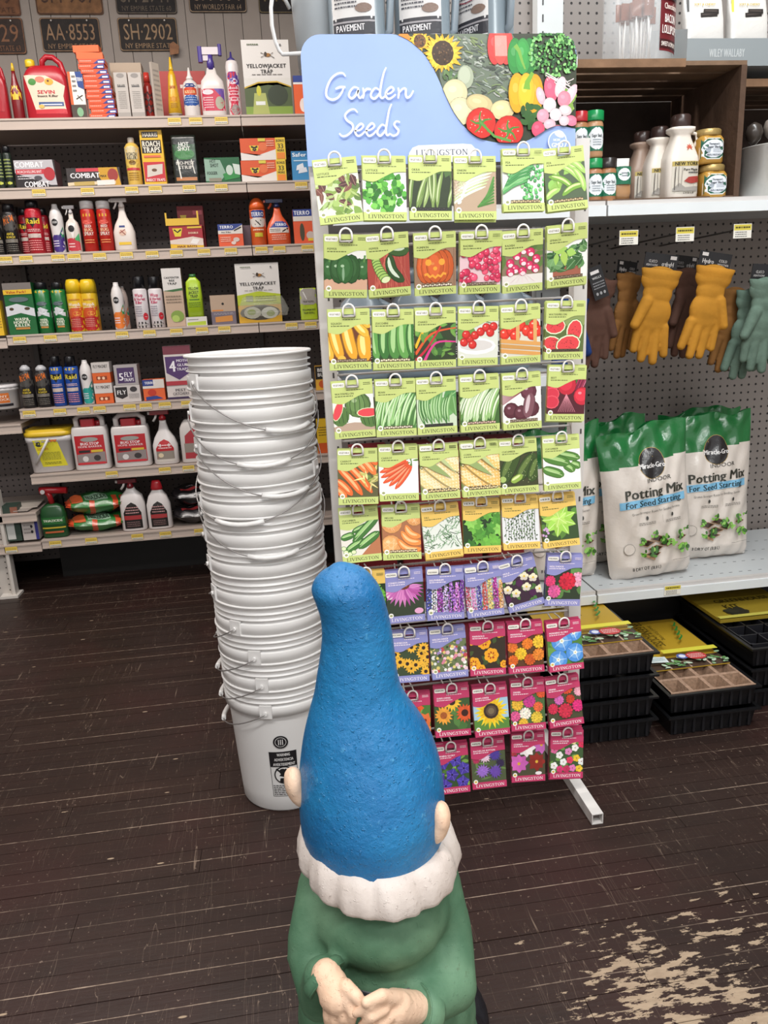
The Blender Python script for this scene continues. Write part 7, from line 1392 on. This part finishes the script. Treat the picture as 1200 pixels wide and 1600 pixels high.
for i, (a, b_) in enumerate(((117, 175), (178, 239))):
    def f(o, hw, h, P):
        m = MB(); m.tube([(-hw*.7, 0, h*.74), (-hw*.72, 0, h*.9), (-hw*.5, 0, h*.97), (hw*.5, 0, h*.97), (hw*.74, 0, h*.9), (hw*.74, 0, h*.74)], hw*.16, '#d9d3d0', 8); m.build('handle', 'gloss_plastic', o)
        MB().box(-hw*.45, hw*.35, -hw*.22, hw*.2, h*.77, h*.9, '#b3202c', .006).lathe([(hw*.16, h*.76), (hw*.16, h*.86)], '#8f1a24', 12, c=(hw*.5, 0)).build('trigger_sprayer', 'gloss_plastic', o)
    body('white bug barrier jug with a red label, %s of two' % ('left', 'right')[i], 'jug', 'jug', a, b_, 647, 5, [(0, .95), (.02, 1), (.68, 1), (.74, .97), (.77, .93)], 6, '#ddd8d6', (.1, .62, .82, bs), None, None, kd=.5, extra=f)
SPR('white trigger bottle with a red trigger and arched red label', 240, 281, 640, 5, '#ddd8d6', [('p', [(.1, 0), (.9, 0), (.9, .6), (.7, .9), (.5, 1), (.3, .9), (.1, .6)], '#b8242c', 1), ('r', .1, .12, .9, .48, '#8f867c'), ('e', .3, .3, .12, .1, '#d9c8a8'), ('l', .2, .56, .8, .8, 2, '#efc8c8'), ('r', .1, 0, .9, .12, '#c9c2ba')], '#a8222c', (.05, .46))
JUG('white jug with an arched red label, half behind the bucket stack', 284, 330, 640, 5, '#d0cac6', [('p', [(.1, 0), (.95, 0), (.95, .7), (.5, 1), (.15, .75)], '#a8343c', 1), ('r', .1, .2, .95, .5, '#8f867c')], '#b8242c', 0)
# -- bottom shelf
BOX('dark green picture box at the far left of the bottom shelf', 12, 36, 790, 6, '#33433a', [('r', .05, .05, .6, .6, '#c9cac6'), ('r', .5, .62, 1, .95, '#8a5a48')], d=.07)
BOX('white carton with a house shaped top on the bottom shelf', 37, 63, 802, 6, '#bfb7b2', [('l', .1, .2, .6, .9, 5, '#8a8280'), ('r', .8, 0, 1, 1, '#34347c'), ('e', .6, .3, .08, .06, '#26222a'), ('e', .6, .5, .08, .06, '#26222a')], d=.1)
def hose2(o, hw, h, P):
    r = '#b3222a'; m = MB(); m.tube([(hw*.0, 0, h*.66), (-hw*.1, 0, h*.82), (-hw*.3, 0, h*.9)], hw*.22, r, 10); m.tube([(-hw*.75, 0, h*.92), (-hw*.3, 0, h*.93), (hw*1.3, 0, h*.9)], [hw*.34, hw*.3, hw*.27], r, 12); m.build('hose_nozzle', 'gloss_plastic', o)
    MB().lathe([(hw*.16, 0), (hw*.18, .01)], '#e6dedc', 12).build('dial', 'gloss_plastic', o).matrix_basis = Matrix.Translation((-hw*.45, -hw*.34, h*.92)) @ Matrix.Rotation(math.pi/2, 4, 'X')
body('green hose-end bottle with a large red nozzle pointing right', 'sprayer_bottle', 'spray bottle', 66, 108, 762, 6, [(0, .95), (.02, 1), (.45, 1), (.58, .85), (.66, .4)], 4, '#1d4a26', (.04, .5, .9, [('r', 0, .5, 1, .8, '#2c6a34'), ('t', 'TRIAZICIDE', .5, .66, .1, '#e6ead8', .84), ('r', 0, .32, 1, .38, '#c9b03a'), ('r', .1, .12, .9, .2, '#b8603a')]), None, None, kd=.5, extra=hose2)
def bag_lying(label, px0, px1, s, zoff, col, cmds, H2, seed):
    z = ZS[s]+.0015+zoff; Y = LY+.03; xa, xb = px2x(px0, z, Y), px2x(px1, z, Y); w = (xb-xa)/2; m = MB(); nu, nv = 22, 12; rr = random.Random(seed)
    def pt(u, v, sgn, l=0): k = (1-abs(u)**3)**.5*(1-abs(v)**2.4)**.6; zz = H2/2+sgn*H2/2*k+.006*math.sin(u*8+v*5+seed)*k; return (u*w+.01*math.sin(v*5), .1+v*.1-(l if sgn < 0 else 0), max(.0005, zz)+.02*abs(u)**3*(.4 if sgn > 0 else 1)+(l if sgn > 0 else 0))
    for sgn in (1, -1):
        vs = [pt(-1+2*i/nu, -1+2*j/nv, sgn) for j in range(nv+1) for i in range(nu+1)]; fs = [(j*(nu+1)+i, j*(nu+1)+i+1, (j+1)*(nu+1)+i+1, (j+1)*(nu+1)+i) for j in range(nv) for i in range(nu)]
        cs = [(col[1] if abs(-1+2*(i+.5)/nu) > .88 or (j < 4 and (i % 9) in (0, 1)) else col[0]) for j in range(nv) for i in range(nu)]; m.add(vs, fs, cs, True)
    c = Canvas(m, lambda x, y, l: pt(x/w, y, 1, l+.0006), None, .0004, seg=.03); c.run(cmds, -w*.8, -.95, w*.8, -.2)
    o = m.build('granule_bag', 'film', loc=((xa+xb)/2, Y, z)); return tag(o, label, 'bag', GRP[s])
gb = [('r', .3, .2, .8, .9, '#8fae94'), ('t', 'TRIAZICIDE', .55, .5, .4, '#17301c', .46), ('r', 0, .1, .25, .9, '#d8683c')]
bag_lying('lower green granule bag with orange trim, lying flat', 106, 196, 6, 0, ('#2f7a38', '#cf5230'), gb, .085, 1); bag_lying('upper green granule bag with orange trim, lying on the other', 102, 192, 6, .088, ('#2f7a38', '#cf5230'), gb, .1, 2)
og = [('p', [(.1, 0), (.9, 0), (.9, .6), (.7, .9), (.5, 1), (.3, .9), (.1, .6)], '#26211f', 1), ('r', .12, .34, .88, .5, '#a83a3c'), ('l', .2, .55, .8, .85, 3, '#c99a98'), ('l', .2, .06, .8, .28, 3, '#8a6a68')]
SPR('white weed jug with a dark red trigger and black arched label', 190, 231, 748, 6, '#dcd6d4', og, '#7a1c26', (.05, .55), prof=[(0, .95), (.02, 1), (.5, 1), (.66, .85), (.76, .4), (.81, .3)])
body('white jug with a bright red screw cap and black arched label', 'jug', 'jug', 231, 271, 752, 6, [(0, .95), (.02, 1), (.5, .98), (.68, .75), (.8, .4), (.82, .36)], 3, '#dcd6d4', (.05, .58, .86, og), [(.8, .46), (.84, .48), (.93, .4), (1, .3)], '#c02630', kd=.55)
bk_ = [('p', [(.1, .3), (.6, .4), (.55, .6), (.1, .5)], '#a83a3c'), ('s', [(.3, .8), (.6, .7)], .02, '#d9d6d2'), ('l', .65, .2, .95, .5, 2, '#7a7674')]
bag_lying('lower glossy black granule bag beside the bucket stack', 272, 345, 6, 0, ('#1d1b1d', '#2a2628'), bk_, .09, 3); bag_lying('upper glossy black granule bag beside the bucket stack', 270, 343, 6, .093, ('#1d1b1d', '#2a2628'), bk_, .1, 4)
# papers on the raised left shelf
for k in range(3): o = MB().box(0, .26, 0, .16, 0, .004, ('#b5aca2', '#a79e96', '#c2b9ae')[k]).build('folded_leaflet', 'print_paper', loc=(-1.52+.03*k, 3.85, ZS[5]-.012-.17+.002+.0045*k)); o.rotation_euler[2] = (.1, -.15, .05)[k]; tag(o, 'folded leaflet on the low shelf at the left edge, %s in the pile' % ('bottom', 'middle', 'top')[k], 'leaflet', 'leaflets at the left edge')
# ================================================================ STACK OF TWELVE BUCKETS
BX, BY = -.052, 1.945; STEP = .0762; BHt = .372
def bucket_mesh():
    R1, R0 = .1455, .127
    def R(z): return R0+(R1-R0)*z/BHt
    pr = [(R0*.97, 0), (R0, .006)]
    for z in (.05, .15, .25, .292): pr.append((R(z), z))
    def rib(z, w, r): return [(R(z-w), z-w-.0008), (r, z-w), (r, z+w), (R(z+w), z+w+.0008)]
    pr += [(R(.294), .2945), (.1508, .297), (.1512, .322), (.1494, .3245), (R(.327), .3255)]
    pr += [(R(.333), .3325), (.1512, .3335), (.1515, .3352), (R(.337), .3362), (R(.348), .3475), (.1512, .3485), (.1515, .3502), (R(.352), .3512)]
    pr += [(R(.366), .3655), (.1535, .3662), (.1545, .369), (.1535, .372), (.145, .372), (.1435, .36), (.1255, .008), (.1, .004)]
    m = MB(); m.lathe(pr, '#dedcda', 72); return m
stack_data = None
# ear direction (angle seen from above, 0 = to the right, 270 = towards us) and how far the bail hangs down
BAILS = [(205, .0, 0, 0), (205, .0, 0, 0), (215, 0, 0, 0), (200, .06, 1, .05), (225, .1, 1, .1), (235, .08, 1, .06), (262, .11, 1, .1), (235, .06, 1, .1), (223, .12, 1, .1), (185, .12, -1, .0), (232, .115, -1, 0), (214, .125, -1, 0)]
EARS = [(255, -1, .075), (254, -1, .08), (250, -1, .08), (232, -1, .08), (200, -1, .05), (196, -1, .05), (192, -1, .06), (188, 1, .115), (300+40, -1, .105), (205, 1, .12), (187, 1, .118), (213, 1, .118)]
nth = ['bottom', 'second', 'third', 'fourth', 'fifth', 'sixth', 'seventh', 'eighth', 'ninth', 'tenth', 'eleventh', 'top']
for k in range(12):
    if stack_data is None: o = bucket_mesh().build('plastic_bucket', 'white_pail'); stack_data = o.data
    else: o = link('plastic_bucket', stack_data)
    o.location = (BX+(RN.uniform(-.0012, .0012) if k else 0)-.0006*k, BY, k*STEP)
    ex = ['showing its printed warning panel near the floor', 'wire bail swung out to the left', 'wire bail swung out to the left', 'wire bail swung out to the left', 'small wire loop at its left side', 'small wire loop at its left side', 'just above the tip of the blue hat', 'bail hanging down at the left', 'bail grip across the right front', 'bail crossing the front from left to right', 'bail with its grip in the front middle', 'open rim showing, bail slanting down to the right']
    tag(o, 'white plastic bucket, %s %s, %s' % (nth[k], 'in the stack' if k in (0, 11) else 'from the bottom', ex[k]), 'bucket', 'nested white buckets')
    a, sd, drop = EARS[k]; a = math.radians(a); e1 = Vector((math.cos(a), math.sin(a), 0)); e2 = Vector((math.sin(a), -math.cos(a), 0))*(-sd) ; ze = .31
    for s in (1, -1):
        q = e1*s; t = Vector((-q.y, q.x, 0)); m = MB(); c0 = q*.1512; 
        T = Matrix((q, t, Vector((0, 0, 1)))).transposed().to_4x4(); T.translation = c0+Vector((0, 0, ze))
        vs = [T @ Vector(v) for v in [(x, y, z) for x in (-.004, .003) for y in (-.016, .016) for z in (-.015, .021)]]; m.add(vs, [(0, 1, 3, 2), (4, 6, 7, 5), (0, 4, 5, 1), (2, 3, 7, 6), (0, 2, 6, 4), (1, 5, 7, 3)], '#dedcda'); n0 = len(m.v)
        m.lathe([(.0055, .0), (.0055, .005)], '#e4e2e0', 10); m.v[n0:] = [tuple(T @ Vector((v[2]+.003, v[0], v[1]))) for v in m.v[n0:]]
        m.build('ear', 'white_pail', o)
    pts = []; N = 12; fl_ = drop
    kn = [(0, 0), (.06, .12), (.12, .22), (.2, .5), (.3, .78), (.38, .9), (.44, .96)]
    for i in range(N*2+1):
        t = math.pi*i/(N*2); s_ = math.sin(t); dz = -fl_*(s_**.9); rr_ = .1605 if 0 < i < N*2 else .158
        pts.append(e1*rr_*math.cos(t)+e2*rr_*s_+Vector((0, 0, ze+dz)))
    m = MB(); m.tube(pts, .0017, '#8e8a88', 6); b = m.build('bail', 'steel', o)
    m = MB(); g = pts[N-3:N+4]; m.tube(g, .0062, '#dddbd9', 10); m.build('grip', 'white_pail', b)
    if k == 0:
        m = MB(); ang0 = math.radians(-93)
        def fnb(x, y, l): r = .127+(.0185)*y/BHt+.0006+l; a_ = ang0+x/.135; return (r*math.cos(a_), r*math.sin(a_), y)
        c = Canvas(m, fnb, None, .0001, seg=.012)
        w, z0, z1 = .036, .05, .188; bkc = '#1d1b1d'
        for r_ in ((-w, z0, -w+.0012, z1), (w-.0012, z0, w, z1), (-w, z0, w, z0+.0012), (-w, z1-.046, w, z1)): c.rect(*r_, bkc)
        for i, t in enumerate(('WARNING', 'ADVERTENCIA', 'AVERTISSEMENT')): c.text(t, .002, z1-.009-.0145*i, .0085, '#e4e2e0', True, w=(.034, .05, .058)[i])
        q = -.035
        c.ell(0, .152+q, .027, .027, bkc, n=26); c.ell(0, .152+q, .0235, .0235, '#dedcda', n=26)
        c.ell(-.004, .163+q, .009, .009, bkc); c.poly([(-.014, .15+q), (.004, .172+q), (.02, .16+q), (.012, .142+q)], bkc, True); c.strip([(.008, .15+q), (.018, .138+q), (.012, .13+q)], .003, bkc); c.strip([(-.02, .172+q), (.019, .134+q)], .0025, bkc); c.poly([(-.014, .13+q), (.012, .13+q), (.009, .143+q), (-.011, .143+q)], bkc)
        c.lines(-w+.004, z0+.004, w-.004, .088, 6, '#2a2829', random.Random(3))
        zc = z1+.03; c.ell(-.002, zc, .019, .019, bkc, n=24); c.ell(-.002, zc, .0145, .0145, '#c9c7c5', n=24); c.ell(-.002, zc, .013, .013, bkc, n=24)
        for sx in (-.005, 0, .005): c.rect(-.002+sx-.001, zc-.008, -.002+sx+.001, zc+.008, '#dedcda')
        m.build('printed_warning', 'print_paper', o)
# ================================================================ GARDEN GNOME (seen from behind, facing the rack)
gn = empty('garden_gnome', (.1, 1.0, 0), 'garden gnome statue from behind, tall blue hat, green coat, hands clasped at its back', 'statue')
def GP(o): o.parent = gn; o.matrix_parent_inverse = Matrix.Translation(-Vector(gn.location)); return o
GC = 1.0
ROW = [(886, 512, 560), (893, 499, 572), (905, 489, 583), (918, 486, 592), (935, 492, 599), (960, 500, 606), (990, 502, 612), (1020, 499, 616), (1050, 494, 620), (1075, 490, 626), (1100, 483, 640), (1130, 475, 661), (1160, 469.5, 676), (1195, 466, 686), (1235, 465.5, 690.5), (1275, 468.5, 690.5), (1310, 476, 686)]
rings = []; zz_ = []
def ringat(cx, cy, z, rx, ry, n=44): return [(cx+rx*math.cos(2*math.pi*i/n), cy+ry*math.sin(2*math.pi*i/n), z) for i in range(n)]
for y, xl, xr in ROW:
    a, b = onY(xl, y, GC), onY(xr, y, GC); cx = (a.x+b.x)/2; r = (b.x-a.x)/2; zc = (a.z+b.z)/2; rings.append([cx, zc, r])
L = rings; out = []
# densify with a smooth curve
pts3 = [(r[1], r[0]) for r in L]; ptr = [(r[1], r[2]) for r in L]
sx, sr = smooth(pts3, 4), smooth(ptr, 4)
hz = [p[0] for p in sx]
rim = .553
prev = None
for (z, cx), (_, r) in zip(sx, sr):
    t = max(0, min(1, (z-.60)/.1)); ry = r*(1.2-.2*t); cy = GC-.004
    out.append(ringat(cx, cy, z, r, ry))
cx0 = L[0][0]; cap = [ringat(cx0-.004, GC-.004, L[0][1]+.0062, L[0][2]*.55, L[0][2]*.55), ringat(cx0-.004, GC-.004, L[0][1]+.0085, .002, .002)]
low = []
c16 = L[-1]; zl = c16[1]
for dz, k in ((.012, .985), (.02, .95), (.024, .9)): low.append(ringat(c16[0], GC-.004, zl-dz, c16[2]*k, c16[2]*1.2*k))
allr = cap[::-1]+out+low
m = MB(); m.loft(allr[::-1], '#fff'); hat = m.build('hat', 'hat_paint'); GP(hat)
sub = hat.modifiers.new('s', 'SUBSURF'); sub.levels = 1; sub.render_levels = 1
HB = zl-.024; HCX = c16[0]
# head inside the hat with face on the far side, beard
def bl(nm, el, vox, mat, sm=4): return GP(blob(nm, el, vox, mat, '#fff', sm))
hx = HCX
bl('face', [('e', (hx, GC+.005, HB-.02), (.1, .115, .075)), ('e', (hx, GC+.125, HB-.03), (.022, .02, .02)), ('e', (hx-.045, GC+.1, HB-.045), (.025, .02, .02)), ('e', (hx+.045, GC+.1, HB-.045), (.025, .02, .02))], .006, 'skin_paint')
for s in (-1, 1): GP(MB().lathe([(.001, -.008), (.008, -.003), (.008, .003), (.001, .008)], '#1a1a1c', 12, c=(hx+s*.032, GC+.112)).build('eye', 'black_paint')).location.z = 0
for o in list(bpy.data.objects):
    if o.name.startswith('eye'): o.location.z = HB-.005
bl('beard', [('e', (hx, GC+.085, HB-.1), (.085, .055, .09)), ('e', (hx, GC+.095, HB-.19), (.05, .04, .08)), ('c', (hx-.012, GC+.132, HB-.055), (hx-.07, GC+.115, HB-.07), .014, .008), ('c', (hx+.012, GC+.132, HB-.055), (hx+.07, GC+.115, HB-.07), .014, .008)], .006, 'hair_paint')
# hair: a thick lobed band under the hat
m = MB(); n = 120; cl, cr = onY(464, 1325, GC), onY(713, 1318, GC); hcx = (cl.x+cr.x)/2; hrx = (cr.x-cl.x)/2; prof = [(.05, .80), (.05, .86), (.038, .94), (.02, .985), (.004, 1.0), (-.004, .99), (-.010, .945), (-.013, .8)]; rr_ = []
zc = (cl.z+cr.z)/2+.002
for dz, k in prof[::-1]:
    ring = []
    for i in range(n):
        a = 2*math.pi*i/n; lob = abs(math.sin(a*5.5+.6*math.sin(a*3)))**.28; g = 1+.11*(lob-1)+.012*math.sin(a*23+dz*60)
        back = 1 if math.sin(a) < .35 else max(.8, 1-(math.sin(a)-.35)*.35)
        tilt = -.008*math.cos(a)
        ring.append((hcx+hrx*k*g*math.cos(a), GC-.012+hrx*1.17*k*g*math.sin(a)*back, zc+dz*(1.05 if dz < 0 else 1)+tilt+.006*(lob-.5)*(1 if dz < 0 else 0)))
    rr_.append(ring)
m.loft(rr_, '#fff'); GP(m.build('hair', 'hair_paint'))
# ears
for s, (px, py) in ((-1, (464, 1230)), (1, (684, 1285))):
    yy = GC-.008 if s < 0 else GC-.075; p = onY(px, py, yy); e = [('e', (p.x, yy, p.z), (.0165, .024, .033), Matrix.Rotation(s*.3, 4, 'Y')), ('e', (p.x+s*.003, yy-.006, p.z+.012), (.014, .02, .024))]
    GP(blob('ear', e, .004, 'skin_paint', '#fff', 5))
# coat: trunk, skirt and both sleeves in one skin
cxg = .094
lw = onY(505, 1532, .862); rw = onY(664, 1578, .852)
E = [('e', (cxg, 1.0, .43), (.116, .144, .08)), ('e', (cxg, 1.0, .36), (.112, .136, .07)), ('e', (cxg+.004, 1.0, .2), (.146, .142, .145)), ('e', (cxg+.002, 1.0, .12), (.155, .155, .09)), ('e', (cxg, 1.0, .07), (.152, .16, .05)),
     ('c', (cxg-.082, .99, .455), (cxg-.107, .955, .395), .042, .038), ('c', (cxg-.11, .945, .378), (cxg-.1, .9, .345), .037, .034), ('c', (cxg-.1, .9, .345), (lw.x, .868, lw.z), .034, .029),
     ('c', (cxg+.084, .99, .45), (cxg+.097, .955, .375), .043, .041), ('c', (cxg+.098, .945, .36), (cxg+.094, .9, .325), .04, .037), ('c', (cxg+.094, .9, .325), (rw.x, .862, rw.z), .037, .031)]
coat = bl('coat', E, .0065, 'coat_paint', 5)
bl('trousers', [('e', (cxg-.07, 1.02, .06), (.07, .08, .06)), ('e', (cxg+.07, 1.02, .06), (.07, .08, .06))], .008, 'black_paint')
# belt gap behind the hands
pb = onY(566, 1548, .853); 
m = MB(); rg = []
for dz, k in ((-.02, .985), (-.018, 1.012), (.018, 1.012), (.02, .985)): rg.append(ringat(cxg, 1.0, .350+dz, .108*k, .1385*k, 56))
m.loft(rg, '#15151a', caps=(0, 0)); GP(m.build('belt', 'black_paint'))
# boots, toes turned towards the rack
for s in (-1, 1):
    x = cxg+(.122 if s > 0 else -.075); GP(blob('boot', [('e', (x, 1.03, .05), (.062, .075, .05)), ('e', (x+s*.02, 1.105, .038), (.058, .085, .038)), ('e', (x+s*.024, 1.14, .036), (.05, .06, .036))], .006, 'black_paint', '#fff', 4))
# hands clasped: left hand hangs, right hand crosses over it
def hand(wrist, palm, tips, th, nm='hand'):
    E = [('c', wrist, palm, .0215, .0235), ('e', palm, (.026, .0165, .026))]
    for a, b, c_ in tips: E += [('c', a, b, .0088, .0082), ('c', b, c_, .0082, .0066)]
    E += [('c', th[0], th[1], .011, .0092), ('c', th[1], th[2], .0092, .0072)]
    return GP(blob(nm, E, .0028, 'skin_paint', '#fff', 2))
def A(x, y, Y): return onY(x, y, Y)
hand(A(510, 1524, .852), A(528, 1556, .832), [(A(534, 1568, .822), A(537, 1588, .816), A(531, 1606, .822)), (A(543, 1562, .816), A(551, 1582, .808), A(547, 1602, .814)), (A(524, 1572, .828), A(523, 1592, .824), A(518, 1608, .83)), (A(514, 1568, .836), A(513, 1586, .832), A(514, 1602, .836))], (A(540, 1542, .826), A(556, 1556, .812), A(568, 1570, .806)))
hand(A(652, 1574, .85), A(616, 1574, .826), [(A(600, 1562, .812), A(578, 1570, .8), A(556, 1582, .804)), (A(600, 1576, .806), A(580, 1588, .796), A(566, 1602, .804)), (A(608, 1588, .808), A(592, 1602, .8), A(580, 1618, .81)), (A(620, 1594, .812), A(608, 1610, .806), A(598, 1626, .816))], (A(618, 1560, .822), A(596, 1556, .806), A(572, 1566, .798)))
# cuffs
for p, q, r in ((A(500, 1518, .868), A(511, 1532, .858), .033), (A(671, 1579, .862), A(648, 1577, .852), .035)):
    d = (q-p).normalized(); m = MB(); m.tube([p, p+d*.006, q], [r*.9, r, r*.98], '#fff', 20); m.tube([q, q+d*.0012], [r*.98, r*.93], '#fff', 20); GP(m.build('cuff', 'coat_paint'))
bpy.data.objects.remove(_to, do_unlink=True)
